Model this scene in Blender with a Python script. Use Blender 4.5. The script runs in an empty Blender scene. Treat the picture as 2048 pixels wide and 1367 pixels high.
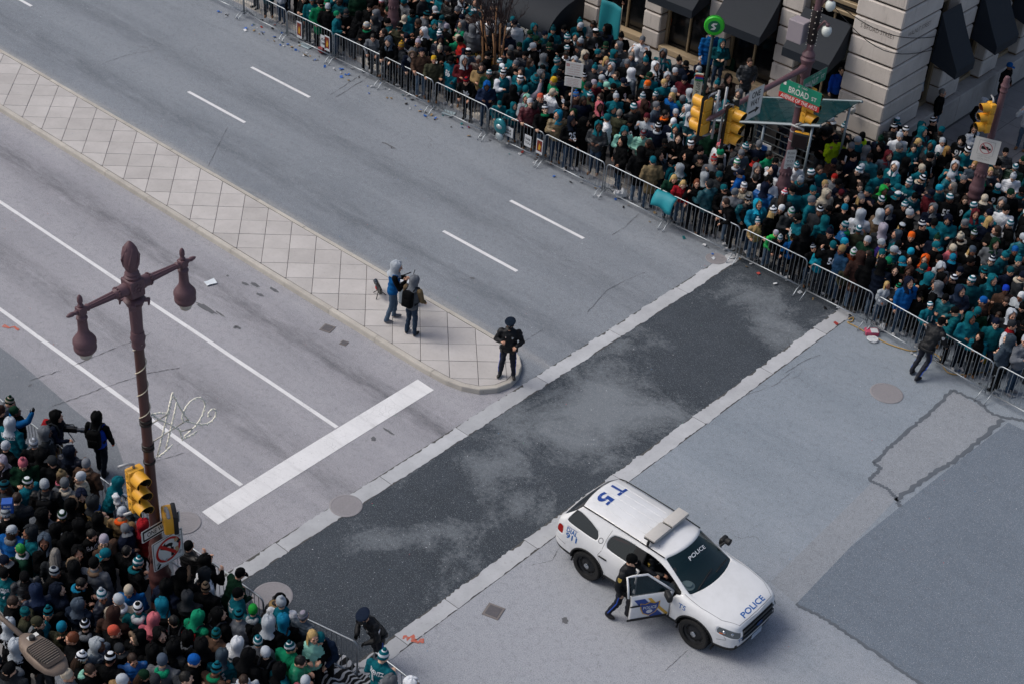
import bpy, bmesh, math, random
import numpy as np
from mathutils import Vector, Matrix, Euler
from mathutils.bvhtree import BVHTree
SC = bpy.context.scene
COL = SC.collection
random.seed(7); RNG = np.random.default_rng(7)
# ------------------------------------------------------------------ camera
H_CAM = 24.0
YAW, PITCH, ROLL, FPX = math.radians(129.0287), math.radians(35.8474), math.radians(-4.6421), 3103.75
_f = np.array([math.cos(PITCH)*math.cos(YAW), math.cos(PITCH)*math.sin(YAW), -math.sin(PITCH)])
_r = np.array([math.sin(YAW), -math.cos(YAW), 0.0]); _d = np.cross(_f, _r)
_r2 = _r*math.cos(ROLL)+_d*math.sin(ROLL); _d2 = -_r*math.sin(ROLL)+_d*math.cos(ROLL)
RC = np.array([_r2, _d2, _f])
cam_d = bpy.data.cameras.new('camera'); cam = bpy.data.objects.new('camera', cam_d); COL.objects.link(cam)
cam_d.sensor_width = 36; cam_d.lens = FPX/2048*36; cam_d.clip_end = 900; cam_d.clip_start = 0.5
mw = Matrix.Identity(4)
for i in range(3):
    mw[i][0] = _r2[i]; mw[i][1] = -_d2[i]; mw[i][2] = -_f[i]
mw[2][3] = H_CAM
cam.matrix_world = mw
SC.camera = cam
cam_d.dof.use_dof = True; cam_d.dof.focus_distance = 33.0; cam_d.dof.aperture_fstop = 4.0
# ------------------------------------------------------------------ sky and sun (overcast winter day)
SUN_EL, SUN_AZ = math.radians(52), math.radians(215)   # direction the light comes from, angle from +X
W = bpy.data.worlds.new('World'); SC.world = W; W.use_nodes = True
nt = W.node_tree; bg = nt.nodes['Background']
sky = nt.nodes.new('ShaderNodeTexSky'); sky.sky_type = 'NISHITA'; sky.sun_disc = False
sky.sun_elevation = SUN_EL; sky.sun_rotation = math.pi/2-SUN_AZ
sky.air_density = 1.0; sky.dust_density = 5.0; sky.ozone_density = 1.0
nt.links.new(sky.outputs[0], bg.inputs[0]); bg.inputs[1].default_value = 0.11
sl = bpy.data.lights.new('sun', 'SUN'); sl.energy = 1.25; sl.angle = math.radians(30); sl.color = (0.985, 1.0, 0.965)
so = bpy.data.objects.new('sun', sl); COL.objects.link(so)
so.rotation_euler = Vector((math.cos(SUN_EL)*math.cos(SUN_AZ), math.cos(SUN_EL)*math.sin(SUN_AZ), math.sin(SUN_EL))).to_track_quat('Z', 'Y').to_euler()
SC.view_settings.view_transform = 'Standard'; SC.view_settings.look = 'None'
SC.view_settings.exposure = 0.22; SC.view_settings.gamma = 1.0; SC.view_settings.use_curve_mapping = False
# ------------------------------------------------------------------ helpers
def G(px, py, z=0.0):
    """world point at height z that a photograph pixel looks at"""
    d = RC.T @ np.array([(px-1024)/FPX, (py-683.5)/FPX, 1.0])
    t = (z-H_CAM)/d[2]
    return np.array([d[0]*t, d[1]*t, z])
class MB:
    def __init__(s): s.v = []; s.f = []; s.m = []; s.mi = 0
    def add(s, v, f, mi=None):
        o = len(s.v); s.v.extend([tuple(map(float, q)) for q in v])
        for k in f: s.f.append(tuple(int(i)+o for i in k)); s.m.append(s.mi if mi is None else mi)
        return s
    def box(s, c, d, rot=None, mi=None):
        x, y, z = d[0]/2, d[1]/2, d[2]/2
        v = [(-x,-y,-z),(x,-y,-z),(x,y,-z),(-x,y,-z),(-x,-y,z),(x,-y,z),(x,y,z),(-x,y,z)]
        R = rot if rot is not None else Matrix.Identity(3)
        v = [tuple(R @ Vector(q)+Vector(c)) for q in v]
        return s.add(v, [(3,2,1,0),(4,5,6,7),(0,1,5,4),(1,2,6,5),(2,3,7,6),(3,0,4,7)], mi)
    def bbox(s, c, d, b=0.01, rot=None, mi=None, seg=1):
        bm = bmesh.new(); bmesh.ops.create_cube(bm, size=1.0)
        for q in bm.verts: q.co = Vector((q.co.x*d[0], q.co.y*d[1], q.co.z*d[2]))
        bmesh.ops.bevel(bm, geom=bm.edges[:], offset=b, segments=seg, affect='EDGES', profile=0.5)
        R = (rot if rot is not None else Matrix.Identity(3)); bm.verts.index_update()
        v = [tuple(R @ q.co+Vector(c)) for q in bm.verts]; f = [[q.index for q in k.verts] for k in bm.faces]; bm.free()
        return s.add(v, f, mi)
    def ring(s, pts, n):
        return s
    def tube(s, path, r, n=8, cap=True, mi=None, closed=False):
        path = [Vector(q) for q in path]; m = len(path); rs = r if isinstance(r, (list, tuple)) else [r]*m
        v = []; f = []; up = None
        for i, q in enumerate(path):
            if closed: t = (path[(i+1) % m]-path[i-1]).normalized()
            else: t = (path[min(i+1, m-1)]-path[max(i-1, 0)]).normalized()
            if up is None:
                up = Vector((0,0,1)) if abs(t.z) < .9 else Vector((1,0,0))
            a = t.cross(up).normalized(); up = a.cross(t).normalized()
            for k in range(n):
                w = 2*math.pi*k/n
                v.append(q+(a*math.cos(w)+up*math.sin(w))*rs[i])
        for i in range(m if closed else m-1):
            for k in range(n):
                j = (i+1) % m
                f.append((i*n+k, j*n+k, j*n+(k+1) % n, i*n+(k+1) % n))
        if cap and not closed:
            f.append(tuple(range(n))); f.append(tuple((m-1)*n+k for k in reversed(range(n))))
        return s.add(v, f, mi)
    def lathe(s, prof, n=16, c=(0,0,0), rot=None, mi=None, flute=0, fa=0.0, caps=True):
        R = rot if rot is not None else Matrix.Identity(3); c = Vector(c); v = []; f = []
        for (r, z) in prof:
            for k in range(n):
                w = 2*math.pi*k/n
                rr = r*(1-fa*(0.5+0.5*math.cos(flute*w))) if flute else r
                v.append(R @ Vector((rr*math.cos(w), rr*math.sin(w), z))+c)
        m = len(prof)
        for i in range(m-1):
            for k in range(n): f.append((i*n+k, i*n+(k+1) % n, (i+1)*n+(k+1) % n, (i+1)*n+k))
        if caps and prof[0][0] > 1e-4: f.append(tuple(reversed(range(n))))
        if caps and prof[-1][0] > 1e-4: f.append(tuple((m-1)*n+k for k in range(n)))
        return s.add(v, f, mi)
    def ball(s, c, r, n=10, m=6, mi=None, rot=None):
        rx, ry, rz = (r, r, r) if not isinstance(r, (tuple, list)) else r
        R = rot if rot is not None else Matrix.Identity(3)
        v = [R @ Vector((0,0,-rz))+Vector(c)]; f = []
        for i in range(1, m):
            a = -math.pi/2+math.pi*i/m
            for k in range(n):
                w = 2*math.pi*k/n
                v.append(R @ Vector((rx*math.cos(a)*math.cos(w), ry*math.cos(a)*math.sin(w), rz*math.sin(a)))+Vector(c))
        v.append(R @ Vector((0,0,rz))+Vector(c)); L = len(v)-1
        for k in range(n):
            f.append((0, 1+(k+1) % n, 1+k)); f.append((L, L-n+k, L-n+(k+1) % n))
        for i in range(m-2):
            for k in range(n):
                a = 1+i*n; f.append((a+k, a+(k+1) % n, a+n+(k+1) % n, a+n+k))
        return s.add(v, f, mi)
    def prism(s, poly, z0, z1, mi=None, ch=0.0):
        n = len(poly); A = sum(poly[i][0]*poly[(i+1) % n][1]-poly[(i+1) % n][0]*poly[i][1] for i in range(n))
        if A < 0: poly = poly[::-1]
        if ch <= 0:
            v = [(p[0], p[1], z0) for p in poly]+[(p[0], p[1], z1) for p in poly]
            f = [tuple(reversed(range(n))), tuple(range(n, 2*n))]+[(i, (i+1) % n, n+(i+1) % n, n+i) for i in range(n)]
        else:
            cx = sum(p[0] for p in poly)/n; cy = sum(p[1] for p in poly)/n
            ins = []
            for p in poly:
                L = math.hypot(p[0]-cx, p[1]-cy) or 1; k = max(0.2, 1-ch*1.3/L); ins.append((cx+(p[0]-cx)*k, cy+(p[1]-cy)*k))
            v = [(p[0], p[1], z0) for p in poly]+[(p[0], p[1], z1-ch) for p in poly]+[(p[0], p[1], z1) for p in ins]
            f = [tuple(reversed(range(n))), tuple(range(2*n, 3*n))]
            for a in (0, n): f += [(a+i, a+(i+1) % n, a+n+(i+1) % n, a+n+i) for i in range(n)]
        return s.add(v, f, mi)
    def mesh(s, name, mats, smooth=False, recalc=False):
        me = bpy.data.meshes.new(name); me.from_pydata(s.v, [], s.f)
        for q in (mats if isinstance(mats, (list, tuple)) else [mats]): me.materials.append(q)
        me.polygons.foreach_set('material_index', s.m)
        if smooth: me.polygons.foreach_set('use_smooth', [True]*len(s.f))
        me.update()
        if recalc:
            bm = bmesh.new(); bm.from_mesh(me); bmesh.ops.recalc_face_normals(bm, faces=bm.faces); bm.to_mesh(me); bm.free()
        if smooth == 'auto':
            me.set_sharp_from_angle(angle=math.radians(38))
        return me
    def build(s, name, mats, parent=None, smooth=False, loc=None, rot=None, recalc=False):
        return obj(name, s.mesh(name, mats, smooth, recalc), parent, loc, rot)
def obj(name, me, parent=None, loc=None, rot=None, scale=None):
    o = bpy.data.objects.new(name, me); COL.objects.link(o); o.parent = parent
    if loc is not None: o.location = loc
    if rot is not None: o.rotation_euler = rot
    if scale is not None: o.scale = scale if isinstance(scale, (tuple, list)) else (scale,)*3
    return o
def tag(o, label=None, cat=None, group=None, kind=None):
    if label: o['label'] = label
    if cat: o['category'] = cat
    if group: o['group'] = group
    if kind: o['kind'] = kind
    return o
def thing(name, label, cat, loc=(0,0,0), rz=0, group=None):
    o = obj(name, None, None, loc, (0,0,rz)); o.empty_display_size = .1
    return tag(o, label, cat, group)
def copy_tree(o, parent=None):
    c = o.copy(); COL.objects.link(c); c.parent = parent
    for ch in list(o.children): copy_tree(ch, c)
    return c
def rotz(a): return Matrix.Rotation(a, 3, 'Z')
# ------------------------------------------------------------------ materials
def srgb(h):
    c = [int(h[i:i+2], 16)/255 for i in (0, 2, 4)]
    return tuple(x/12.92 if x <= .04045 else ((x+.055)/1.055)**2.4 for x in c)
class NT:
    def __init__(s, name):
        s.m = bpy.data.materials.new(name); s.m.use_nodes = True; s.t = s.m.node_tree
        s.b = s.t.nodes['Principled BSDF']
    def n(s, typ, **kw):
        q = s.t.nodes.new('ShaderNode'+typ)
        for k, v in kw.items(): setattr(q, k, v)
        return q
    def l(s, a, b): s.t.links.new(a, b)
    def coord(s, which='Object'):
        return s.n('TexCoord').outputs[which]
    def noise(s, vec, scale, detail=4, rough=.6, dist=0.0):
        q = s.n('TexNoise'); q.inputs['Scale'].default_value = scale; q.inputs['Detail'].default_value = detail
        q.inputs['Roughness'].default_value = rough; q.inputs['Distortion'].default_value = dist
        s.l(vec, q.inputs['Vector']); return q.outputs['Fac']
    def mapv(s, vec, scale=(1,1,1), loc=(0,0,0), rot=(0,0,0)):
        q = s.n('Mapping'); q.inputs['Scale'].default_value = scale; q.inputs['Location'].default_value = loc; q.inputs['Rotation'].default_value = rot
        s.l(vec, q.inputs['Vector']); return q.outputs[0]
    def ramp(s, fac, stops, interp='LINEAR'):
        q = s.n('ValToRGB'); q.color_ramp.interpolation = interp; e = q.color_ramp.elements
        while len(e) < len(stops): e.new(0.5)
        for i, (p, c) in enumerate(stops):
            e[i].position = p; e[i].color = (*((c,)*3 if isinstance(c, (int, float)) else c), 1)
        s.l(fac, q.inputs[0]); return q.outputs[0]
    def mix(s, fac, a, b, mode='MIX'):
        q = s.n('MixRGB'); q.blend_type = mode
        for i, x in enumerate((fac, a, b)):
            if hasattr(x, 'is_linked') or hasattr(x, 'links'): s.l(x, q.inputs[i])
            elif i == 0: q.inputs[0].default_value = x
            else: q.inputs[i].default_value = (*((x,)*3 if isinstance(x, (int, float)) else x), 1)
        return q.outputs[0]
    def math(s, op, a, b=0.0, c=0.0):
        q = s.n('Math'); q.operation = op
        for i, x in enumerate((a, b, c)):
            if hasattr(x, 'links'): s.l(x, q.inputs[i])
            else: q.inputs[i].default_value = x
        return q.outputs[0]
    def bump(s, h, strength=.3, dist=.02):
        q = s.n('Bump'); q.inputs['Strength'].default_value = strength; q.inputs['Distance'].default_value = dist
        s.l(h, q.inputs['Height']); s.l(q.outputs[0], s.b.inputs['Normal']); return q
    def set(s, **kw):
        for k, v in kw.items():
            i = s.b.inputs[{'col': 'Base Color', 'rough': 'Roughness', 'metal': 'Metallic', 'spec': 'Specular IOR Level', 'alpha': 'Alpha', 'trans': 'Transmission Weight', 'coat': 'Coat Weight', 'sheen': 'Sheen Weight', 'emit': 'Emission Color', 'es': 'Emission Strength', 'ior': 'IOR'}[k]]
            if hasattr(v, 'links'): s.l(v, i)
            elif k in ('col', 'emit'): i.default_value = (*v, 1)
            else: i.default_value = v
        return s.m
MATS = {}
def mat(name, col, rough=.6, metal=0.0, var=.12, vs=4.0, bump=0.0, bs=60.0, spec=.4, coat=0.0, rnd=0.0, dirt=None, sheen=0.0):
    """general procedural material: base colour with two scales of noise variation, fine relief"""
    if name in MATS: return MATS[name]
    if isinstance(col, str): col = srgb(col)
    N = NT(name); co = N.coord()
    a = N.noise(co, vs, 5, .65); b = N.noise(co, vs*9, 3, .6)
    k = N.math('ADD', N.math('MULTIPLY', N.math('SUBTRACT', a, .5), 2*var), N.math('MULTIPLY', N.math('SUBTRACT', b, .5), var))
    if rnd:
        oi = N.n('ObjectInfo'); k = N.math('ADD', k, N.math('MULTIPLY', N.math('SUBTRACT', oi.outputs['Random'], .5), 2*rnd))
    hs = N.n('HueSaturation'); hs.inputs['Color'].default_value = (*col, 1)
    N.l(N.math('ADD', k, 1.0), hs.inputs['Value']); c = hs.outputs[0]
    if dirt:
        c = N.mix(N.ramp(N.noise(co, dirt[1], 6, .7), [(dirt[2], 0), (dirt[2]+.15, 1)]), c, srgb(dirt[0]))
    N.set(col=c, rough=rough, metal=metal, spec=spec, coat=coat, sheen=sheen)
    if bump: N.bump(N.noise(co, bs, 4, .6), bump, .01)
    MATS[name] = N.m; return N.m
# ------------------------------------------------------------------ road surfaces
def asphalt(name, c1, c2, tracks=(), speck=.5, streak=.35, light=None, blobs=None, cracks=0.0, rough=.85, fade=None):
    N = NT(name); co = N.coord(); sep = N.n('SeparateXYZ'); N.l(co, sep.inputs[0])
    big = N.noise(co, .22, 5, .6); st = N.noise(N.mapv(co, (.12, 1.6, 1)), 1.0, 5, .65); mid = N.noise(co, 2.2, 6, .7)
    f = N.math('ADD', N.math('MULTIPLY', big, .5), N.math('ADD', N.math('MULTIPLY', st, streak), N.math('MULTIPLY', mid, .5-streak*.5)))
    c = N.mix(N.ramp(f, [(.32, 0), (.68, 1)]), srgb(c1), srgb(c2))
    if fade:
        q = N.math('DIVIDE', N.math('SUBTRACT', sep.outputs[1], fade[0]), fade[1]-fade[0]); q = N.math('ADD', q, N.math('MULTIPLY', N.math('SUBTRACT', N.noise(co, .5, 5, .6), .5), 1.2)); c = N.mix(N.ramp(q, [(0, 0), (1, 1)], 'EASE'), c, srgb(fade[2]))
    for (y0, w, amt, col) in tracks:
        d = N.math('DIVIDE', N.math('SUBTRACT', sep.outputs[1], y0), w)
        g = N.math('EXPONENT', N.math('MULTIPLY', N.math('MULTIPLY', d, d), -1.0))
        nz = N.ramp(N.noise(N.mapv(co, (.25, 1.2, 1)), 2.2, 7, .75), [(.35, 0), (.7, 1)])
        c = N.mix(N.math('MULTIPLY', N.math('MULTIPLY', g, nz), amt), c, srgb(col))
    if light:   # pale dry blotches on dark wet-looking asphalt, with a grainy broken edge
        (col, pts, th) = light
        w1 = N.noise(co, .55, 6, .68, .6)
        acc = N.math('MULTIPLY', N.math('SUBTRACT', w1, .5), 2.0)
        for (bx, by, br, amt) in pts:
            vd = N.n('VectorMath'); vd.operation = 'DISTANCE'; N.l(co, vd.inputs[0]); vd.inputs[1].default_value = (bx, by, 0)
            d = N.math('DIVIDE', vd.outputs['Value'], br); g = N.math('EXPONENT', N.math('MULTIPLY', N.math('MULTIPLY', d, d), -1.0))
            acc = N.math('ADD', acc, N.math('MULTIPLY', g, amt))
        gr = N.math('ADD', acc, N.math('MULTIPLY', N.math('SUBTRACT', N.noise(co, 9, 6, .75), .5), .9))
        c = N.mix(N.ramp(gr, [(th, 0), (th+.22, .45), (th+.6, .95)]), c, srgb(col))
    if cracks:
        vo = N.n('TexVoronoi'); vo.feature = 'DISTANCE_TO_EDGE'; vo.inputs['Scale'].default_value = .55
        wv = N.n('VectorMath'); wv.operation = 'ADD'; N.l(co, wv.inputs[0])
        nz2 = N.n('TexNoise'); nz2.inputs['Scale'].default_value = 1.6; nz2.inputs['Detail'].default_value = 5; N.l(co, nz2.inputs['Vector']); N.l(nz2.outputs['Color'], wv.inputs[1])
        N.l(wv.outputs[0], vo.inputs['Vector'])
        ck = N.math('MULTIPLY', N.ramp(vo.outputs['Distance'], [(.0, 1), (.012, 0)]), N.ramp(N.noise(co, .35, 3), [(.56, 0), (.66, 1)]))
        c = N.mix(N.math('MULTIPLY', ck, cracks), c, srgb('3a3a3d'))
    sp = N.noise(co, 55, 2, .5); c = N.mix(N.ramp(sp, [(.5-.17, .9*speck), (.48, .12*speck), (.52, 0), (.62, 0)]), c, srgb('34363a'))
    c = N.mix(N.ramp(N.noise(co, 6.5, 6, .75), [(.36, .38*speck), (.5, 0)]), c, srgb('4a4d52'))
    c = N.mix(N.ramp(N.noise(co, 48, 2, .5), [(.58, 0), (.72, .8*speck)]), c, srgb('c9cbcf'))
    sp2 = N.noise(co, 17, 3, .6); c = N.mix(N.ramp(sp2, [(.70, 0), (.76, .5*speck)]), c, srgb('2c2c30'))
    N.set(col=c, rough=rough, spec=.25)
    N.bump(N.noise(co, 60, 4, .7), .6, .01)
    return N.m
A_LEFT = asphalt('worn_asphalt_warm', '85868d', '9d9ca2', [(21.75, .5, .95, '55555b'), (18.55, .5, .75, '5e5e63'), (15.6, .55, .55, '66666b'), (22.85, .25, .5, 'aaaaae'), (20.5, .8, .35, 'a8a8ae')], .6, .45, cracks=.3)
A_RIGHT = asphalt('worn_asphalt_grey', '697079', '828890', [(27.0, .55, .8, '545a62'), (29.8, .55, .75, '585e66'), (32.5, .5, .45, '959ba2'), (25.72, .14, .75, 'aaa8a6'), (28.4, .5, .3, '8f959c')], .6, .5, cracks=.3)
A_BAND = asphalt('dark_asphalt', '2a3138', '3d444c', (), .4, .2, ('757b81', [(-17.6, 25.2, 1.25, .75), (-16.9, 23.6, .9, .35), (-18.0, 27.0, 1.0, .35), (-17.8, 21.5, .8, .35), (-17.0, 19.2, .7, .35), (-16.5, 31.3, .8, .45), (-18.6, 23.4, .8, .35), (-17.9, 18.0, .6, .2), (-16.3, 29.0, 1.2, -.4), (-17.6, 30.0, 1.4, -.35), (-18.3, 20.0, .9, -.35), (-17.5, 16.2, 1.2, -.3), (-16.6, 26.4, .7, .3), (-18.4, 29.2, .6, .25), (-17.2, 32.4, .7, .3), (-16.4, 21.3, .6, .3)], .05))
A_MID = asphalt('intersection_asphalt', '757f89', '87909a', [(24.9, .9, .4, '9aa3ad'), (27.5, .5, .3, '66727e'), (30.2, .5, .3, '687480')], .55, .35, cracks=.35, fade=(25.5, 19.0, '9c9fa6'))
A_BLUE = asphalt('blue_grey_asphalt', '5f6975', '6b7581', (), .55, .3, cracks=.2)
A_PATCH = asphalt('patch_asphalt', '7d8289', '8d9299', (), .45, .15)
def sheet(name, poly, z, m):
    b = MB(); b.add([(p[0], p[1], z) for p in poly], [tuple(range(len(poly)))]); return tag(b.build(name, m), kind='structure')
def rect(x0, x1, y0, y1): return [(x0, y0), (x1, y0), (x1, y1), (x0, y1)]
def jag(p, q, n, amp, seed):
    r = random.Random(seed); out = []
    for i in range(n+1):
        t = i/n; out.append((p[0]+(q[0]-p[0])*t+r.uniform(-amp, amp), p[1]+(q[1]-p[1])*t))
    return out
sheet('road', rect(-300, 300, -300, 300), 0.0, A_LEFT)
sheet('road_far_side', rect(-200, -19.2, 24.4, 34.2), .002, A_RIGHT)
sheet('road_junction', rect(-15.5, 60, -60, 120), .002, A_MID)
sheet('road_crossing', [(-19.16, -20), (-15.6, -20), (-15.6, 90), (-19.16, 90)], .003, A_BAND)
sheet('road_junction_dark', [(-10.22, 23.12), (-8.85, 23.18), (-7.2, 23.03), (60, 23.0), (60, 34.0), (-9.9, 32.5), (-10.2, 27.8), (-10.35, 25.0)], .004, A_BLUE)
sheet('road_patch_strip', [(-10.98, 23.28), (-10.2, 23.1), (-10.42, 27.75), (-11.15, 27.9)], .005, A_PATCH)
sheet('road_patch_wide', [(-11.2, 27.9), (-10.42, 27.72), (-10.1, 29.9), (-10.02, 32.5), (-11.55, 32.68), (-11.52, 30.2), (-11.5, 28.55), (-11.27, 28.5)], .006, A_PATCH)
# gutter strip of darker resurfaced asphalt along the near kerb
sheet('road_gutter', [(-80, 14.0), (-20.0, 14.0), (-21.6, 15.0), (-23.2, 15.25), (-24.6, 15.9), (-26.5, 15.95), (-29, 16.1), (-80, 16.0)], .0025, asphalt('gutter_asphalt', '666b72', '777c83', (), .45, .2))
TAR = mat('tar', '555b63', .75, var=.2, vs=3)
def ribbon(pts, w, z, seed=1, amp=.25, sub=5):
    r = random.Random(seed); P = []
    for i in range(len(pts)-1):
        for k in range(sub):
            t = k/sub; P.append((pts[i][0]+(pts[i+1][0]-pts[i][0])*t, pts[i][1]+(pts[i+1][1]-pts[i][1])*t))
    P.append(pts[-1]); v = []; f = []
    for i, q in enumerate(P):
        a = P[max(0, i-1)]; b = P[min(len(P)-1, i+1)]; dx, dy = b[0]-a[0], b[1]-a[1]; L = math.hypot(dx, dy) or 1
        j = r.uniform(-1, 1)*w*amp*1.5; ww = w*(1+r.uniform(-amp, amp))
        nx, ny = -dy/L, dx/L
        v += [(q[0]+nx*(j+ww/2), q[1]+ny*(j+ww/2), z), (q[0]+nx*(j-ww/2), q[1]+ny*(j-ww/2), z)]
    for i in range(len(P)-1): f.append((2*i, 2*i+1, 2*i+3, 2*i+2))
    return v, f
b = MB()
for i, (pts, w) in enumerate([
    ([(-11.58, 32.66), (-11.53, 31.2), (-11.56, 29.9), (-11.5, 28.55), (-11.27, 28.5), (-11.24, 27.9), (-10.75, 27.95), (-10.42, 27.78), (-10.2, 27.6)], .10),
    ([(-10.42, 27.72), (-10.28, 29.0), (-10.1, 30.4), (-10.05, 32.5)], .12), ([(-11.58, 32.66), (-10.9, 32.72), (-10.3, 32.5), (-9.6, 32.9)], .10),
    ([(-10.2, 23.1), (-9.5, 23.18), (-8.85, 23.15), (-8.0, 23.1), (-7.2, 23.03), (-6.2, 22.95)], .085)]):
    b.add(*ribbon(pts, w, .008, i+3, .22, 14))
tag(b.build('tar_seams', TAR), kind='structure')
b = MB(); CRK = mat('crack', '4c4c50', .9, var=.2)
for i, (pts, w) in enumerate([
    ([G(200,130)[:2], G(250,112)[:2], G(310,100)[:2]], .018), ([G(415,335)[:2], G(455,255)[:2]], .02), ([G(60,760)[:2], G(125,740)[:2], G(220,700)[:2], G(300,668)[:2]], .03),
    ([G(105,812)[:2], G(140,800)[:2], G(205,775)[:2], G(300,745)[:2], G(360,735)[:2]], .03), ([G(300,925)[:2], G(370,905)[:2]], .02),
    ([G(1225,470)[:2], G(1250,455)[:2], G(1265,440)[:2], G(1278,428)[:2]], .025), ([G(1175,625)[:2], G(1215,580)[:2], G(1255,560)[:2], G(1290,545)[:2]], .018),
    ([G(1310,610)[:2], G(1365,580)[:2]], .015), ([G(1245,395)[:2], G(1330,440)[:2], G(1380,465)[:2], G(1440,498)[:2]], .03),
    ([G(1570,745)[:2], G(1610,720)[:2], G(1640,710)[:2]], .02), ([G(1490,790)[:2], G(1550,770)[:2], G(1580,745)[:2]], .015), ([G(765,285)[:2], G(788,298)[:2]], .06),
    ([G(1060,1130)[:2], G(1105,1120)[:2], G(1120,1090)[:2]], .015), ([G(1330,1340)[:2], G(1375,1300)[:2]], .015), ([G(1040,690)[:2], G(1065,672)[:2], G(1085,660)[:2]], .02),
    ([G(660,190)[:2], G(720,152)[:2]], .03), ([G(672,195)[:2], G(735,156)[:2]], .03)]):
    b.add(*ribbon(pts, w*.5, .0085, i+30, .9, 12))
tag(b.build('road_cracks', CRK), kind='structure')
# dark drip stains, oil spots
b = MB(); ST = mat('oil_stain', '5a5b5f', .7, var=.15)
r = random.Random(5)
def blot(px, py, w, h, seed):
    c = G(px, py); rr = random.Random(seed); ph = [rr.uniform(0, 6.28) for _ in range(4)]
    pts = []
    for k in range(22):
        a = 2*math.pi*k/22; q = 1+.2*math.sin(2*a+ph[0])+.14*math.sin(5*a+ph[1])+.1*math.sin(9*a+ph[2])
        pts.append((c[0]+w*q*math.cos(a), c[1]+h*q*math.sin(a), .009))
    b.add(pts, [tuple(range(22))])
for i, (px, py, w, h) in enumerate([(412,617,.42,.07),(490,568,.10,.06),(520,590,.12,.05),(476,655,.09,.05),(548,580,.14,.06),(455,552,.05,.03),(510,570,.18,.05),(440,628,.15,.03),(777,862,.16,.035),(747,877,.07,.07),(470,655,.05,.05),(60,770,.03,.06),(1130,1240,.08,.08),(1071,320,.06,.05),(945,557,.06,.06),(1785,295,.05,.1),(780,292,.25,.03)]):
    blot(px, py, w, h, i)
tag(b.build('road_stains', ST), kind='structure')
SPR = mat('spray_orange', 'b5604e', .9, var=.35, vs=12, dirt=('8a8688', 14, .52))
b = MB(); b.add(*ribbon([G(806,1272)[:2], G(822,1274)[:2], G(828,1283)[:2], G(848,1283)[:2]], .10, .0125, 3, .4, 5)); tag(b.build('spray_paint_mark', SPR), 'smeared orange spray paint squiggle near the leaning officer', 'paint mark')
b = MB(); b.add(*ribbon([G(8,650)[:2], G(38,660)[:2]], .08, .0095, 8, .5, 5)); tag(b.build('spray_paint_mark', SPR), 'short orange spray paint dash at the left edge of the road', 'paint mark')
# ------------------------------------------------------------------ painted markings
def paint(name, wear=.62):
    N = NT(name); co = N.coord()
    c = N.mix(N.ramp(N.noise(co, 1.3, 6, .7), [(.35, 0), (.7, 1)]), srgb('cfcfd1'), srgb('dddddf'))
    c = N.mix(N.ramp(N.noise(co, 30, 4, .7), [(wear, 0), (wear+.07, .8)]), c, srgb('8f8e91'))
    c = N.mix(N.ramp(N.noise(N.mapv(co, (.5, 3, 1)), 1.5, 6, .75), [(.52, 0), (.72, .38)]), c, srgb('9b9a9c'))
    vo = N.n('TexVoronoi'); vo.feature = 'DISTANCE_TO_EDGE'; vo.inputs['Scale'].default_value = 5.0; N.l(co, vo.inputs['Vector']); c = N.mix(N.math('MULTIPLY', N.ramp(vo.outputs['Distance'], [(0, 1), (.02, 0)]), N.ramp(N.noise(co, 1.1, 4), [(.5, 0), (.65, .7)])), c, srgb('8a8a8d'))
    c = N.mix(N.ramp(N.noise(co, 3.1, 7, .75), [(.69, 0), (.72, .9)]), c, srgb('77767a'))
    N.set(col=c, rough=.75, spec=.2); N.bump(N.noise(co, 70, 3), .3, .006); return N.m
PAINT = paint('road_paint')
def lane_mark(name, poly, lab): 
    b = MB(); b.add([(q[0], q[1], .0072) for q in poly], [tuple(range(len(poly)))]); o = b.build(name, PAINT); return tag(o, kind='structure')
def wobble_line(x0, x1, yc, w, seed):
    r = random.Random(seed); n = max(2, int(abs(x1-x0)/.8)); a = []; c = []
    for i in range(n+1):
        x = x0+(x1-x0)*i/n; a.append((x, yc-w/2+r.uniform(-.006, .006))); c.append((x, yc+w/2+r.uniform(-.006, .006)))
    return a+c[::-1]
lane_mark('lane_line', wobble_line(-90, -21.46, 17.03, .11, 1), '')
lane_mark('lane_line', wobble_line(-90, -21.49, 20.06, .11, 2), '')
lane_mark('stop_bar', [(-21.38, 15.82), (-20.8, 15.81), (-20.87, 20), (-20.9, 22.82), (-21.49, 22.84), (-21.44, 18.5)], '')
for (x0, x1, y) in [(-37.63, -34.7, 31.16), (-25.78, -22.9, 31.18), (-37.6, -34.75, 28.43), (-25.95, -23.07, 28.43), (-49.3, -46.4, 28.43)]:
    lane_mark('lane_dash', wobble_line(x0, x1, y, .115, int(x0*7)), '')
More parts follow.
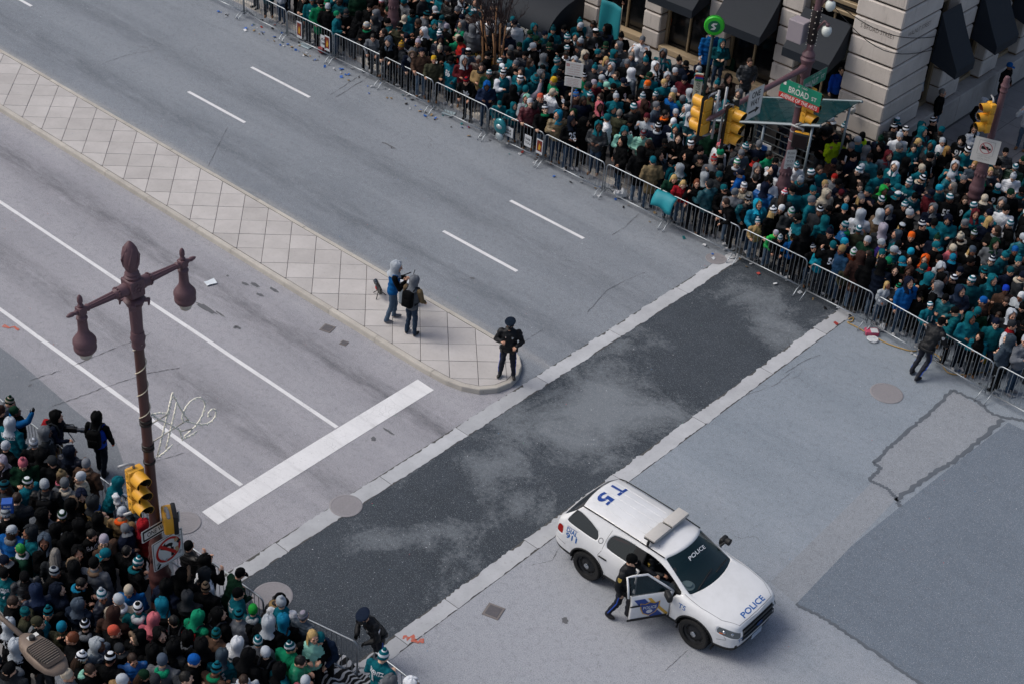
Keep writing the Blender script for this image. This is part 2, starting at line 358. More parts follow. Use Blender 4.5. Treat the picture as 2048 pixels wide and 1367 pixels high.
# ------------------------------------------------------------------ concrete bands across the street, slab by slab
def concrete(name, c1, c2, rnd=.08, sc=3.0, stain='6f6c68'):
    N = NT(name); co = N.coord(); oi = N.n('ObjectInfo')
    v = N.n('VectorMath'); v.operation = 'ADD'; N.l(co, v.inputs[0])
    cv = N.n('CombineXYZ'); N.l(N.math('MULTIPLY', oi.outputs['Random'], 37.0), cv.inputs[0]); N.l(cv.outputs[0], v.inputs[1]); co = v.outputs[0]
    c = N.mix(N.ramp(N.noise(co, sc*.4, 6, .65), [(.35, 0), (.66, 1)]), srgb(c1), srgb(c2))
    c = N.mix(N.ramp(N.noise(co, sc*5, 5, .7), [(.58, 0), (.75, .45)]), c, srgb(stain))
    c = N.mix(N.ramp(N.noise(co, 22, 3, .6), [(.70, 0), (.74, .7)]), c, srgb('4f4c4a'))
    hs = N.n('HueSaturation'); N.l(c, hs.inputs['Color']); N.l(N.math('ADD', N.math('MULTIPLY', oi.outputs['Random'], 2*rnd), 1-rnd), hs.inputs['Value'])
    N.set(col=hs.outputs[0], rough=.85, spec=.25); N.bump(N.noise(co, 60, 4, .65), .3, .006); return N.m
CONC = concrete('band_concrete', 'a0a2a6', 'b2b4b8')
def band(name, x0, x1, seed):
    bs = MB(); bs.add([(x0-.02, 4, .0042), (x1+.02, 4, .0042), (x1+.02, 36, .0042), (x0-.02, 36, .0042)], [(0, 1, 2, 3)])
    root = tag(bs.build(name, mat('joint_dirt', '4d4c4b', .9)), kind='structure')
    r = random.Random(seed); y = 8.0+r.uniform(0, 1)
    while y < 33.5:
        L = r.choice([1.5, 2.6, 3.0, 3.2]); n = 9
        y1 = min(y+L, 33.9 if seed == 1 else 33.75)
        n = int(L*14); wa = [r.gauss(0, 1) for _ in range(n+2)]; A = [(x0+.012*wa[k]+.02*max(-1, min(2.2, wa[k//5]))+r.uniform(-.006, .006), y+(y1-y)*k/n) for k in range(n+1)]
        B = [(x1+.008*wa[-k]+.012*max(-1, min(2, wa[-k//4])), y+(y1-y)*k/n) for k in range(n+1)]
        b = MB(); b.prism([(q[0], q[1]+(.008 if i == 0 else -.008 if i == n else 0)) for i, q in enumerate(B)]+[(q[0], q[1]+(.008 if i == 0 else -.008 if i == n else 0)) for i, q in reversed(list(enumerate(A)))], .004, .0105, ch=0)
        b.build('concrete_slab', CONC, root); y = y1
band('crossing_band', -19.48, -19.08, 1)
band('crossing_band', -15.67, -15.28, 2)
# ------------------------------------------------------------------ the paved median island
NOSE = [(-21.6, 25.53), (-21.13, 25.52), (-20.66, 25.48), (-20.25, 25.34), (-19.94, 25.08), (-19.73, 24.72), (-19.64, 24.33), (-19.73, 23.9), (-20.0, 23.53), (-20.4, 23.31), (-20.84, 23.2), (-21.6, 23.15)]
ISL = [(-95, 25.53)]+NOSE+[(-95, 23.15)]          # clockwise
def offset_poly(P, d):
    n = len(P); out = []
    for i in range(n):
        a, b_, c = Vector(P[i-1]), Vector(P[i]), Vector(P[(i+1) % n])
        e1 = (b_-a).normalized(); e2 = (c-b_).normalized(); n1 = Vector((e1.y, -e1.x)); n2 = Vector((e2.y, -e2.x))
        m = (n1+n2).normalized(); out.append(tuple(b_+m*d/max(.4, m.dot(n1))))
    return out
INN = offset_poly(ISL, .15)
def clip_poly(poly, conv):       # conv clockwise
    out = list(poly); n = len(conv)
    for i in range(n):
        a, c = conv[i], conv[(i+1) % n]; inp = out; out = []
        def side(q): return (c[0]-a[0])*(q[1]-a[1])-(c[1]-a[1])*(q[0]-a[0])
        for k in range(len(inp)):
            p, q = inp[k-1], inp[k]; sp, sq = side(p), side(q)
            if (sp <= 0) != (sq <= 0):
                t = sp/(sp-sq); out.append((p[0]+(q[0]-p[0])*t, p[1]+(q[1]-p[1])*t))
            if sq <= 0: out.append(q)
        if not out: return []
    return out
SLAB = concrete('slab_concrete', 'a9a5a3', 'b8b4b2', .07, 2.4, '8a8580')
KERB = concrete('kerb_granite', 'a5a099', 'b8b3ab', .06, 4, '6b665e')
b = MB(); b.prism(INN, .02, .138); isl = tag(b.build('median_island', mat('joint_dirt', '4d4c4b')), kind='structure')
S = 1.03; h = S/2
inn2 = offset_poly(INN, .006); ns = 0
for i in range(-60, 60):
    for j in range(-60, 60):
        u = 2.49+S*i; v = 47.27+S*j           # x+y = u , y-x = v : diamond slab between u,u+S / v,v+S
        g = .009
        corners = [(u+g, v+g), (u+S-g, v+g), (u+S-g, v+S-g), (u+g, v+S-g)]
        q = [((a-c)/2, (a+c)/2) for a, c in corners]
        cx = sum(k[0] for k in q)/4; cy = sum(k[1] for k in q)/4
        if cx < -47 or cx > -18.5 or cy < 22.2 or cy > 26.5: continue
        q = clip_poly(q[::1], inn2)
        if len(q) < 3: continue
        A = abs(sum(q[k-1][0]*q[k][1]-q[k][0]*q[k-1][1] for k in range(len(q))))/2
        if A < .004: continue
        zz = .15+random.uniform(-.004, .003)
        bb = MB(); bb.prism(q, .12, zz, ch=.006); bb.build('paving_slab', SLAB, isl); ns += 1
# kerb stones round the island
def kerb_run(P, Q, seg, parent, z1=.152, r=random.Random(3)):
    """P outer polyline, Q inner polyline with the same number of points, cut into stones"""
    def dense(L): 
        out = []
        for i in range(len(L)-1):
            n = max(1, int(math.hypot(L[i+1][0]-L[i][0], L[i+1][1]-L[i][1])/.25))
            n = NN[i]
            for k in range(n): out.append((L[i][0]+(L[i+1][0]-L[i][0])*k/n, L[i][1]+(L[i+1][1]-L[i][1])*k/n))
        out.append(L[-1]); return out
    NN = [max(1, int(math.hypot(P[i+1][0]-P[i][0], P[i+1][1]-P[i][1])/.25)) for i in range(len(P)-1)]
    p, q = dense(P), dense(Q); i = 0
    while i < len(p)-1:
        j = min(len(p)-1, i+max(2, int(seg/.25*r.uniform(.8, 1.2))))
        if len(p)-1-j < 3: j = len(p)-1
        A = p[i:j+1]; B = q[i:j+1]; n = len(A); v = []; f = []; zj = z1+r.uniform(-.006, .004)
        def sh(L, e):      # shrink ends for a joint
            L = list(L); 
            for a, c in ((0, 1), (-1, -2)):
                d = math.hypot(L[c][0]-L[a][0], L[c][1]-L[a][1]) or 1; L[a] = (L[a][0]+(L[c][0]-L[a][0])*e/d, L[a][1]+(L[c][1]-L[a][1])*e/d)
            return L
        A = sh(A, .006); B = sh(B, .006)
        for a, c in zip(A, B):
            dx, dy = c[0]-a[0], c[1]-a[1]; L = math.hypot(dx, dy) or 1; dx /= L; dy /= L
            v += [(a[0]-dx*.012, a[1]-dy*.012, -.02), (a[0], a[1], zj-.02), (a[0]+dx*.018, a[1]+dy*.018, zj), (c[0]-dx*.006, c[1]-dy*.006, zj), (c[0], c[1], -.02)]
        for k in range(n-1):
            for m in range(4): f.append((k*5+m, k*5+m+1, (k+1)*5+m+1, (k+1)*5+m))
        f += [(4, 3, 2, 1, 0), tuple((n-1)*5+m for m in range(5))]
        bb = MB(); bb.add(v, f); bb.build('kerb_stone', KERB, parent, recalc=True); i = j
Pk = [(-48, 25.53)]+NOSE+[(-48, 23.15)]
full = offset_poly([(-95, 25.53)]+NOSE+[(-95, 23.15)], .14); Qk = [(-48, full[0][1])]+full[1:-1]+[(-48, full[-1][1])]
kerb_run(Pk, Qk, 2.0, isl)
# ------------------------------------------------------------------ sidewalks and their kerbs
def arc(cx, cy, r, a0, a1, n=8): return [(cx+r*math.cos(math.radians(a0+(a1-a0)*k/n)), cy+r*math.sin(math.radians(a0+(a1-a0)*k/n))) for k in range(n+1)]
PAVE = concrete('sidewalk_concrete', '6d6b6c', '7c7a7a', .06, 2, '55534f')
far = [(-120, 34.25)]+arc(-17.2, 36.45, 2.2, 270, 360)+[(-15.0, 120), (-120, 120)]
b = MB(); b.prism(far, -.05, .132); sw = tag(b.build('sidewalk_far', mat('joint_dirt', '4d4c4b')), kind='structure')
for i in range(3):
    for j in range(12):
        x0 = -18.85+i*1.24; y0 = 41+j*1.3
        if i == 2 or True:
            bb = MB(); bb.prism(rect(x0+.008, x0+1.232, y0+.008, y0+1.292), .10, .15+random.uniform(-.003, .003), ch=.006); bb.build('sidewalk_slab', PAVE, sw)
bb = MB(); bb.prism([(-120, 34.42)]+arc(-17.2, 36.45, 2.05, 270, 360)+[(-15.15, 40.98), (-120, 40.98)], .1, .149); bb.build('sidewalk_slab', PAVE, sw)
kerb_run([(-45, 34.25)]+arc(-17.2, 36.45, 2.2, 270, 360)+[(-15.0, 58)], [(-45, 34.41)]+arc(-17.2, 36.45, 2.04, 270, 360)+[(-15.16, 58)], 2.0, sw, .15)
near = [(-120, 13.6)]+arc(-17.7, 11.4, 2.2, 90, 0)+[(-15.5, -40), (-120, -40)]
b = MB(); b.prism(near, -.05, .149); sn = tag(b.build('sidewalk_near', PAVE), kind='structure')
kerb_run([(-45, 13.62)]+arc(-17.7, 11.4, 2.22, 90, 0)+[(-15.48, 5)], [(-45, 13.46)]+arc(-17.7, 11.4, 2.06, 90, 0)+[(-15.64, 5)], 2.0, sn, .153)
# ------------------------------------------------------------------ manhole covers
IRON = mat('cast_iron', '5c5a5e', .7, .2, var=.25, vs=14, bump=.4, bs=80, dirt=('7d6a5c', 20, .6))
IRONP = mat('cast_iron_worn', '8b888b', .65, .2, var=.2, vs=20, bump=.3, bs=90)
def manhole(px, py, r, lab, pat, rz=.3):
    c = G(px, py); t = thing('manhole_cover', lab, 'manhole cover', (c[0], c[1], .0125), rz, 'manhole covers in the road')
    b = MB(); b.lathe([(r*.90, -.03), (r*.90, .004), (r, .007), (r*1.03, .0)], 40); b.build('frame', IRONP, t, 'auto')
    b = MB(); b.lathe([(0, -.006), (r*.885, -.006), (r*.885, -.03)], 40); b.build('cover', IRON, t)
    b = MB()
    if pat == 'grid':
        n = 5; s = r*1.7/n
        for i in range(-4, 5):
            for j in range(-4, 5):
                x, y = i*s*.62, j*s*.46
                if x*x+y*y < (r*.8)**2 and x*x+y*y > (r*.16)**2: b.box((x+(.25*s if j % 2 else 0), y, -.003), (s*.5, s*.36, .012))
    else:
        for i in range(-7, 8):
            for j in range(-3, 4):
                x, y = i*r*.115, j*r*.25
                if x*x+y*y < (r*.83)**2 and x*x+y*y > (r*.3)**2: b.box((x, y, -.003), (r*.07, r*.2, .012))
        b.lathe([(r*.22, -.004), (r*.22, .004), (r*.27, .004), (r*.27, -.004)], 24); b.box((0, 0, 0), (r*.2, r*.09, .008))
    b.build('raised_pattern', IRONP, t)
manhole(692, 1011, .37, 'round iron manhole cover on the pale band beyond the stop bar', 'grid', .2)
manhole(1773, 786, .42, 'large ribbed manhole cover in the open junction near the barriers', 'rib', 1.9)
manhole(1432, 518, .30, 'manhole cover beside the far barrier at the end of the pale band', 'grid', .1)
manhole(369, 1045, .36, 'plain round iron cover behind the lamp post and the stop bar', 'none' if False else 'grid', .5)
manhole(545, 1192, .42, 'manhole cover half hidden by spectators leaning over a barrier', 'rib', .4)
for (px, py, s, lab) in [(655, 657, .2, 'small rusty utility cover below the island kerb'), (987, 1222, .24, 'small square utility cover with crumbling edge near the patrol car'), (688, 686, .12, 'tiny round valve cover near the island kerb')]:
    c = G(px, py); t = thing('utility_cover', lab, 'utility cover', (c[0], c[1], .010), .3)
    b = MB(); b.bbox((0, 0, 0), (s*1.6, s*1.6, .016), .004); b.build('frame', mat('iron_frame', '77716f', .7, .2, var=.3, vs=20), t)
    b = MB(); b.bbox((0, 0, .006), (s*1.2, s*1.2, .016), .004); b.build('cover', IRON, t)
# ------------------------------------------------------------------ lettering
_tc = {}
def txt(s, bold=0.0, shear=0.0, serif=False):
    k = (s, bold, shear)
    if k in _tc: return _tc[k]
    cu = bpy.data.curves.new('t', 'FONT'); cu.body = s; cu.align_x = 'CENTER'; cu.align_y = 'CENTER'; cu.size = 1.0; cu.offset = bold; cu.shear = shear; cu.resolution_u = 3
    o = bpy.data.objects.new('t', cu); COL.objects.link(o)
    bpy.context.view_layer.update()
    me = bpy.data.meshes.new_from_object(o.evaluated_get(bpy.context.evaluated_depsgraph_get()))
    v = [(q.co.x, q.co.y) for q in me.vertices]; f = [tuple(p.vertices) for p in me.polygons]
    bpy.data.objects.remove(o); bpy.data.curves.remove(cu); bpy.data.meshes.remove(me)
    if v:
        xs = [q[0] for q in v]; ys = [q[1] for q in v]; cx = (min(xs)+max(xs))/2; cy = (min(ys)+max(ys))/2
        w = max(xs)-min(xs); hh = max(ys)-min(ys); v = [((q[0]-cx)/w, (q[1]-cy)/hh) for q in v]
    _tc[k] = (v, f); return v, f
def put_text(b, s, c, right, up, w, hgt, mi=0, bold=0.0, shear=0.0):
    v, f = txt(s, bold, shear); c = Vector(c); right = Vector(right); up = Vector(up)
    b.add([c+right*(q[0]*w)+up*(q[1]*hgt) for q in v], f, mi)
def quad(b, c, right, up, w, hgt, mi=0):
    c = Vector(c); r = Vector(right)*w/2; u = Vector(up)*hgt/2
    b.add([c-r-u, c+r-u, c+r+u, c-r+u], [(0, 1, 2, 3)], mi)
def poly2(b, pts, c, right, up, mi=0):
    c = Vector(c); r = Vector(right); u = Vector(up)
    b.add([c+r*p[0]+u*p[1] for p in pts], [tuple(range(len(pts)))], mi)
def rrect(w, h_, r, n=4):
    out = []
    for (cx, cy, a) in ((w/2-r, h_/2-r, 0), (-w/2+r, h_/2-r, 90), (-w/2+r, -h_/2+r, 180), (w/2-r, -h_/2+r, 270)):
        for k in range(n+1): out.append((cx+r*math.cos(math.radians(a+90*k/n)), cy+r*math.sin(math.radians(a+90*k/n))))
    return out
def annulus(b, c, right, up, r0, r1, mi, n=32):
    c = Vector(c); R_ = Vector(right); U = Vector(up); v = []; f = []
    for k in range(n):
        a = 2*math.pi*k/n; d = R_*math.cos(a)+U*math.sin(a); v += [c+d*r0, c+d*r1]
    for k in range(n): f.append((2*k, 2*k+1, 2*((k+1) % n)+1, 2*((k+1) % n)))
    b.add(v, f, mi)
# ------------------------------------------------------------------ materials for street furniture
GALV = mat('galvanised_steel', '9aa0a6', .38, .75, var=.16, vs=6, bump=.1, bs=90, rnd=.06, dirt=('6f7276', 9, .64))
POLE = mat('maroon_pole_paint', '4a2d2b', .42, .0, var=.12, vs=5, bump=.15, bs=60, coat=.15, dirt=('6b4c46', 16, .62))
POLE2 = mat('maroon_pole_paint_faded', '5d444a', .5, .0, var=.14, vs=5, bump=.2, bs=40, dirt=('7b6168', 14, .6))  # paler, greyer maroon for the lamp top and the far poles
YEL = mat('signal_yellow', 'd49a2c', .45, 0, var=.08, vs=5, bump=.1, bs=40, coat=.1, dirt=('a97f35', 12, .64))
SIGBLK = mat('signal_black', '17181a', .6, var=.2)
SGREY = mat('bracket_grey', '9a9b9d', .5, .3, var=.15, vs=10)
WHITE = mat('sign_white', 'cfcdc8', .5, var=.06, vs=6, dirt=('a39f98', 9, .66)); BLACKP = mat('sign_black', '121213', .5, var=.1)
REDP = mat('sign_red', 'b3241f', .5, var=.08); GREENP = mat('sign_green', '0f7a5f', .45, var=.06)
# ------------------------------------------------------------------ crowd-control barriers
def barrier_meshes(L):
    b = MB(); z0, z1 = .19, 1.10; r = .12; path = [(-L/2, 0, .12), (-L/2, 0, z1-r)]
    path += [(-L/2+r-r*math.cos(a), 0, z1-r+r*math.sin(a)) for a in (.4, .8, 1.2, 1.57)]
    path += [(L/2-r+r*math.sin(a), 0, z1-r+r*math.cos(a)) for a in (0, .4, .8, 1.2, 1.57)]+[(L/2, 0, .12)]
    b.tube(path, .0195, 8); b.tube([(-L/2, 0, z0), (L/2, 0, z0)], .0195, 8)
    b.tube([(-L/2-.02, 0, .75), (-L/2-.055, 0, .75), (-L/2-.055, 0, .70)], .008, 6); b.tube([(L/2+.02, 0, .45), (L/2+.055, 0, .45), (L/2+.055, 0, .40)], .008, 6)
    fr = b.mesh('frame', GALV, True)
    b = MB(); b.tube([(0, 0, z0), (0, 0, z1)], .0075, 6, cap=False); bar = b.mesh('bar', GALV, True)
    b = MB(); b.tube([(0, -.36, .02), (0, -.30, .07), (0, -.20, .17), (0, -.07, .225), (0, .07, .225), (0, .20, .17), (0, .30, .07), (0, .36, .02)], .016, 8); ft = b.mesh('foot', GALV, True)
    b = MB(); b.tube([(0, -.36, .02), (0, 0, .30), (0, .36, .02)], .016, 8); ft2 = b.mesh('foot', GALV, True)
    return fr, bar, ft, ft2
BM = {}
def barrier(p, q, lab, foot=0, n=16):
    p = Vector((p[0], p[1], 0)); q = Vector((q[0], q[1], 0)); d = q-p; L = round(d.length-.09, 1)
    if L not in BM: BM[L] = barrier_meshes(L)
    fr, bar, ft, ft2 = BM[L]
    t = thing('crowd_barrier', lab, 'barrier', (p+q)/2+Vector((0, 0, .005)), math.atan2(d.y, d.x), 'crowd barriers along the street')
    t.rotation_euler.x = random.uniform(-.012, .012)
    obj('frame', fr, t)
    for k in range(n): obj('bar', bar, t, (-L/2+L*(k+1)/(n+1), 0, 0))
    for s in (-1, 1): obj('foot', ft2 if foot else ft, t, (s*(L/2-.05), 0, 0))
    return t
ORD = ['first', 'second', 'third', 'fourth', 'fifth', 'sixth', 'seventh', 'eighth', 'ninth', 'tenth', 'eleventh', 'twelfth', 'thirteenth', 'fourteenth', 'fifteenth', 'sixteenth', 'seventeenth', 'eighteenth', 'nineteenth', 'twentieth']
xs = [-43.2, -40.85, -38.5, -36.12, -33.72, -31.3, -28.92, -26.58, -24.12, -21.62, -19.15, -16.82]
fb = [((xs[i], 33.56+.02*math.sin(i*2)), (xs[i+1], 33.56+.02*math.sin(i*2+2))) for i in range(len(xs)-1)]
fb += [((-16.76, 33.5), (-14.66, 33.47)), ((-14.62, 33.46), (-12.72, 33.27)), ((-12.62, 33.24), (-10.82, 33.04)), ((-10.74, 33.03), (-8.4, 32.9)), ((-8.32, 32.9), (-6.0, 32.75))]
for i, (p, q) in enumerate(fb):
    barrier(p, q, f'galvanised steel barrier on the far side, {ORD[len(fb)-1-i]} from the right edge', foot=1 if i > 10 else 0)
nb = [((-29.6, 14.22), (-27.2, 14.22)), ((-27.12, 14.22), (-24.82, 14.22)), ((-24.72, 14.22), (-22.36, 14.24)), ((-22.28, 14.24), (-19.92, 14.25)), ((-19.84, 14.25), (-17.5, 14.33)), ((-17.42, 14.36), (-15.28, 14.86)), ((-15.0, 14.93), (-12.7, 14.9))]
for i, (p, q) in enumerate(nb):
    barrier(p, q, f'galvanised steel barrier before the near crowd, {ORD[i]} from the left edge')
# ------------------------------------------------------------------ ornate maroon poles
def pole_base_prof():
    return [(.30, 0), (.30, .10), (.27, .14), (.25, .2), (.235, .6), (.21, 1.0), (.18, 1.12)]
def ornate_pole(t, H, m, z_ring=1.2):
    b = MB(); b.lathe(pole_base_prof(), 24, flute=12, fa=.10)
    b.build('base', m, t, 'auto')
    b = MB(); b.lathe([(.18, 1.12), (.215, 1.17), (.225, 1.24), (.2, 1.29), (.205, 1.34), (.225, 1.42), (.225, 1.50), (.20, 1.56), (.185, 1.6), (.19, 1.68), (.175, 1.74), (.165, 1.80), (.175, 2.1), (.18, 2.2), (.155, 2.26), (.16, 2.32), (.13, 2.40), (.115, 2.5)], 24)
    for k in range(12):
        a = 2*math.pi*k/12; b.ball((.212*math.cos(a), .212*math.sin(a), 1.46), .022, 6, 4); b.ball((.172*math.cos(a), .172*math.sin(a), 1.95), (.03, .03, .07), 6, 4)
    b.build('collar', m, t, 'auto')
    b = MB(); b.lathe([(.112, 2.45), (.10, 4.0), (.092, H)], 18); b.build('shaft', m, t, 'auto')
LX, LY = -19.09, 13.0
lamp = thing('street_lamp', 'tall maroon twin-arm street lamp with bell shades above the near crowd', 'street lamp', (LX, LY, .15))
ornate_pole(lamp, 7.25, POLE)
b = MB(); b.lathe([(.115, 7.1), (.125, 7.14), (.115, 7.2), (.13, 7.26), (.14, 7.31), (.12, 7.36), (.125, 7.4), (.115, 7.44)], 24); b.lathe([(.112, 7.44), (.12, 7.95), (.13, 8.0)], 24, flute=16, fa=.12)
b.lathe([(.14, 8.0), (.15, 8.02), (.15, 8.06), (.12, 8.08)], 24)
b.build('fluted_capital', POLE2, lamp, 'auto')
b = MB()
for k in range(4):
    a = math.pi/4+math.pi/2*k; R_ = rotz(a)
    b.bbox(R_ @ Vector((.2, 0, 8.12)), (.14, .10, .05), .012, R_); b.bbox(R_ @ Vector((.25, 0, 8.08)), (.03, .12, .1), .01, R_)
b.lathe([(.19, 8.10), (.2, 8.13), (.16, 8.16), (.10, 8.17)], 16); b.build('bracket_ring', POLE2, lamp, 'auto')
b = MB(); b.bbox((0, 0, 8.40), (.30, .30, .36), .02); b.lathe([(.13, 8.58), (.145, 8.62), (.11, 8.66)], 16)
for s in (-1, 1):
    for k in range(8):
        a = 2*math.pi*k/8; b.ball((s*.155, .075*math.cos(a), 8.40+.075*math.sin(a)), (.014, .032, .032), 6, 4)
    b.ball((s*.155, 0, 8.40), (.02, .03, .03), 6, 4)
b.build('junction_box', POLE2, lamp, 'auto')
b = MB(); b.lathe([(.11, 8.64), (.13, 8.68), (.10, 8.74), (.125, 8.80), (.15, 8.92), (.155, 9.02), (.135, 9.14), (.09, 9.24), (.035, 9.31), (0, 9.33)], 20)
for k in range(6):
    a = 2*math.pi*k/6; b.tube([(.13*math.cos(a), .13*math.sin(a), 8.82), (.165*math.cos(a+.35), .165*math.sin(a+.35), 9.0), (.10*math.cos(a+.9), .10*math.sin(a+.9), 9.2), (.02*math.cos(a+1.2), .02*math.sin(a+1.2), 9.31)], [.012, .022, .02, .006], 6)
b.build('finial', POLE2, lamp, 'auto')
GLASSY = mat('milky_glass', 'b9b2a6', .25, var=.05, spec=.6)
for s in (-1, 1):
    Ry = Matrix.Rotation(-s*math.pi/2, 3, 'X')      # lathe axis z -> s*y
    b = MB(); b.lathe([(.12, .15), (.125, .2), (.11, .24), (.115, .29), (.10, .33)], 18, (0, 0, 8.40), Ry)
    for k in range(14): 
        a = 2*math.pi*k/14; b.ball(Ry @ Vector((.105*math.cos(a), .105*math.sin(a), .34))+Vector((0, 0, 8.40)), .022, 6, 4)
    b.lathe([(.10, .35), (.075, .42)], 18, (0, 0, 8.40), Ry); b.lathe([(.075, .42), (.055, .92)], 20, (0, 0, 8.40), Ry, flute=10, fa=.16)
    b.lathe([(.055, .92), (.07, .95), (.06, .98), (.062, 1.02)], 16, (0, 0, 8.40), Ry)
    b.lathe([(.045, 1.15), (.05, 1.18), (.032, 1.22), (.045, 1.26), (.035, 1.33), (.012, 1.37), (0, 1.38)], 12, (0, 0, 8.40), Ry)
    arm = b.build('arm', POLE2, lamp, 'auto')
    b = MB(); b.bbox((0, s*1.08, 8.40), (.15, .15, .15), .012); b.lathe([(.04, 8.47), (.055, 8.5), (.035, 8.54), (.05, 8.58), (.045, 8.66), (.02, 8.71), (0, 8.72)], 12, (0, s*1.08, 0)); b.build('end_box', POLE2, arm, 'auto')
    b = MB(); b.lathe([(.05, 8.33), (.06, 8.30), (.095, 8.27), (.10, 8.24), (.085, 8.22), (.09, 8.0), (.11, 7.93), (.17, 7.85), (.20, 7.80), (.205, 7.74), (.19, 7.735), (.195, 7.66), (.20, 7.65), (.195, 7.60), (.17, 7.56), (.13, 7.55)], 28, (0, s*1.08, 0)); b.build('lamp_shade', POLE2, lamp, 'auto')
    b = MB(); b.lathe([(0, 7.38), (.05, 7.385), (.10, 7.43), (.12, 7.49), (.128, 7.57)], 20, (0, s*1.08, 0)); b.build('bulb_glass', GLASSY, lamp, 'auto')
for z in (5.32, 5.40, 4.72, 4.80, 4.4):
    b = MB(); b.lathe([(.108, z), (.118, z+.005), (.118, z+.05), (.108, z+.055)], 18); b.build('clamp_band', mat('clamp_dark', '2a2524', .5, .3), lamp, 'auto')
b = MB(); b.tube([(.108*math.cos(-k*.33), .108*math.sin(-k*.33), 7.2-k*.027) for k in range(0, 70)], .010, 6)
tag(obj('light_cable', b.mesh('light_cable', mat('cable_cream', 'c9bfa8', .6), True), None, (LX, LY, .15)), 'cream cable spiralling down the maroon street lamp shaft', 'cable')
# star-shaped rope light ornament fixed to the lamp
b = MB(); ROPE = mat('rope_light', 'e9e5d6', .5, var=.1, vs=30); WIRE = mat('ornament_wire', 'b9b4a8', .5, .4)
t = thing('rope_light_star', 'looping star ornament of cream rope light fixed to the lamp shaft', 'ornament', (LX+.02, 0, 0))
def yz(L): return [(0, a, c) for a, c in L]
paths = [[(13.13, 5.65), (13.30, 5.58), (13.51, 5.46), (13.56, 5.66), (13.62, 5.87), (13.71, 5.63), (13.78, 5.43), (13.86, 5.22), (13.95, 5.05)],
 [(13.17, 4.59), (13.25, 4.82), (13.33, 5.05), (13.42, 5.3), (13.51, 5.55), (13.62, 5.86)], [(13.70, 5.6), (13.64, 5.4), (13.57, 5.21), (13.44, 4.83), (13.38, 4.68)], [(13.22, 4.58), (13.38, 4.62), (13.54, 4.68)],
 [(13.13, 5.65), (13.3, 5.42), (13.49, 5.22), (13.73, 4.92), (13.77, 4.68), (13.95, 4.66), (14.13, 4.67)], [(13.83, 4.73), (13.97, 4.77), (14.08, 4.81), (14.2, 4.9), (14.28, 5.0), (14.36, 5.18), (14.33, 5.34), (14.24, 5.44), (14.12, 5.48), (14.01, 5.46), (13.9, 5.39), (13.84, 5.3), (13.80, 5.18), (13.83, 5.1), (13.92, 5.03), (14.02, 4.95), (14.11, 4.87), (14.24, 4.78), (14.38, 4.72), (14.5, 4.73), (14.58, 4.79), (14.61, 4.88), (14.58, 4.97), (14.5, 5.01), (14.43, 4.97), (14.42, 4.89), (14.48, 4.85)]]
for P_ in paths:
    b = MB(); b.tube(yz(P_), .017, 6)
    q = [Vector(k) for k in yz(P_)]
    for i in range(len(q)-1):
        n = max(1, int((q[i+1]-q[i]).length/.08))
        for k in range(n): b.ball(q[i].lerp(q[i+1], k/n)+Vector((.012, random.uniform(-.012, .012), random.uniform(-.012, .012))), .024, 5, 3)
    b.build('light_rope', ROPE, t, True)
for P_ in ([(13.08, 5.43), (13.48, 5.45)], [(13.08, 5.0), (13.92, 5.07)], [(13.73, 4.89), (14.02, 4.8)]):
    b = MB(); b.tube(yz(P_), .014, 6); b.build('strut', WIRE, t, True)
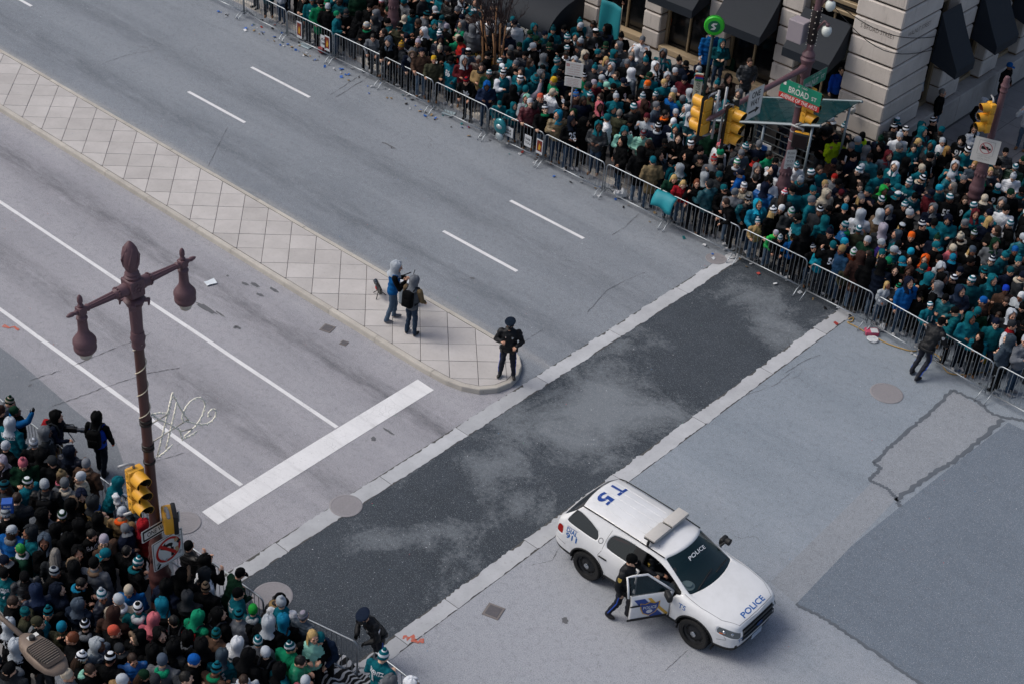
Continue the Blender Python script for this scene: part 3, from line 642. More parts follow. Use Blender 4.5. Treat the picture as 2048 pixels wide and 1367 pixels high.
# ------------------------------------------------------------------ traffic signals
def lens_mat(name, col, on=0): 
    if on: 
        N = NT(name); N.set(col=srgb(col), emit=srgb(col), es=on, rough=.3); return N.m
    return mat(name, col, .25, var=.1, spec=.6, coat=.3)
LR, LA, LG = lens_mat('lens_red', '3a0f0d'), lens_mat('lens_amber', '3a2a0c'), lens_mat('lens_green', '0d4a44')
LRON = lens_mat('lens_red_lit', 'ff2a18', 1.6)
_sg = {}
def signal(loc, rz, lab, plate=False, lit=False, tilt=0.0, parts=3, brackets=True, scale=1.0):
    t = thing('traffic_signal', lab, 'traffic signal', loc, rz, 'yellow traffic signals'); t.rotation_euler.x = tilt; t.scale = (scale,)*3
    if 'h' not in _sg:
        b = MB(); b.bbox((0, 0, 0), (.19, .33, .335), .03, seg=2); b.tube([(.02, .168, -.09), (.02, .182, -.09)], .016, 6); b.box((.0, -.17, .08), (.05, .02, .05)); b.box((.0, -.17, -.08), (.05, .02, .05)); _sg['h'] = b.mesh('housing', YEL, 'auto')
        v = []; f = []; n = 20; R0 = .155
        for i, (x, cut) in enumerate(((.09, 0), (.20, .25), (.33, .62))):
            for k in range(n+1):
                a = math.radians(-50-cut*28+ (280+cut*56)*k/n)
                v.append((x+(.05*math.sin(a) if i == 2 else 0), R0*math.cos(a)*(1-.0*i), R0*math.sin(a)))
        # open at the bottom: sweep from lower right over the top to lower left
        v = []
        for i, x in enumerate((.09, .21, .35)):
            half = (178, 165, 138)[i]
            for k in range(n+1):
                a = math.radians(90-half+2*half*k/n); v.append((x+(.04*math.sin(a) if i == 2 else 0), R0*math.cos(a), R0*math.sin(a)))
        m = n+1
        for i in range(2):
            for k in range(n): f.append((i*m+k, i*m+k+1, (i+1)*m+k+1, (i+1)*m+k))
        k0 = len(v); v += [(q[0], q[1]*.955, q[2]*.955) for q in v]; f2 = [tuple(reversed([i+k0 for i in q])) for q in f]
        edge = []
        for i in range(2):
            edge += [(i*m, i*m+k0, (i+1)*m+k0, (i+1)*m), (i*m+n, (i+1)*m+n, (i+1)*m+n+k0, i*m+n+k0)]
        edge += [(2*m+k, 2*m+k+1, 2*m+k+1+k0, 2*m+k+k0) for k in range(n)]
        b = MB(); b.add(v, f, 0); b.f += f2; b.m += [1]*len(f2); b.f += edge; b.m += [0]*len(edge); _sg['v'] = b.mesh('visor', [YEL, mat('visor_inside', '2a2519', .7)], 'auto', recalc=False)
        for nm, mm in (('r', LR), ('a', LA), ('g', LG), ('R', LRON)):
            b = MB(); b.lathe([(.14, .0), (.12, .025), (.07, .045), (0, .052)], 20, (.095, 0, 0), Matrix.Rotation(math.pi/2, 3, 'Y')); _sg[nm] = b.mesh('lens', mm, True)
        b = MB(); o_ = rrect(.62, 1.32, .05); i_ = rrect(.345, 1.03, .02); v = [(-.03, p[0], p[1]) for p in o_]+[(-.03, p[0], p[1]) for p in i_]; n = len(o_)
        b.add(v, [(k, (k+1) % n, n+(k+1) % n, n+k) for k in range(n)]); v = [(-.034, p[0], p[1]) for p in o_]+[(-.034, p[0], p[1]) for p in i_]; b.add(v, [(n+k, n+(k+1) % n, (k+1) % n, k) for k in range(n)]); _sg['p'] = b.mesh('backplate', SIGBLK)
    for i in range(parts):
        z = .34*(1-i); hs = obj('housing', _sg['h'], t, (0, 0, z))
        obj('visor', _sg['v'], hs, (0, 0, .0)); obj('lens', _sg[('R' if lit and i == 0 else 'rag'[i])], hs)
    if plate: obj('backplate', _sg['p'], t)
    b = MB(); b.tube([(-.02, 0, .50), (-.02, 0, .58), (-.05, -.1, .62), (-.08, -.28, .62)], .03, 8); b.tube([(-.02, 0, -.50), (-.02, 0, -.56), (-.05, -.1, -.58), (-.08, -.28, -.58)], .03, 8)
    if brackets: b.build('bracket', SGREY, t, True)
    return t
def ped_signal(loc, rz, lab, rear=True):
    t = thing('pedestrian_signal', lab, 'pedestrian signal', loc, rz, 'pedestrian signals')
    b = MB(); b.bbox((0, 0, 0), (.22, .44, .44), .05, seg=3); b.build('housing', YEL, t, 'auto')
    b = MB(); b.bbox((.12, 0, 0), (.10, .46, .46), .03, seg=2); b.build('visor_frame', SIGBLK, t, 'auto')
    b = MB(); quad(b, (.171, 0, 0), (0, 1, 0), (0, 0, 1), .38, .38); b.build('display', mat('ped_display', '1a0f10', .3, var=.2), t)
    b = MB(); b.tube([(-.03, 0, .2), (-.03, 0, .30), (-.02, -.10, .33), (-.02, -.35, .36)], .035, 8); b.build('bracket', SGREY, t, True)
    b = MB(); b.lathe([(.05, -.112), (.05, -.118)], 12, (0, -.1, .09), Matrix.Rotation(math.pi/2, 3, 'Y')); b.box((-.112, -.1, -.06), (.01, .09, .09)); b.build('plate', mat('plate_grey', '6c6a60', .6), t)
    return t
# near pole fittings
signal((LX+.02, LY-.36, 4.12), math.radians(-8), 'yellow three-light signal on the near maroon lamp post above the crowd')
ped_signal((LX+.30, LY+.10, 3.22), math.radians(60), 'yellow pedestrian signal box seen from behind on the near lamp post')
def sign(loc, rz, w, h_, lab, draw, name='road_sign', rim=None, post=None, tilt=0.0, r=.03):
    """sign facing local +X, local +Y to the reader's right"""
    t = thing(name, lab, 'sign', loc, rz); t.rotation_euler.y = tilt
    b = MB(); o_ = rrect(w, h_, r); n = len(o_)
    b.add([(0, p[0], p[1]) for p in o_]+[(-.006, p[0], p[1]) for p in o_], [tuple(range(n)), tuple(reversed(range(n, 2*n)))]+[(k, n+k, n+(k+1) % n, (k+1) % n) for k in range(n)]); 
    b.m = [0]+[1]*(len(b.m)-1); b.build('panel', [rim or WHITE, SGREY], t)
    b = MB(); draw(b); b.build('legend', [BLACKP, WHITE, REDP, GREENP, mat('sign_grey', '9d9a98', .6), mat('sticker_tan', 'b3926c', .6, var=.2, vs=30), mat('sign_pink', 'b3696b', .6)], t)
    b = MB(); b.box((-.02, 0, h_*.3), (.03, .10, .03)); b.box((-.02, 0, -h_*.3), (.03, .10, .03)); b.build('bracket', SGREY, t)
    return t
Y_, Z_ = (0, 1, 0), (0, 0, 1)
def d_oneway(b):
    poly2(b, rrect(.86, .26, .015), (.003, 0, 0), Y_, Z_, 0)
    poly2(b, [(-.40, -.085), (.25, -.085), (.25, -.115), (.41, 0), (.25, .115), (.25, .085), (-.40, .085)], (.0055, 0, 0), Y_, Z_, 1)
    put_text(b, 'ONE WAY', (.008, -.07, 0), Y_, Z_, .52, .115, 0, .012)
sign((LX+.15, LY+.02, 2.98), 0, .92, .30, 'long black and white one-way arrow sign on the near lamp post', d_oneway)
def d_noleft(b):
    poly2(b, rrect(.70, .70, .03), (.003, 0, 0), Y_, Z_, 0); poly2(b, rrect(.675, .675, .025), (.005, 0, 0), Y_, Z_, 1)
    poly2(b, [(.06, -.22), (.13, -.22), (.13, .06), (.10, .12), (.03, .15), (-.06, .15), (-.06, .21), (-.2, .11), (-.06, .01), (-.06, .07), (.03, .07), (.06, .04)], (.0075, 0, .02), Y_, Z_, 0)
    annulus(b, (.010, 0, .02), Y_, Z_, .245, .30, 2); c, s_ = .7071, .7071
    poly2(b, [(-.275*c-.025, .275*c-.025), (-.275*c+.025, .275*c+.025), (.275*c+.025, -.275*c+.025), (.275*c-.025, -.275*c-.025)], (.0125, 0, .02), Y_, Z_, 2)
    for (y, z, w, h_, mi) in ((.19, .17, .09, .08, 5), (.25, .10, .07, .09, 0), (.2, -.08, .13, .07, 5), (.27, -.2, .06, .08, 4), (-.12, -.09, .2, .10, 1), (-.1, -.17, .16, .06, 4), (-.27, -.2, .08, .05, 4), (-.25, -.28, .12, .05, 0), (.12, .07, .08, .05, 1), (.28, .22, .06, .05, 4)):
        quad(b, (.0145+abs(y)*.002, y, z), (0, math.cos(y*9), math.sin(y*9)), (0, -math.sin(y*9), math.cos(y*9)), w, h_, mi)
sign((LX+.21, LY+.10, 2.36), 0, .74, .74, 'sticker-covered square no-left-turn sign on the near lamp post', d_noleft)
# ------------------------------------------------------------------ far corner mast pole
RX, RY = -19.2, 35.65
t = thing('mast_arm_pole', 'maroon mast-arm signal pole rising from the far corner crowd', 'pole', (RX, RY, .15)); ornate_pole(t, 8.6, POLE2)
b = MB(); b.lathe([(.12, 5.0), (.14, 5.05), (.15, 5.3), (.16, 5.42), (.20, 5.5), (.21, 5.56), (.17, 5.62), (.19, 5.68), (.15, 5.76), (.10, 5.82)], 20); b.build('arm_collar', POLE2, t, 'auto')
Rm = Matrix.Rotation(math.pi/2, 3, 'X')
b = MB(); b.lathe([(.11, .10), (.125, .2), (.10, .3), (.085, .35), (.06, 4.5), (.075, 4.52), (.06, 4.6), (.03, 4.72), (0, 4.75)], 16, (0, 0, 5.30), Rm); b.build('mast_arm', POLE2, t, 'auto')
b = MB(); b.lathe([(.09, 6.0), (.12, 6.05), (.13, 6.9), (.11, 7.0)], 12); 
for k in range(6):
    for i in range(7): b.ball((.15*math.cos(k*1.05), .15*math.sin(k*1.05), 6.0+i*.17), .017, 5, 3, 1)
b.build('light_wrap', [mat('wrap_dark', '1c1416', .7), mat('bulb_clear', 'c9c2b8', .3)], t, 'auto')
for z in (3.0, 3.3, 4.1): 
    b = MB(); b.lathe([(.108, z), (.116, z), (.116, z+.03), (.108, z+.03)], 16); b.build('steel_band', SGREY, t)
for (dx, dz, nm) in ((.36, 7.25, 0), (.40, 6.52, 1)):
    b = MB(); b.tube([(.08, 0, dz-.1), (dx*.7, 0, dz+.25), (dx, 0, dz+.2)], .035, 8); b.tube([(dx, 0, dz+.22), (dx, 0, dz+.12)], .06, 8); a = b.build('globe_arm', POLE2, t, True)
    b = MB(); b.lathe([(0, dz-.15), (.08, dz-.14), (.13, dz-.06), (.14, dz+.02), (.12, dz+.1), (.06, dz+.14)], 16, (dx, 0, 0)); b.build('globe', mat('opal_globe', 'c7ccc8', .25, var=.05), a, True)
b = MB(); b.bbox((-.42, -.05, 6.28), (.5, .42, .62), .02); b.build('speaker_cabinet', mat('cabinet_grey', '8b8389', .6, var=.08), t)
signal((RX+.26, RY+.05, 4.35), math.radians(-10), 'yellow signal on the far corner mast pole under the street-name signs')
signal((RX+.10, 31.97, 4.98), 0, 'yellow signal with black backplate hanging beside the one-way sign', plate=True)
signal((RX-.22, 31.15, 5.40), math.pi, 'yellow signal seen from behind with black backplate at the mast tip', plate=True)
b = MB(); b.tube([(RX-.03, 31.35, 6.15), (RX-.03, 31.35, 4.75)], .035, 8); b.tube([(RX-.05, 31.75, 6.1), (RX-.05, 31.75, 4.5)], .035, 8); b.tube([(RX-.05, 31.35, 5.3), (RX-.05, 31.75, 5.3)], .03, 8)
tag(b.build('signal_hanger', SGREY, None, True), 'grey steel tube hanger between the two mast-arm signals', 'bracket')
ped_signal((RX+.30, RY-.05, 3.32), math.radians(-72), 'dark pedestrian signal facing the street on the far mast pole')
def d_oneway2(b):
    poly2(b, rrect(.70, .86, .03), (.002, 0, 0), Y_, Z_, 4); poly2(b, rrect(.68, .84, .03), (.003, 0, 0), Y_, Z_, 1)
    put_text(b, 'ONE', (.006, 0, .26), Y_, Z_, .40, .19, 0, .02); put_text(b, 'WAY', (.006, 0, .02), Y_, Z_, .44, .19, 0, .02)
    poly2(b, [(-.25, -.26), (.08, -.26), (.08, -.32), (.27, -.23), (.08, -.14), (.08, -.20), (-.25, -.20)], (.006, 0, 0), Y_, Z_, 0)
sign((RX+.14, 32.95, 5.32), 0, .72, .88, 'white rectangular one-way sign hung from the far mast arm', d_oneway2)
def d_walnut(b):
    put_text(b, 'WALNUT', (.004, -.16, -.05), Y_, Z_, .70, .17, 1, .01); put_text(b, 'ST', (.004, .43, -.02), Y_, Z_, .18, .12, 1, .01); put_text(b, '1400 W 1400', (.004, .05, .13), Y_, Z_, .5, .05, 1)
sign((RX+.16, RY+.32, 5.02), 0, 1.22, .40, 'green WALNUT ST street-name sign on the far mast pole', d_walnut, 'street_name_sign', GREENP)
def d_broad(b):
    put_text(b, 'BROAD', (.004, -.05, -.05), Y_, Z_, .66, .19, 1, .012); put_text(b, 'ST', (.004, .46, -.06), Y_, Z_, .17, .12, 1, .01); put_text(b, 'S 100', (.004, .05, .14), Y_, Z_, .3, .055, 1)
    quad(b, (.004, -.53, .08), Y_, Z_, .09, .1, 1)
sign((RX+.12, RY-.28, 4.82), -math.pi/2, 1.34, .42, 'green BROAD ST street-name sign on the far mast pole', d_broad, 'street_name_sign', GREENP, tilt=0)
def d_arts(b): put_text(b, 'AVENUE OF THE ARTS', (.004, 0, 0), Y_, Z_, 1.22, .12, 1, .015, .25)
sign((RX+.12, RY-.28, 4.52), -math.pi/2, 1.34, .17, 'red AVENUE OF THE ARTS strip below the BROAD ST sign', d_arts, 'street_name_sign', REDP, r=.01)
def d_vert(b):
    for i, s in enumerate(('PUSH', 'BUTTON', 'TO', 'CROSS')): put_text(b, s, (.004, 0, .2-i*.13), Y_, Z_, .2, .07, 0)
sign((RX+.12, RY-.12, 2.62), math.radians(-40), .30, .62, 'small white notice plate strapped low on the far mast pole', d_vert)
# pole in the far right crowd
QX, QY = -15.2, 40.0
t = thing('signal_pole', 'dark maroon signal pole on the side street at the right edge', 'pole', (QX, QY, .15)); ornate_pole(t, 4.6, POLE2)
b = MB(); b.lathe([(.09, 4.6), (.12, 4.66), (.10, 4.74), (.13, 4.82), (.09, 4.92), (.10, 5.0), (.07, 5.1), (0, 5.14)], 16); b.build('cap', POLE2, t, 'auto')
signal((QX-.10, QY-.34, 4.05), math.radians(-125), 'signal with its red light lit at the right edge', lit=True, scale=.9)
def d_notruck(b):
    poly2(b, rrect(.46, .46, .02), (.002, 0, .08), Y_, Z_, 4); poly2(b, rrect(.44, .44, .02), (.004, 0, .08), Y_, Z_, 1)
    quad(b, (.006, -.04, .08), Y_, Z_, .2, .10, 0); quad(b, (.006, .10, .065), Y_, Z_, .07, .07, 0)
    annulus(b, (.008, 0, .08), Y_, Z_, .16, .185, 6); c = .7071
    poly2(b, [(-.165*c-.012, .165*c-.012), (-.165*c+.012, .165*c+.012), (.165*c+.012, -.165*c+.012), (.165*c-.012, -.165*c-.012)], (.010, 0, .08), Y_, Z_, 6)
    put_text(b, 'EXCEPT TRUCKS', (.006, 0, -.20), Y_, Z_, .36, .045, 4); put_text(b, 'LOCAL ONLY', (.006, 0, -.28), Y_, Z_, .34, .05, 4)
sign((QX+.02, QY-.18, 2.95), math.radians(-72), .74, .78, 'white no-trucks sign in front of the pole at the right edge', d_notruck)
# lamp base at the top of the picture
t = thing('street_lamp', 'maroon ornate lamp post in the far crowd at the top edge', 'street lamp', (-34.75, 35.05, .15)); ornate_pole(t, 7.0, POLE2)
# parking signs on a thin post
t = thing('parking_sign_post', 'two stacked white and red parking plates on a thin post in the crowd', 'sign', (-26.65, 34.85, .15), math.radians(-62))
b = MB(); b.tube([(0, 0, 0), (0, 0, 2.9)], .03, 8); b.build('post', SGREY, t, True)
for (z, w, h_, top) in ((2.72, .56, .46, 1), (2.28, .54, .32, 0)):
    b = MB(); b.bbox((.04, 0, z), (.012, w, h_), .005); p = b.build('plate', WHITE, t)
    b = MB()
    if top: quad(b, (.048, -w*.36, z+.12), Y_, Z_, .11, .09, 1); put_text(b, 'NO', (.05, -w*.36, z+.12), Y_, Z_, .08, .05, 0)
    for i in range(5): put_text(b, ('NO STOPPING', 'ANYTIME', 'EXCEPT SUNDAY', 'TOW ZONE', 'LOADING ONLY')[i], (.0485, .04 if top and i < 2 else 0, z+h_*.32-i*h_*.17), Y_, Z_, w*(.62 if i % 2 else .72)*(.8 if top and i < 2 else 1), h_*.075, 1)
    b.build('legend', [WHITE, mat('faded_red', 'a8605c', .6)], p)
# cobra-head street light close to the camera
t = thing('cobra_street_light', 'bronze cobra-head street light on a long arm at the lower left edge', 'street light', (-16.4, 7.24, 0.15))
BRZ = mat('bronze_lamp', '6f6157', .5, .25, var=.14, vs=9, bump=.15, bs=50, dirt=('93867b', 10, .6))
b = MB(); b.lathe([(.11, 0), (.08, 7.3)], 14); b.build('shaft', BRZ, t, 'auto')
b = MB(); b.tube([(0, 0, 7.25), (.5, 0, 7.62), (1.4, 0, 7.85), (2.47, 0, 7.86)], .036, 10); b.build('arm', BRZ, t, True)
v = []; n = 20
prof = [(2.42, .055, .04), (2.48, .10, .065), (2.6, .165, .095), (2.8, .20, .115), (3.0, .205, .11), (3.18, .18, .085), (3.30, .12, .055), (3.35, .03, .02)]
for (x, hw, hh) in prof:
    for k in range(n):
        a = 2*math.pi*k/n; cx, sx = math.cos(a), math.sin(a); pw = .7
        v.append((x, hw*math.copysign(abs(cx)**pw, cx), 7.86+hh*math.copysign(abs(sx)**pw, sx)*(1 if sx > 0 else .55)))
f = [(i*n+k, (i+1)*n+k, (i+1)*n+(k+1) % n, i*n+(k+1) % n) for i in range(len(prof)-1) for k in range(n)]+[tuple(range(n)), tuple((len(prof)-1)*n+k for k in reversed(range(n)))]
b = MB(); b.add(v, f); hd = b.build('head', BRZ, t, True, recalc=True)
for k in range(13):
    x = 2.74+k*.037; w = .155-.04*abs((k-5)/8)**2*2.2
    b = MB(); b.bbox((x, 0, 7.972-.0009*max(0, k-6)**2), (.011, 2*w, .035), .003); b.build('cooling_fin', mat('fin_bronze', '857a70', .45, .3, var=.1), hd)
b = MB(); poly2(b, rrect(.50, .33, .08), (2.97, 0, 7.9595), (1, 0, 0), (0, 1, 0)); b.build('fin_shade', mat('fin_shadow', '2b2422', .8), hd)  # dark sheet on the head, shade between the fins put into its colour
b = MB(); b.lathe([(.042, 0), (.042, .05), (.036, .062), (0, .064)], 16, (2.64, .02, 7.955)); b.build('photocell', mat('photocell_black', '26282b', .5), hd, 'auto')
b = MB(); b.bbox((2.60, .055, 7.957), (.07, .16, .006), .002); b.build('label_plate', mat('label_white', 'c4c4c2', .5), hd)
# ------------------------------------------------------------------ the stone corner building
def stone(name, c1, c2):
    N = NT(name); co = N.coord(); oi = N.n('ObjectInfo'); v = N.n('VectorMath'); v.operation = 'ADD'; N.l(co, v.inputs[0])
    cv = N.n('CombineXYZ'); N.l(N.math('MULTIPLY', oi.outputs['Random'], 51.0), cv.inputs[1]); N.l(cv.outputs[0], v.inputs[1]); co = v.outputs[0]
    c = N.mix(N.ramp(N.noise(co, 1.1, 6, .65), [(.35, 0), (.66, 1)]), srgb(c1), srgb(c2))
    c = N.mix(N.ramp(N.noise(N.mapv(co, (6, 6, .8)), 1, 5, .7), [(.56, 0), (.74, .45)]), c, srgb('6a6058'))
    c = N.mix(N.ramp(N.noise(co, 45, 3, .6), [(.62, 0), (.72, .5)]), c, srgb('6f675f'))
    hs = N.n('HueSaturation'); N.l(c, hs.inputs['Color']); N.l(N.math('ADD', N.math('MULTIPLY', oi.outputs['Random'], .14), .93), hs.inputs['Value'])
    N.set(col=hs.outputs[0], rough=.85, spec=.25); N.bump(N.noise(co, 35, 5, .7), .25, .01); return N.m
STONE = stone('limestone', 'b5ada6', 'c3bbb4'); JOINT = mat('stone_joint', '6a5744', .9, var=.2, vs=8)
BRONZE = mat('bronze_frame', '8d7c63', .5, .2, var=.1); DGLASS = mat('dark_window', '0b0d10', .12, var=.2, spec=.6)
CANVAS = mat('black_canvas', '121a24', .75, var=.15, vs=2, bump=.15, bs=30)
bld = thing('stone_building', 'beige rusticated stone corner building with black window awnings', 'building', (-19.1, 40.9, 0))
OX, OY = -19.1, 40.9
def bpart(b, name, m, parent=None, smooth=False):
    b.v = [(q[0]-OX, q[1]-OY, q[2]) for q in b.v]; return b.build(name, m, parent or bld, smooth)
TOP = 11.0
px_ = [(-20.73, -19.1), (-23.3, -22.5), (-25.95, -25.2), (-28.55, -27.82), (-31.25, -30.5), (-33.9, -33.15), (-36.6, -35.85), (-39.3, -38.5), (-42, -41.2)]
py_ = [(40.9, 43.4), (44.65, 46.1), (47.7, 48.9), (50.5, 51.7)]
b = MB()
for i, (a, c) in enumerate(px_): b.box(((a+c)/2-(0 if i else .05), 41.45, TOP/2), (c-a-.14, .96, TOP))
for (a, c) in py_[1:]: b.box((-19.65, (a+c)/2, TOP/2), (.96, c-a-.14, TOP))
b.box((-19.75, 42.15, TOP/2), (1.16, 2.36, TOP))
b.box((-31, 41.6, 8.6), (23.6, .9, 4.8)); b.box((-19.75, 48, 8.6), (1.0, 12, 4.8)); b.box((-31, 42.5, TOP/2), (22, .2, TOP)); b.box((-21, 49, TOP/2), (.2, 12, TOP))
bpart(b, 'wall', JOINT)
CH = .63; _blk = {}
def block(cx, cy, cz, dx, dy, dz):
    k = (round(dx, 2), round(dy, 2), round(dz, 2))
    if k not in _blk: 
        bb = MB(); bb.bbox((0, 0, 0), (dx, dy, dz), .04); _blk[k] = bb.mesh('stone_block', STONE)
    obj('stone_block', _blk[k], bld, (cx-OX, cy-OY, cz))
zc = [1.20+CH*i for i in range(9)]
for i, (a, c) in enumerate(px_):
    if i > 5: continue
    for z in zc:
        if i == 0: block(-19.915, 42.15, z+CH/2, 1.63, 2.5, CH-.05)
        else: block((a+c)/2, 41.2, z+CH/2, c-a, .6, CH-.05)
for j, (a, c) in enumerate(py_):
    for z in zc:
        if j == 0: continue
        else: block(-19.4, (a+c)/2, z+CH/2, .6, c-a, CH-.05)
# plinth, ledges
LEDGE = stone('ledge_stone', '9b9590', 'ada7a2')
for (x0, x1) in ((-24.5, -20.75), (-28.2, -24.51), (-31.9, -28.21), (-37, -31.91), (-42, -37.01)):
    b = MB(); b.bbox(((x0+x1)/2, 40.62, .62), (x1-x0-.008, 1.0, 1.04), .02); bpart(b, 'ledge_stone', LEDGE)
b = MB(); b.bbox((-19.83, 41.5, .66), (1.86, 1.36, 1.02), .03); bpart(b, 'plinth_stone', LEDGE)
b = MB(); b.bbox((-19.45, 42.85, .66), (1.06, 1.34, 1.02), .03); bpart(b, 'plinth_stone', LEDGE)
for (y0, y1) in ((43.54, 46.1), (46.11, 48.9), (48.91, 52)):
    b = MB(); b.bbox((-19.35, (y0+y1)/2, .64), (.86, y1-y0-.008, 1.02), .02); bpart(b, 'ledge_stone', LEDGE)
# windows and awnings
def awning(x0, x1, zt, zb, out, axis='x', vol=.28):
    """sloped black canvas over a window: shell with side cheeks and a hanging valance"""
    b = MB(); t_ = .012; n = 8; v = []; f = []
    for k in range(n+1):
        s = k/n; z = zt+(zb-zt)*s-.05*math.sin(math.pi*s); o = .02+(out-.02)*s
        for e in (x0, x1): v.append((e, -o, z))
    v += [(x0, -out, zb-vol), (x1, -out, zb-vol)]; m = n+2
    f = [(2*k, 2*k+1, 2*k+3, 2*k+2) for k in range(m-1)]
    # cheeks
    L = [2*k for k in range(m)]+[len(v)]; v.append((x0, -.02, zb)); f.append(tuple(L))
    Rr = [2*k+1 for k in range(m)]+[len(v)]; v.append((x1, -.02, zb)); f.append(tuple(reversed(Rr)))
    if axis == 'x': vv = [(q[0], 40.9+q[1], q[2]) for q in v]
    else: vv = [(-19.1-q[1], q[0], q[2]) for q in v]
    b.add(vv, f); o_ = bpart(b, 'awning', CANVAS); md = o_.modifiers.new('s', 'SOLIDIFY'); md.thickness = .012
    return o_
bays = [(px_[i+1][1], px_[i][0]) for i in range(len(px_)-1)]
for i, (a, c) in enumerate(bays):
    w = MB(); w.box(((a+c)/2, 41.42, 3.2), (c-a, .06, 4.1)); wd = bpart(w, 'window', DGLASS)
    f = MB()
    for z in (1.25, 4.72, 5.05): f.bbox(((a+c)/2, 41.30, z), (c-a-.02, .16, .14), .02)
    for x in (a+.06, c-.06): f.bbox((x, 41.32, 3.2), (.1, .14, 3.9), .015)
    f.bbox(((a+c)/2, 41.35, 3.0), (.07, .08, 3.4), .01)
    bpart(f, 'window_frame', BRONZE, wd) if False else f
    f.v = [(q[0]-OX, q[1]-OY, q[2]) for q in f.v]; f.build('frame', BRONZE, wd)
    s_ = MB(); s_.bbox(((a+c)/2, 41.08, 1.27), (c-a-.02, .3, .22), .02); bpart(s_, 'window_sill', mat('sill_tan', 'a08d72', .7, var=.12))
    if i < 3: awning(a+.04, c-.04, 4.62, 3.55, .95)
for i, (a, c) in enumerate([(43.4, 44.65), (46.1, 47.7), (48.9, 50.5)]):
    w = MB(); w.box((-19.62, (a+c)/2, 3.2), (.06, c-a, 4.1)); wd = bpart(w, 'window', DGLASS)
    f = MB()
    for z in (1.25, 4.95, 5.25): f.bbox((-19.5, (a+c)/2, z), (.16, c-a-.02, .14), .02)
    for y in (a+.06, c-.06): f.bbox((-19.52, y, 3.2), (.14, .1, 3.9), .015)
    f.v = [(q[0]-OX, q[1]-OY, q[2]) for q in f.v]; f.build('frame', BRONZE, wd)
    awning(a+.03, c-.03, 4.85, 3.2, .95, 'y')
# carved street name on the corner pier
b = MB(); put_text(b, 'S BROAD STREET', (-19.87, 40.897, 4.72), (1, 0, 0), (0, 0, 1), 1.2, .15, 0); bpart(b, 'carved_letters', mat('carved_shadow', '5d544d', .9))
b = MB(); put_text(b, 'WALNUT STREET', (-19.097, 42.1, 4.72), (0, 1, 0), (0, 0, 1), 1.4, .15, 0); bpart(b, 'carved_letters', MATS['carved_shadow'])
b = MB(); b.lathe([(.10, 0), (.10, .14), (.085, .18), (0, .19)], 16, (-20.0, 40.62, 2.02)); b.lathe([(0, -.09), (.05, -.07), (.075, -.02), (.08, 0)], 14, (-20.0, 40.62, 2.02)); b.tube([(-20.0, 40.62, 2.2), (-20.0, 40.9, 2.25)], .025, 8)
bpart(b, 'security_camera', mat('camera_white', 'c6c4c0', .4), None, True)
# barrel awning of the tavern
tav = thing('tavern_awning', 'long black barrel awning lettered Tavern on Broad over the far sidewalk', 'awning', (-33.2, 40.3, 0))
x0, x1, n = -2.5, 2.55, 10
v = []; f = []
xs_ = [x0+(x1-x0)*k/6 for k in range(7)]
for x in xs_:
    for k in range(n+1):
        a = math.pi*.5*k/n; sag = -.03*math.sin(math.pi*((x-x0)/(x1-x0)*6 % 1))
        v.append((x, -1.9*math.sin(a) if True else 0, 1.45+1.0*math.cos(a)+sag))
    v.append((x, -1.9, 1.12))
m = n+2
f = [(i*m+k, i*m+k+1, (i+1)*m+k+1, (i+1)*m+k) for i in range(6) for k in range(m-1)]
for i in (0, 6): 
    q = [i*m+k for k in range(m)]+[len(v)]; v.append((xs_[i], 0, 1.12)); f.append(tuple(q) if i else tuple(reversed(q)))
b = MB(); b.add(v, f); o_ = b.build('canopy', CANVAS, tav, 'auto', recalc=True); o_.modifiers.new('s', 'SOLIDIFY').thickness = .012
LET = mat('awning_letters', 'c9c8c4', .6, var=.05)
b = MB(); put_text(b, 'Tavern on Broad', (.3, -1.918, 1.33), (1, 0, 0), (0, 0, 1), 4.2, .34, 0, .035); b.build('lettering', LET, tav)
b = MB(); put_text(b, 'Tavern on Broad', (x1+.018, -.95, 1.30), (0, 1, 0), (0, 0, 1), 1.6, .17, 0, .02); b.build('lettering', LET, tav)
b = MB()
for y in (-.02, -1.88):
    for x in (x0+.05, 0, x1-.05): b.tube([(x, y, .15), (x, y, 1.5)], .03, 8)
b.build('support_posts', SGREY, tav, True)
# ------------------------------------------------------------------ station entrance with glass canopy
st = thing('station_entrance', 'sloping teal glass canopy over a station stair in the far crowd', 'station entrance', (-21, 38.2, 0))
def cz(x): return 3.2+.35*(x+19.1)
N = NT('canopy_glass'); co = N.coord()
N.set(col=N.mix(N.noise(co, 1.5, 5, .7), srgb('0c2a30'), srgb('1f4a50')), rough=.08, spec=.6, alpha=.78, coat=.4); CGL = N.m
for k in range(5):
    ya, yb = 37.02+k*.46, 37.02+(k+1)*.46-.02
    for (xa, xb) in ((-19.15, -20.95), (-20.97, -22.75)):
        b = MB(); v = [(xa, ya, cz(xa)), (xb, ya, cz(xb)), (xb, yb, cz(xb)), (xa, yb, cz(xa))]
        v = [(q[0]+21, q[1]-38.2, q[2]) for q in v]; v += [(q[0], q[1], q[2]-.02) for q in v]
        b.add(v, [(3, 2, 1, 0), (4, 5, 6, 7), (0, 1, 5, 4), (1, 2, 6, 5), (2, 3, 7, 6), (3, 0, 4, 7)]); b.build('glass_pane', CGL, st, recalc=True)
STL = mat('station_steel', '8b959a', .4, .6, var=.1)
for y in (37.0, 39.32): 
    b = MB(); b.tube([(1.9, y-38.2, cz(-19.1)-.03), (-1.78, y-38.2, cz(-22.78)-.03)], .05, 6); b.build('edge_beam', STL, st)
for k in range(1, 5): 
    b = MB(); b.tube([(1.9, 37.0+k*.46-38.2, cz(-19.1)-.05), (-1.78, 37.0+k*.46-38.2, cz(-22.78)-.05)], .022, 6); b.build('glazing_bar', mat('bar_dark', '2b3c40', .5, .4), st)
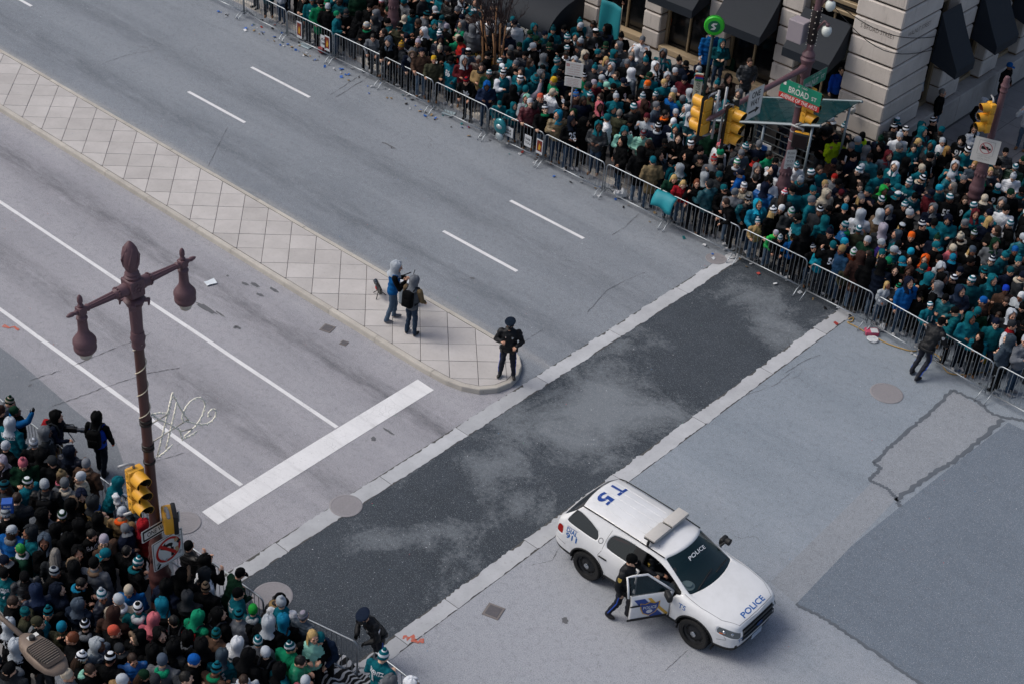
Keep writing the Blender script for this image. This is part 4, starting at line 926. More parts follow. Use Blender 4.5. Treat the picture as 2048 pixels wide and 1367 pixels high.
for (x, y) in ((-19.4, 37.1), (-19.4, 39.2), (-21.0, 37.1), (-21.0, 39.2), (-22.5, 37.1), (-22.5, 39.2)):
    b = MB(); b.tube([(x+21, y-38.2, .15), (x+21, y-38.2, cz(x)-.05)], .04, 8); b.build('post', STL, st, True)
for y in (37.12, 39.18):
    for z in (.4, .65, .9, 1.15, 1.4): 
        b = MB(); b.tube([(1.55, y-38.2, z), (-1.5, y-38.2, z)], .018, 6); b.build('rail', STL, st, True)
b = MB(); b.bbox((.15, -1.15, 1.55), (.5, .03, .62), .01); b.bbox((.18, -1.17, 1.70), (.2, .012, .2), .004, mi=1); b.build('access_sign', [mat('panel_grey', 'a9aaac', .6), mat('access_blue', '1e4f94', .5)], st)
# round green station disc on its totem
t = thing('station_sign', 'lime green round station disc on a dark post with striped totem', 'sign', (-23.85, 38.0, .15), math.radians(-58))
GRN = mat('lime_disc', '2fae2a', .4, var=.06, coat=.2); Ry = Matrix.Rotation(math.pi/2, 3, 'Y')
b = MB(); b.lathe([(.20, -.10), (.29, -.09), (.315, -.05), (.315, -.03)], 32, (0, 0, 4.22), Ry); b.lathe([(.315, .03), (.315, .05), (.29, .09), (.20, .10)], 32, (0, 0, 4.22), Ry); b.build('disc', GRN, t, 'auto')
b = MB(); b.lathe([(.30, -.03), (.30, .03)], 32, (0, 0, 4.22), Ry); b.build('rim', mat('disc_rim', '0d3a2c', .5), t, 'auto')
b = MB(); b.lathe([(.19, .101), (.19, .106), (0, .107)], 28, (0, 0, 4.22), Ry); ib = b.build('emblem_field', mat('emblem_green', '0e5a3c', .5), t, 'auto')
b = MB(); poly2(b, [(-.10, .03), (-.04, .11), (.09, .11), (.06, .06), (-.01, .06), (.01, .01), (.07, -.03), (.02, -.11), (-.10, -.11), (-.06, -.06), (.0, -.05), (-.04, -.01)], (.11, 0, 4.22), Y_, Z_); b.build('emblem', LET, ib)
b = MB(); b.tube([(0, 0, 0), (0, 0, 3.95)], .05, 10); b.build('post', mat('post_dark_green', '1b2a26', .5), t, True)
b = MB(); b.bbox((.02, -.22, 1.95), (.06, .26, 1.25), .01); tp = b.build('totem', mat('totem_cream', 'b9b6a4', .6), t)
for k, c in enumerate(('a5302a', '2d3f8f', '2b7a45')): 
    b = MB(); b.box((.055, -.22, 2.50-k*.07), (.012, .26, .065)); b.build('stripe', mat('stripe_'+c, c, .5), tp)
b = MB(); put_text(b, 'SEPTA Walnut', (.053, -.22, 1.85), (0, 0, -1), (0, 1, 0), .95, .12, 0); b.build('lettering', BLACKP, tp)
# overhead cables from the mast to the building
for i, (p, q, sag) in enumerate((((-18.85, 35.75, 7.5), (-19.05, 44.2, 3.9), .5), ((-18.85, 35.75, 7.4), (-19.05, 43.6, 3.6), .7))):
    p, q = Vector(p), Vector(q); b = MB(); b.tube([p.lerp(q, k/12)-Vector((0, 0, sag*math.sin(math.pi*k/12))) for k in range(13)], .013, 5)
    tag(b.build('overhead_cable', mat('cable_black', '131314', .6), None, True), ('upper' if i == 0 else 'lower')+' black cable sagging from the mast pole to the building corner', 'cable')
# ------------------------------------------------------------------ planter and bare birch
pl = thing('planter', 'round maroon planter with dry yellow grass beside bare birch stems', 'planter', (-31.6, 35.75, .15))
b = MB(); b.lathe([(.42, 0), (.52, .25), (.60, .55), (.62, .60), (.55, .60), (.54, .5)], 24); b.build('pot', mat('pot_brown', '6d4f49', .7, var=.15), pl, 'auto')
b = MB(); b.lathe([(.55, .5), (0, .53)], 20); b.build('soil', mat('soil', '2a221b', .95), pl)
b = MB()
for k in range(900):
    a = random.uniform(0, 6.28); r = random.uniform(0, .48); c = Vector((r*math.cos(a), r*math.sin(a), .5)); o = random.uniform(0, 6.28); L = random.uniform(.2, .5); s = random.uniform(.1, .35)
    d = Vector((math.cos(o)*s, math.sin(o)*s, L)); w = Vector((-math.sin(o), math.cos(o), 0))*.008
    b.add([c-w, c+w, c+d*.6+w*.7, c+d+Vector((d.x, d.y, -.1))*.5, c+d*.6-w*.7], [(0, 1, 2, 3, 4)], 0 if k % 4 else 1)
b.build('dry_grass', [mat('straw', '9a7d2f', .8, var=.3, vs=9), mat('sedge_green', '3c4a24', .8, var=.3)], pl)
tr = thing('birch_tree', 'bare multi-stem birch with tan stems and dark twigs over the crowd', 'tree', (-31.15, 36.35, .15))
BARK = mat('birch_bark', '9c7350', .75, var=.3, vs=6, bump=.3, bs=30, dirt=('4d3526', 7, .6)); TWIG = mat('twig', '2f2324', .8, var=.2)
rt = random.Random(12); tw = MB()
def grow(p, d, L, r, depth, mb):
    pts = [p]; q = p.copy(); dd = d.copy()
    for k in range(4):
        dd = (dd+Vector((rt.uniform(-.12, .12), rt.uniform(-.12, .12), .05))).normalized(); q = q+dd*L/4; pts.append(q.copy())
    mb.tube(pts, [r, r*.9, r*.8, r*.7, r*.6], 7 if depth == 0 else 4)
    if depth < 4:
        for k in range(3 if depth else 6):
            i = rt.choice((1, 2, 3, 4)) if depth else rt.choice((2, 3, 3, 4, 4)); a = rt.uniform(0, 6.28); s = rt.uniform(.35, .8)
            nd = (dd+Vector((math.cos(a)*s, math.sin(a)*s, rt.uniform(-.1, .3)))).normalized()
            grow(pts[i], nd, L*rt.uniform(.4, .62), r*.48, depth+1, tw)
for k in range(6):
    a = 2*math.pi*k/6; mb = MB(); grow(Vector((.55*math.cos(a)*rt.uniform(.3, 1), .55*math.sin(a)*rt.uniform(.3, 1), 0)), Vector((math.cos(a)*.12-.06, math.sin(a)*.12, 1)).normalized(), rt.uniform(2.1, 2.6), .045, 0, mb)
    mb.build('trunk', BARK, tr, True)
tw.build('crown', TWIG, tr)
# ------------------------------------------------------------------ police patrol car
CARX, CARY, CARA = -12.585, 21.375, math.radians(.8)
car = thing('patrol_car', 'white police sport utility car with its front door open in the junction', 'car', (CARX, CARY, .004), CARA)
N = NT('car_paint_white'); co = N.coord()
cw = N.mix(N.ramp(N.noise(co, 2.5, 6, .7), [(.4, 0), (.75, 1)]), srgb('d6d7d9'), srgb('cbcccd'))
sz = N.n('SeparateXYZ'); N.l(co, sz.inputs[0])
grime = N.math('MULTIPLY', N.ramp(sz.outputs[2], [(.3, 1), (.75, 0)]), N.ramp(N.noise(co, 9, 6, .7), [(.4, 0), (.7, 1)]))
cw = N.mix(N.math('MULTIPLY', grime, .5), cw, srgb('8e8a84'))
N.set(col=cw, rough=.22, spec=.5, coat=.6); N.b.inputs['Coat Roughness'].default_value = .06; WPAINT = N.m
BPLAST = mat('black_plastic', '17181a', .6, var=.2, vs=8); TRIM = mat('dark_interior', '141517', .8, var=.15)
def tint(name, col, alpha, rough=.03):
    N = NT(name); N.set(col=srgb(col), rough=rough, spec=.7, alpha=alpha, coat=.5); N.b.inputs['Coat Roughness'].default_value = .02; return N.m
GL_W = tint('windscreen_glass', '0d2a2e', .55); GL_S = tint('side_glass', '0a1214', .80); GL_D = tint('door_glass', '12262a', .5)
CHROME = mat('chrome', 'b9bcc0', .18, 1.0, var=.03); RUBBER = mat('tyre_rubber', '1b1b1c', .85, var=.2, vs=20, bump=.2, bs=80)
RIMB = mat('rim_black', '26272a', .4, .4, var=.2)
full = [(0, .26), (.78, .26), (.93, .32), (.965, .45), (.99, .85), (.965, 1.03), (.915, 1.11), (.70, 1.50), (.635, 1.585), (.40, 1.67), (0, 1.70)]
def stn(x, ov=None, ys=1.0, zs=None):
    P = [[x, p[0]*ys, p[1]] for p in full]
    for k, q in (ov or {}).items():
        for i in range(3):
            if q[i] is not None: P[k][i] = q[i]
    return P
_ = None
ST = [
 stn(-2.36, {0: (_, 0, .48), 1: (_, .74, .46), 2: (-2.36, .82, .48), 3: (-2.38, .84, .56), 4: (-2.38, .84, .84), 5: (-2.36, .82, 1.02), 6: (-2.34, .78, 1.12), 7: (-2.32, .70, 1.15), 8: (-2.32, .62, 1.16), 9: (-2.33, .36, 1.17), 10: (-2.34, 0, 1.17)}),
 stn(-2.28, {0: (_, 0, .36), 1: (_, .80, .36), 2: (_, .90, .40), 3: (_, .925, .5), 4: (_, .93, .86), 5: (_, .905, 1.06), 6: (-2.26, .87, 1.17), 7: (-2.25, .78, 1.21), 8: (-2.25, .69, 1.22), 9: (-2.27, .39, 1.23), 10: (-2.28, 0, 1.23)}),
 stn(-2.10, {2: (_, .92, _), 3: (_, .95, _), 4: (_, .965, _), 5: (_, .94, 1.10), 6: (-2.10, .885, 1.22), 7: (-1.95, .715, 1.50), 8: (-1.86, .63, 1.60), 9: (-1.90, .40, 1.675), 10: (-1.93, 0, 1.70)}),
 stn(-1.80, {5: (_, .96, 1.08), 6: (_, .90, 1.19), 7: (_, .705, 1.515), 8: (_, .635, 1.615), 9: (_, .40, 1.695), 10: (_, 0, 1.725)}), stn(-1.22, {6: (_, .905, 1.16), 7: (_, .80, 1.35), 8: (_, .635, 1.61), 9: (_, .40, 1.69), 10: (_, 0, 1.72)}), stn(-1.02, {6: (_, .91, 1.13), 8: (_, .635, 1.60), 9: (_, .40, 1.685), 10: (_, 0, 1.715)}), stn(-.24), stn(-.12),
 stn(.40, {7: (.36, .695, 1.475), 8: (.34, .63, 1.555), 9: (.48, .40, 1.635), 10: (.54, 0, 1.66)}),
 stn(.80, {5: (_, .96, 1.04), 6: (.92, .905, 1.09), 7: (1.08, .84, 1.105), 8: (1.14, .76, 1.115), 9: (1.27, .44, 1.14), 10: (1.32, 0, 1.15)}),
 stn(1.48, {5: (_, .955, 1.01), 6: (_, .88, 1.07), 7: (_, .78, 1.09), 8: (_, .66, 1.105), 9: (_, .36, 1.135), 10: (_, 0, 1.14)}),
 stn(1.98, {1: (_, .74, .28), 2: (_, .90, .33), 3: (_, .93, _), 4: (_, .945, .80), 5: (_, .895, .955), 6: (_, .82, 1.015), 7: (_, .72, 1.035), 8: (_, .61, 1.05), 9: (_, .33, 1.08), 10: (_, 0, 1.085)}),
 stn(2.28, {0: (_, 0, .24), 1: (_, .66, .26), 2: (2.27, .82, .32), 3: (_, .845, .45), 4: (_, .845, .74), 5: (_, .79, .89), 6: (_, .73, .96), 7: (_, .64, .985), 8: (_, .53, 1.0), 9: (_, .29, 1.03), 10: (_, 0, 1.035)}),
 stn(2.40, {0: (_, 0, .26), 1: (2.34, .54, .27), 2: (2.38, .66, .33), 3: (2.42, .68, .46), 4: (2.42, .68, .70), 5: (2.38, .64, .83), 6: (2.365, .60, .90), 7: (2.36, .53, .925), 8: (2.36, .44, .94), 9: (2.37, .25, .965), 10: (2.38, 0, .97)}),
]
MI = dict(paint=0, clad=1, wind=2, rearg=3, side=4, door=5, doorg=6, head=7, tail=8, pillar=9, hood=10, rdoor=11)
NS_, NR = len(ST), 11
bm = bmesh.new(); cr = bm.edges.layers.float.new('crease_edge')
V = {}
for i in range(NS_):
    for j in range(NR):
        x, y, z = ST[i][j]
        if y == 0: V[i, j, 0] = V[i, j, 1] = bm.verts.new((x, 0, z))
        else:
            V[i, j, 0] = bm.verts.new((x, -y, z)); V[i, j, 1] = bm.verts.new((x, y, z))
def region(i, j, s):
    if j <= 2: return 'clad'
    if i == 8 and j >= 8: return 'wind'
    if i == 1 and j >= 7: return 'rearg'
    if j == 6 and i in (2, 3): return 'side'
    if j == 6 and i == 5: return 'side'
    if i in (7, 8) and j == 6: return 'doorg' if s == 0 else 'side'
    if j == 6 and i == 6: return 'pillar'
    if i in (7, 8) and 3 <= j <= 5: return 'door' if s == 0 else 'paint'
    if i in (11, 12) and j == 4: return 'head'
    if i == 1 and j == 4: return 'tail'
    if i in (9, 10, 11) and j >= 7: return 'hood'
    if i in (5, 6) and 3 <= j <= 5: return 'rdoor'
    return 'paint'
for i in range(NS_-1):
    for j in range(NR-1):
        for s in (0, 1):
            q = [V[i, j, s], V[i+1, j, s], V[i+1, j+1, s], V[i, j+1, s]]
            if s == 0: q = q if True else q
            u = []
            for w in q:
                if w not in u: u.append(w)
            f = bm.faces.new(u if s == 0 else u[::-1]); f.material_index = MI[region(i, j, s)]
for i in (0, NS_-1):
    for j in range(NR-1):
        q = [V[i, j, 0], V[i, j+1, 0], V[i, j+1, 1], V[i, j, 1]]; u = []
        for w in q:
            if w not in u: u.append(w)
        f = bm.faces.new(u if i == 0 else u[::-1]); f.material_index = MI['clad' if j <= 2 else 'paint']
bmesh.ops.recalc_face_normals(bm, faces=bm.faces)
GLZ = {MI[k] for k in ('wind', 'rearg', 'side', 'doorg', 'pillar')}
for e in bm.edges:
    fs = [f.material_index for f in e.link_faces]
    if len(fs) == 2 and fs[0] != fs[1]:
        a, c = fs
        if (a in GLZ) != (c in GLZ): e[cr] = .85
        elif MI['clad'] in fs: e[cr] = .6
        elif MI['head'] in fs or MI['tail'] in fs: e[cr] = .85
        elif MI['door'] in fs or MI['rdoor'] in fs: e[cr] = .0
for i in range(NS_-1):
    for s in (0, 1):
        for j, c in ((8, .45), (4, .25), (6, .3)):
            e = bm.edges.get((V[i, j, s], V[i+1, j, s]))
            if e: e[cr] = max(e[cr], c)
for j in range(NR-1):
    for s in (0, 1):
        for i, c in ((NS_-1, .25), (0, .35)):
            e = bm.edges.get((V[i, j, s], V[i, j+1, s]))
            if e: e[cr] = max(e[cr], c)
me = bpy.data.meshes.new('cage'); bm.to_mesh(me); bm.free()
CM = [WPAINT, BPLAST, GL_W, GL_S, GL_S, WPAINT, GL_D, mat('headlight_glass', '5d6468', .08, .4, var=.3, vs=12, coat=.6), mat('tail_red', '8e1513', .15, var=.15, vs=9, coat=.5), BPLAST, WPAINT, WPAINT, BPLAST]
for m_ in CM: me.materials.append(m_)
tmp = obj('tmp_cage', me); sb = tmp.modifiers.new('s', 'SUBSURF'); sb.levels = 3; sb.render_levels = 3
cut = MB()
for x in (1.48, -1.38):
    cut.lathe([(.445, -1.3), (.445, 1.3)], 40, (x, 0, .37), Matrix.Rotation(math.pi/2, 3, 'X'))
cut.m = [12]*len(cut.f); cme = cut.mesh('cut', CM); cuto = obj('tmp_cut', cme); cme.flip_normals() if False else None
bpy.context.view_layer.update(); dg = bpy.context.evaluated_depsgraph_get()
sub = bpy.data.meshes.new_from_object(tmp.evaluated_get(dg))
tmp2 = obj('tmp_sub', sub); bo = tmp2.modifiers.new('b', 'BOOLEAN'); bo.object = cuto; bo.operation = 'DIFFERENCE'; bo.solver = 'EXACT'; bo.material_mode = 'INDEX'
bpy.context.view_layer.update(); dg = bpy.context.evaluated_depsgraph_get()
shell = bpy.data.meshes.new_from_object(tmp2.evaluated_get(dg))
for o_ in (tmp, tmp2, cuto): bpy.data.objects.remove(o_)
shell_bvh = BVHTree.FromPolygons([v.co.copy() for v in shell.vertices], [tuple(p.vertices) for p in shell.polygons])
def split(me, keys, name, inner=None):
    ids = {MI[k] if isinstance(k, str) else k for k in keys}
    bm = bmesh.new(); bm.from_mesh(me)
    bmesh.ops.delete(bm, geom=[f for f in bm.faces if f.material_index not in ids], context='FACES')
    out = bpy.data.meshes.new(name); bm.to_mesh(out); bm.free()
    for m_ in me.materials: out.materials.append(m_)
    out.polygons.foreach_set('use_smooth', [True]*len(out.polygons)); out.set_sharp_from_angle(angle=math.radians(40)); return out
def solid(o, t, inner_mi):
    m_ = o.modifiers.new('s', 'SOLIDIFY'); m_.thickness = t; m_.offset = -1; m_.use_rim = True; m_.material_offset = inner_mi; m_.material_offset_rim = 0; return o
nm = len(shell.materials)
while len(shell.materials) < 14: shell.materials.append(TRIM)
body_me = split(shell, ['paint', 'clad', 'hood', 'rdoor', 'pillar', 12, 13] + [k for k in range(12, nm)], 'body')
# inner faces of the body shell take the dark interior material
for k in range(26): 
    if k >= len(body_me.materials): body_me.materials.append(TRIM)
solid(obj('body', body_me, car), .03, 14)
obj('windscreen', split(shell, ['wind'], 'windscreen'), car); obj('rear_window', split(shell, ['rearg'], 'rear_window'), car)
for nm_, ks in (('headlight', 'head'), ('tail_light', 'tail')):
    w = split(shell, [ks], nm_)
    for s in (-1, 1):
        bm = bmesh.new(); bm.from_mesh(w); bmesh.ops.delete(bm, geom=[f for f in bm.faces if f.calc_center_median().y*s < 0], context='FACES'); m2 = bpy.data.meshes.new(nm_); bm.to_mesh(m2); bm.free()
        for m_ in w.materials: m2.materials.append(m_)
        m2.polygons.foreach_set('use_smooth', [True]*len(m2.polygons)); obj(nm_, m2, car)
w = split(shell, ['side'], 'side_window'); bm = bmesh.new(); bm.from_mesh(w)
# each side window is its own pane
seen = set(); comps = []
bm.faces.ensure_lookup_table()
for f in bm.faces:
    if f.index in seen: continue
    st_ = [f]; comp = []
    seen.add(f.index)
    while st_:
        g = st_.pop(); comp.append(g.index)
        for e in g.edges:
            for h_ in e.link_faces:
                if h_.index not in seen: seen.add(h_.index); st_.append(h_)
    comps.append(set(comp))
bm.free()
for c in comps:
    bm = bmesh.new(); bm.from_mesh(w); bm.faces.ensure_lookup_table(); bmesh.ops.delete(bm, geom=[f for f in bm.faces if f.index not in c], context='FACES')
    m2 = bpy.data.meshes.new('side_window'); bm.to_mesh(m2); bm.free()
    for m_ in w.materials: m2.materials.append(m_)
    m2.polygons.foreach_set('use_smooth', [True]*len(m2.polygons)); obj('side_window', m2, car)
# the open door turns about its front edge
HX, HY = .80, -.965
door = obj('front_door', split(shell, ['door'], 'front_door'), car); solid(door, .09, 9-5+4)
for k in range(26):
    if k >= len(door.data.materials): door.data.materials.append(TRIM)
door.modifiers['s'].material_offset = 9
DA = math.radians(57)
Mh = Matrix.Translation((HX, HY, 0)) @ Matrix.Rotation(DA, 4, 'Z') @ Matrix.Translation((-HX, -HY, 0))
door.matrix_local = Mh
door['label'] = 'open white front door with blue and yellow stripes'
obj('window', split(shell, ['doorg'], 'window'), door)
b = MB(); b.tube([(-.125, -.925, 1.10), (-.125, -.855, 1.30), (-.115, -.71, 1.49), (.0, -.705, 1.497), (.34, -.70, 1.475), (.55, -.785, 1.33), (.72, -.85, 1.21), (.88, -.905, 1.09)], .026, 8); b.build('window_frame', WPAINT, door, True)
b = MB(); b.bbox((.02, -1.0, .90), (.22, .035, .035), .012); b.build('handle', BPLAST, door, 'auto')
b = MB(); b.bbox((.70, -1.08, 1.14), (.12, .26, .18), .045, seg=3); b.tube([(.72, -.93, 1.08), (.70, -1.0, 1.10)], .03, 8); b.build('mirror', BPLAST, door, 'auto')
b = MB(); b.bbox((.33, -.86, .75), (.85, .05, .5), .02); b.bbox((.3, -.83, .86), (.5, .08, .06), .02); b.build('door_card', TRIM, door)
# projected lettering and stripes
def project(b2, dirv, off=.004, bvh=None):
    out = []; d = Vector(dirv).normalized()
    for q in b2.v:
        q = Vector(q); h_ = (bvh or shell_bvh).ray_cast(q-d*1.5, d); out.append(tuple((h_[0]-d*off) if h_[0] is not None else q))
    b2.v = out; return b2
def dense_text(s, c, right, up, w, hgt, dirv, mi=0, bold=.0, off=.004):
    b2 = MB(); v, f = txt(s, bold); bm = bmesh.new()
    vs = [bm.verts.new((q[0], q[1], 0)) for q in v]
    for k in f:
        try: bm.faces.new([vs[i] for i in k])
        except ValueError: pass
    for it in range(3):
        es = [e for e in bm.edges if math.hypot((e.verts[0].co.x-e.verts[1].co.x)*w, (e.verts[0].co.y-e.verts[1].co.y)*hgt) > .05]
        if es: bmesh.ops.subdivide_edges(bm, edges=es, cuts=1); bmesh.ops.triangulate(bm, faces=bm.faces)
    bm.verts.index_update(); c = Vector(c); right = Vector(right); up = Vector(up)
    b2.add([c+right*(q.co.x*w)+up*(q.co.y*hgt) for q in bm.verts], [[q.index for q in f.verts] for f in bm.faces], mi); bm.free()
    return project(b2, dirv, off)
def grid_patch(corners, dirv, n=8, off=.003):
    """bilinear patch between four corners projected on the body"""
    A, B, C_, D = [Vector(q) for q in corners]; b2 = MB(); v = []
    for i in range(n+1):
        for j in range(n+1):
            s, t_ = i/n, j/n; v.append((A*(1-s)+B*s)*(1-t_)+(D*(1-s)+C_*s)*t_)
    b2.add(v, [(i*(n+1)+j, (i+1)*(n+1)+j, (i+1)*(n+1)+j+1, i*(n+1)+j+1) for i in range(n) for j in range(n)]); return project(b2, dirv, off)
BLUEV = mat('vinyl_blue', '15579a', .35, var=.06); BLUED = mat('vinyl_dark_blue', '1d3f86', .35, var=.06); GOLD = mat('vinyl_gold', 'c79a35', .35, var=.06); VWHITE = mat('vinyl_white', 'c9ccd0', .4)
DN = (0, 0, -1); SD = (0, 1, 0)
dense_text('POLICE', (2.22, 0.0, 1.1), (0, 1, 0), (-1, 0, 0), .78, .13, DN, bold=.02).build('hood_lettering', BLUEV, car)
dense_text('POLICE', (.70, 0.02, 1.7), (0, 1, 0), (-1, 0, 0), .56, .075, DN, bold=.02, off=.006).build('windscreen_lettering', VWHITE, car)
dense_text('T', (-1.62, .24, 1.8), (0, -1, 0), (1, 0, 0), .32, .34, DN, bold=.03).build('roof_letter', BLUED, car)
dense_text('5', (-1.62, -.20, 1.8), (0, -1, 0), (1, 0, 0), .30, .34, DN, bold=.03).build('roof_letter', BLUED, car)
dense_text('DIAL', (-1.86, -1.2, 1.05), (1, 0, 0), (0, 0, 1), .30, .11, SD, bold=.02).build('side_lettering', BLUEV, car)
dense_text('911', (-1.85, -1.2, .91), (1, 0, 0), (0, 0, 1), .31, .15, SD, bold=.03).build('side_lettering', BLUEV, car)
dense_text('T5', (1.12, -1.2, .93), (1, 0, 0), (0, 0, 1), .18, .11, SD, bold=.01).build('side_lettering', BLUEV, car)
dense_text('T5', (2.6, -.60, .62), (0, 1, 0), (0, 0, 1), .18, .10, (-1, 0, 0), bold=.01).build('bumper_lettering', BLUEV, car)
dense_text('EMERGENCY', (-1.86, -1.2, 1.125), (1, 0, 0), (0, 0, 1), .30, .025, SD).build('side_lettering', BLUED, car)
grid_patch([(.0, -1.2, 1.04), (.24, -1.2, 1.04), (.74, -1.2, .46), (.44, -1.2, .46)], SD).build('stripe_blue', BLUED, door)
grid_patch([(.30, -1.2, 1.04), (.38, -1.2, 1.04), (.80, -1.2, .54), (.78, -1.2, .46)], SD).build('stripe_gold', GOLD, door)
bd = [(-.20, .16), (-.10, .13), (0, .17), (.10, .13), (.20, .16), (.19, .02), (.13, -.12), (0, -.20), (-.13, -.12), (-.19, .02)]
def badge(sc, off, m_, nm_):
    b2 = MB(); b2.add([(.36+p[0]*sc, -1.2, .77+p[1]*sc) for p in bd]+[(.36, -1.2, .77)], [(k, (k+1) % 10, 10) for k in range(10)]); return project(b2, SD, off).build(nm_, m_, door)
grid_patch([(-.11, -1.2, .52), (.78, -1.2, .52), (.78, -1.2, .44), (-.11, -1.2, .44)], SD, 8, .005).build('sill_strip', BPLAST, door)
badge(1.12, .006, GOLD, 'badge_rim'); badge(.98, .009, BLUED, 'badge')
dense_text('POLICE', (.36, -1.2, .81), (1, 0, 0), (0, 0, 1), .30, .085, SD, bold=.02, off=.012).build('badge_lettering', VWHITE, door)
b2 = MB(); b2.add([(.36+.07*math.cos(k*.524), -1.2, .69+.055*math.sin(k*.524)) for k in range(12)], [tuple(range(12))]); project(b2, SD, .012).build('badge_seal', VWHITE, door)
b2 = MB(); b2.add([(-1.15+.06*math.cos(k*.524), -1.2, 1.22+.06*math.sin(k*.524)) for k in range(12)]+[(-1.15+.048*math.cos(k*.524), -1.2, 1.22+.048*math.sin(k*.524)) for k in range(12)], [(k, (k+1) % 12, 12+(k+1) % 12, 12+k) for k in range(12)]); project(b2, SD, .004).build('round_emblem', BPLAST, car)
# panel gaps
def seam(pts, dirv, r=.006):
    b2 = MB(); P_ = []
    for i in range(len(pts)-1):
        for k in range(6): P_.append(Vector(pts[i]).lerp(Vector(pts[i+1]), k/6))
    P_.append(Vector(pts[-1])); d = Vector(dirv).normalized(); out = []
    for q in P_:
        h_ = shell_bvh.ray_cast(q-d*1.5, d)
        if h_[0] is not None: out.append(h_[0]+d*.002)
    if len(out) > 1: b2.tube(out, r, 5)
    return b2
for (pts, dv) in [([(-1.05, -1.2, 1.05), (-1.12, -1.2, .9), (-.98, -1.2, .6), (-.86, -1.2, .46)], SD), ([(-.86, -1.2, .46), (-.18, -1.2, .46)], SD), ([(-.18, -1.2, 1.08), (-.18, -1.2, .46)], SD),
    ([(-1.05, -1.1, 1.08), (-1.04, -.9, 1.3), (-1.0, -.78, 1.5)], SD),
    ([(1.05, -.82, 1.4), (1.5, -.84, 1.4), (1.98, -.78, 1.4), (2.29, -.60, 1.4)], DN), ([(1.05, .82, 1.4), (1.5, .84, 1.4), (1.98, .78, 1.4), (2.29, .60, 1.4)], DN), ([(2.30, -.60, 1.4), (2.325, -.3, 1.4), (2.335, 0, 1.4), (2.325, .3, 1.4), (2.30, .60, 1.4)], DN),
    ([(2.1, -1.2, .84), (2.2, -1.2, .66), (2.0, -1.2, .60)], SD), ([(-2.0, -1.2, .62), (-2.3, -1.2, .66)], SD), ([(1.4, -.45, 1.4), (2.3, -.38, 1.4)], DN), ([(1.4, .45, 1.4), (2.3, .38, 1.4)], DN)]:
    seam(pts, dv, .005 if abs(pts[0][1]) > .5 else .0025).build('panel_gap', BPLAST if abs(pts[0][1]) > .5 else WPAINT, car, True)
for s in (-1, 1):
    b = MB(); b.tube([(.33, s*.645, 1.565), (-.3, s*.655, 1.602), (-1.2, s*.655, 1.628), (-1.7, s*.652, 1.63), (-1.86, s*.635, 1.605)], .014, 6); b.build('roof_gutter', BPLAST, car, True)
    for x in (1.48, -1.38):
        b = MB(); P_ = []
        for k in range(25):
            a = math.radians(-18+216*k/24); z = .37+.455*math.sin(a); xx = x+.455*math.cos(a)
            h_ = shell_bvh.ray_cast(Vector((xx, s*1.6, z)), Vector((0, -s, 0))); y = h_[0].y if h_[0] is not None and abs(h_[0].y) > .7 else s*.93
            P_.append((xx, y, z))
        b.tube(P_, .022, 6); b.build('wheel_arch', BPLAST, car, True)
b = MB()
for y in (-.42, -.21, 0, .21, .42): 
    for x0_, x1_ in ((-1.85, -.28),):
        P_ = [Vector((x0_+(x1_-x0_)*k/10, y, 1.9)) for k in range(11)]; b.tube([shell_bvh.ray_cast(q, Vector((0, 0, -1)))[0] for q in P_], .007, 4)
b.build('roof_ribs', WPAINT, car, True)
# wheels
def wheel(x, s):
    Rw = Matrix.Rotation(s*math.pi/2, 3, 'X')        # lathe +z -> outward
    Rw = Matrix.Rotation(-s*math.pi/2, 3, 'X')
    b = MB(); b.lathe([(.25, -.11), (.345, -.115), (.365, -.09), (.372, 0), (.365, .09), (.345, .115), (.29, .12), (.25, .105)], 36, (0, 0, 0), Rw, caps=False)
    for k in range(36):
        a = 2*math.pi*k/36; q = Rw @ Vector((.371*math.cos(a), .371*math.sin(a), 0)); b.box(tuple(q), (.012, .18, .012))
    w = b.build('wheel', RUBBER, car, 'auto', (x, s*.865, .372))
    b = MB(); b.lathe([(.256, .11), (.245, .06), (.20, .035), (.15, .06), (.10, .075), (.095, .07), (0, .07)], 30, (0, 0, 0), Rw, caps=False)
    for k in range(10):
        a = 2*math.pi*k/10; b.ball(Rw @ Vector((.19*math.cos(a), .19*math.sin(a), .040)), (.028, .012, .028), 8, 4, 1)
    b.build('rim', [RIMB, mat('rim_hole', '060607', .9)], w, 'auto')
    b = MB(); b.lathe([(.07, .075), (.068, .10), (.05, .115), (0, .12)], 18, (0, 0, 0), Rw)
    for k in range(5): 
        a = 2*math.pi*k/5; b.ball(Rw @ Vector((.055*math.cos(a), .055*math.sin(a), .10)), .012, 6, 4)
    b.build('hub_cap', CHROME, w, 'auto')
for x in (1.48, -1.38):
    for s in (-1, 1): wheel(x, s)
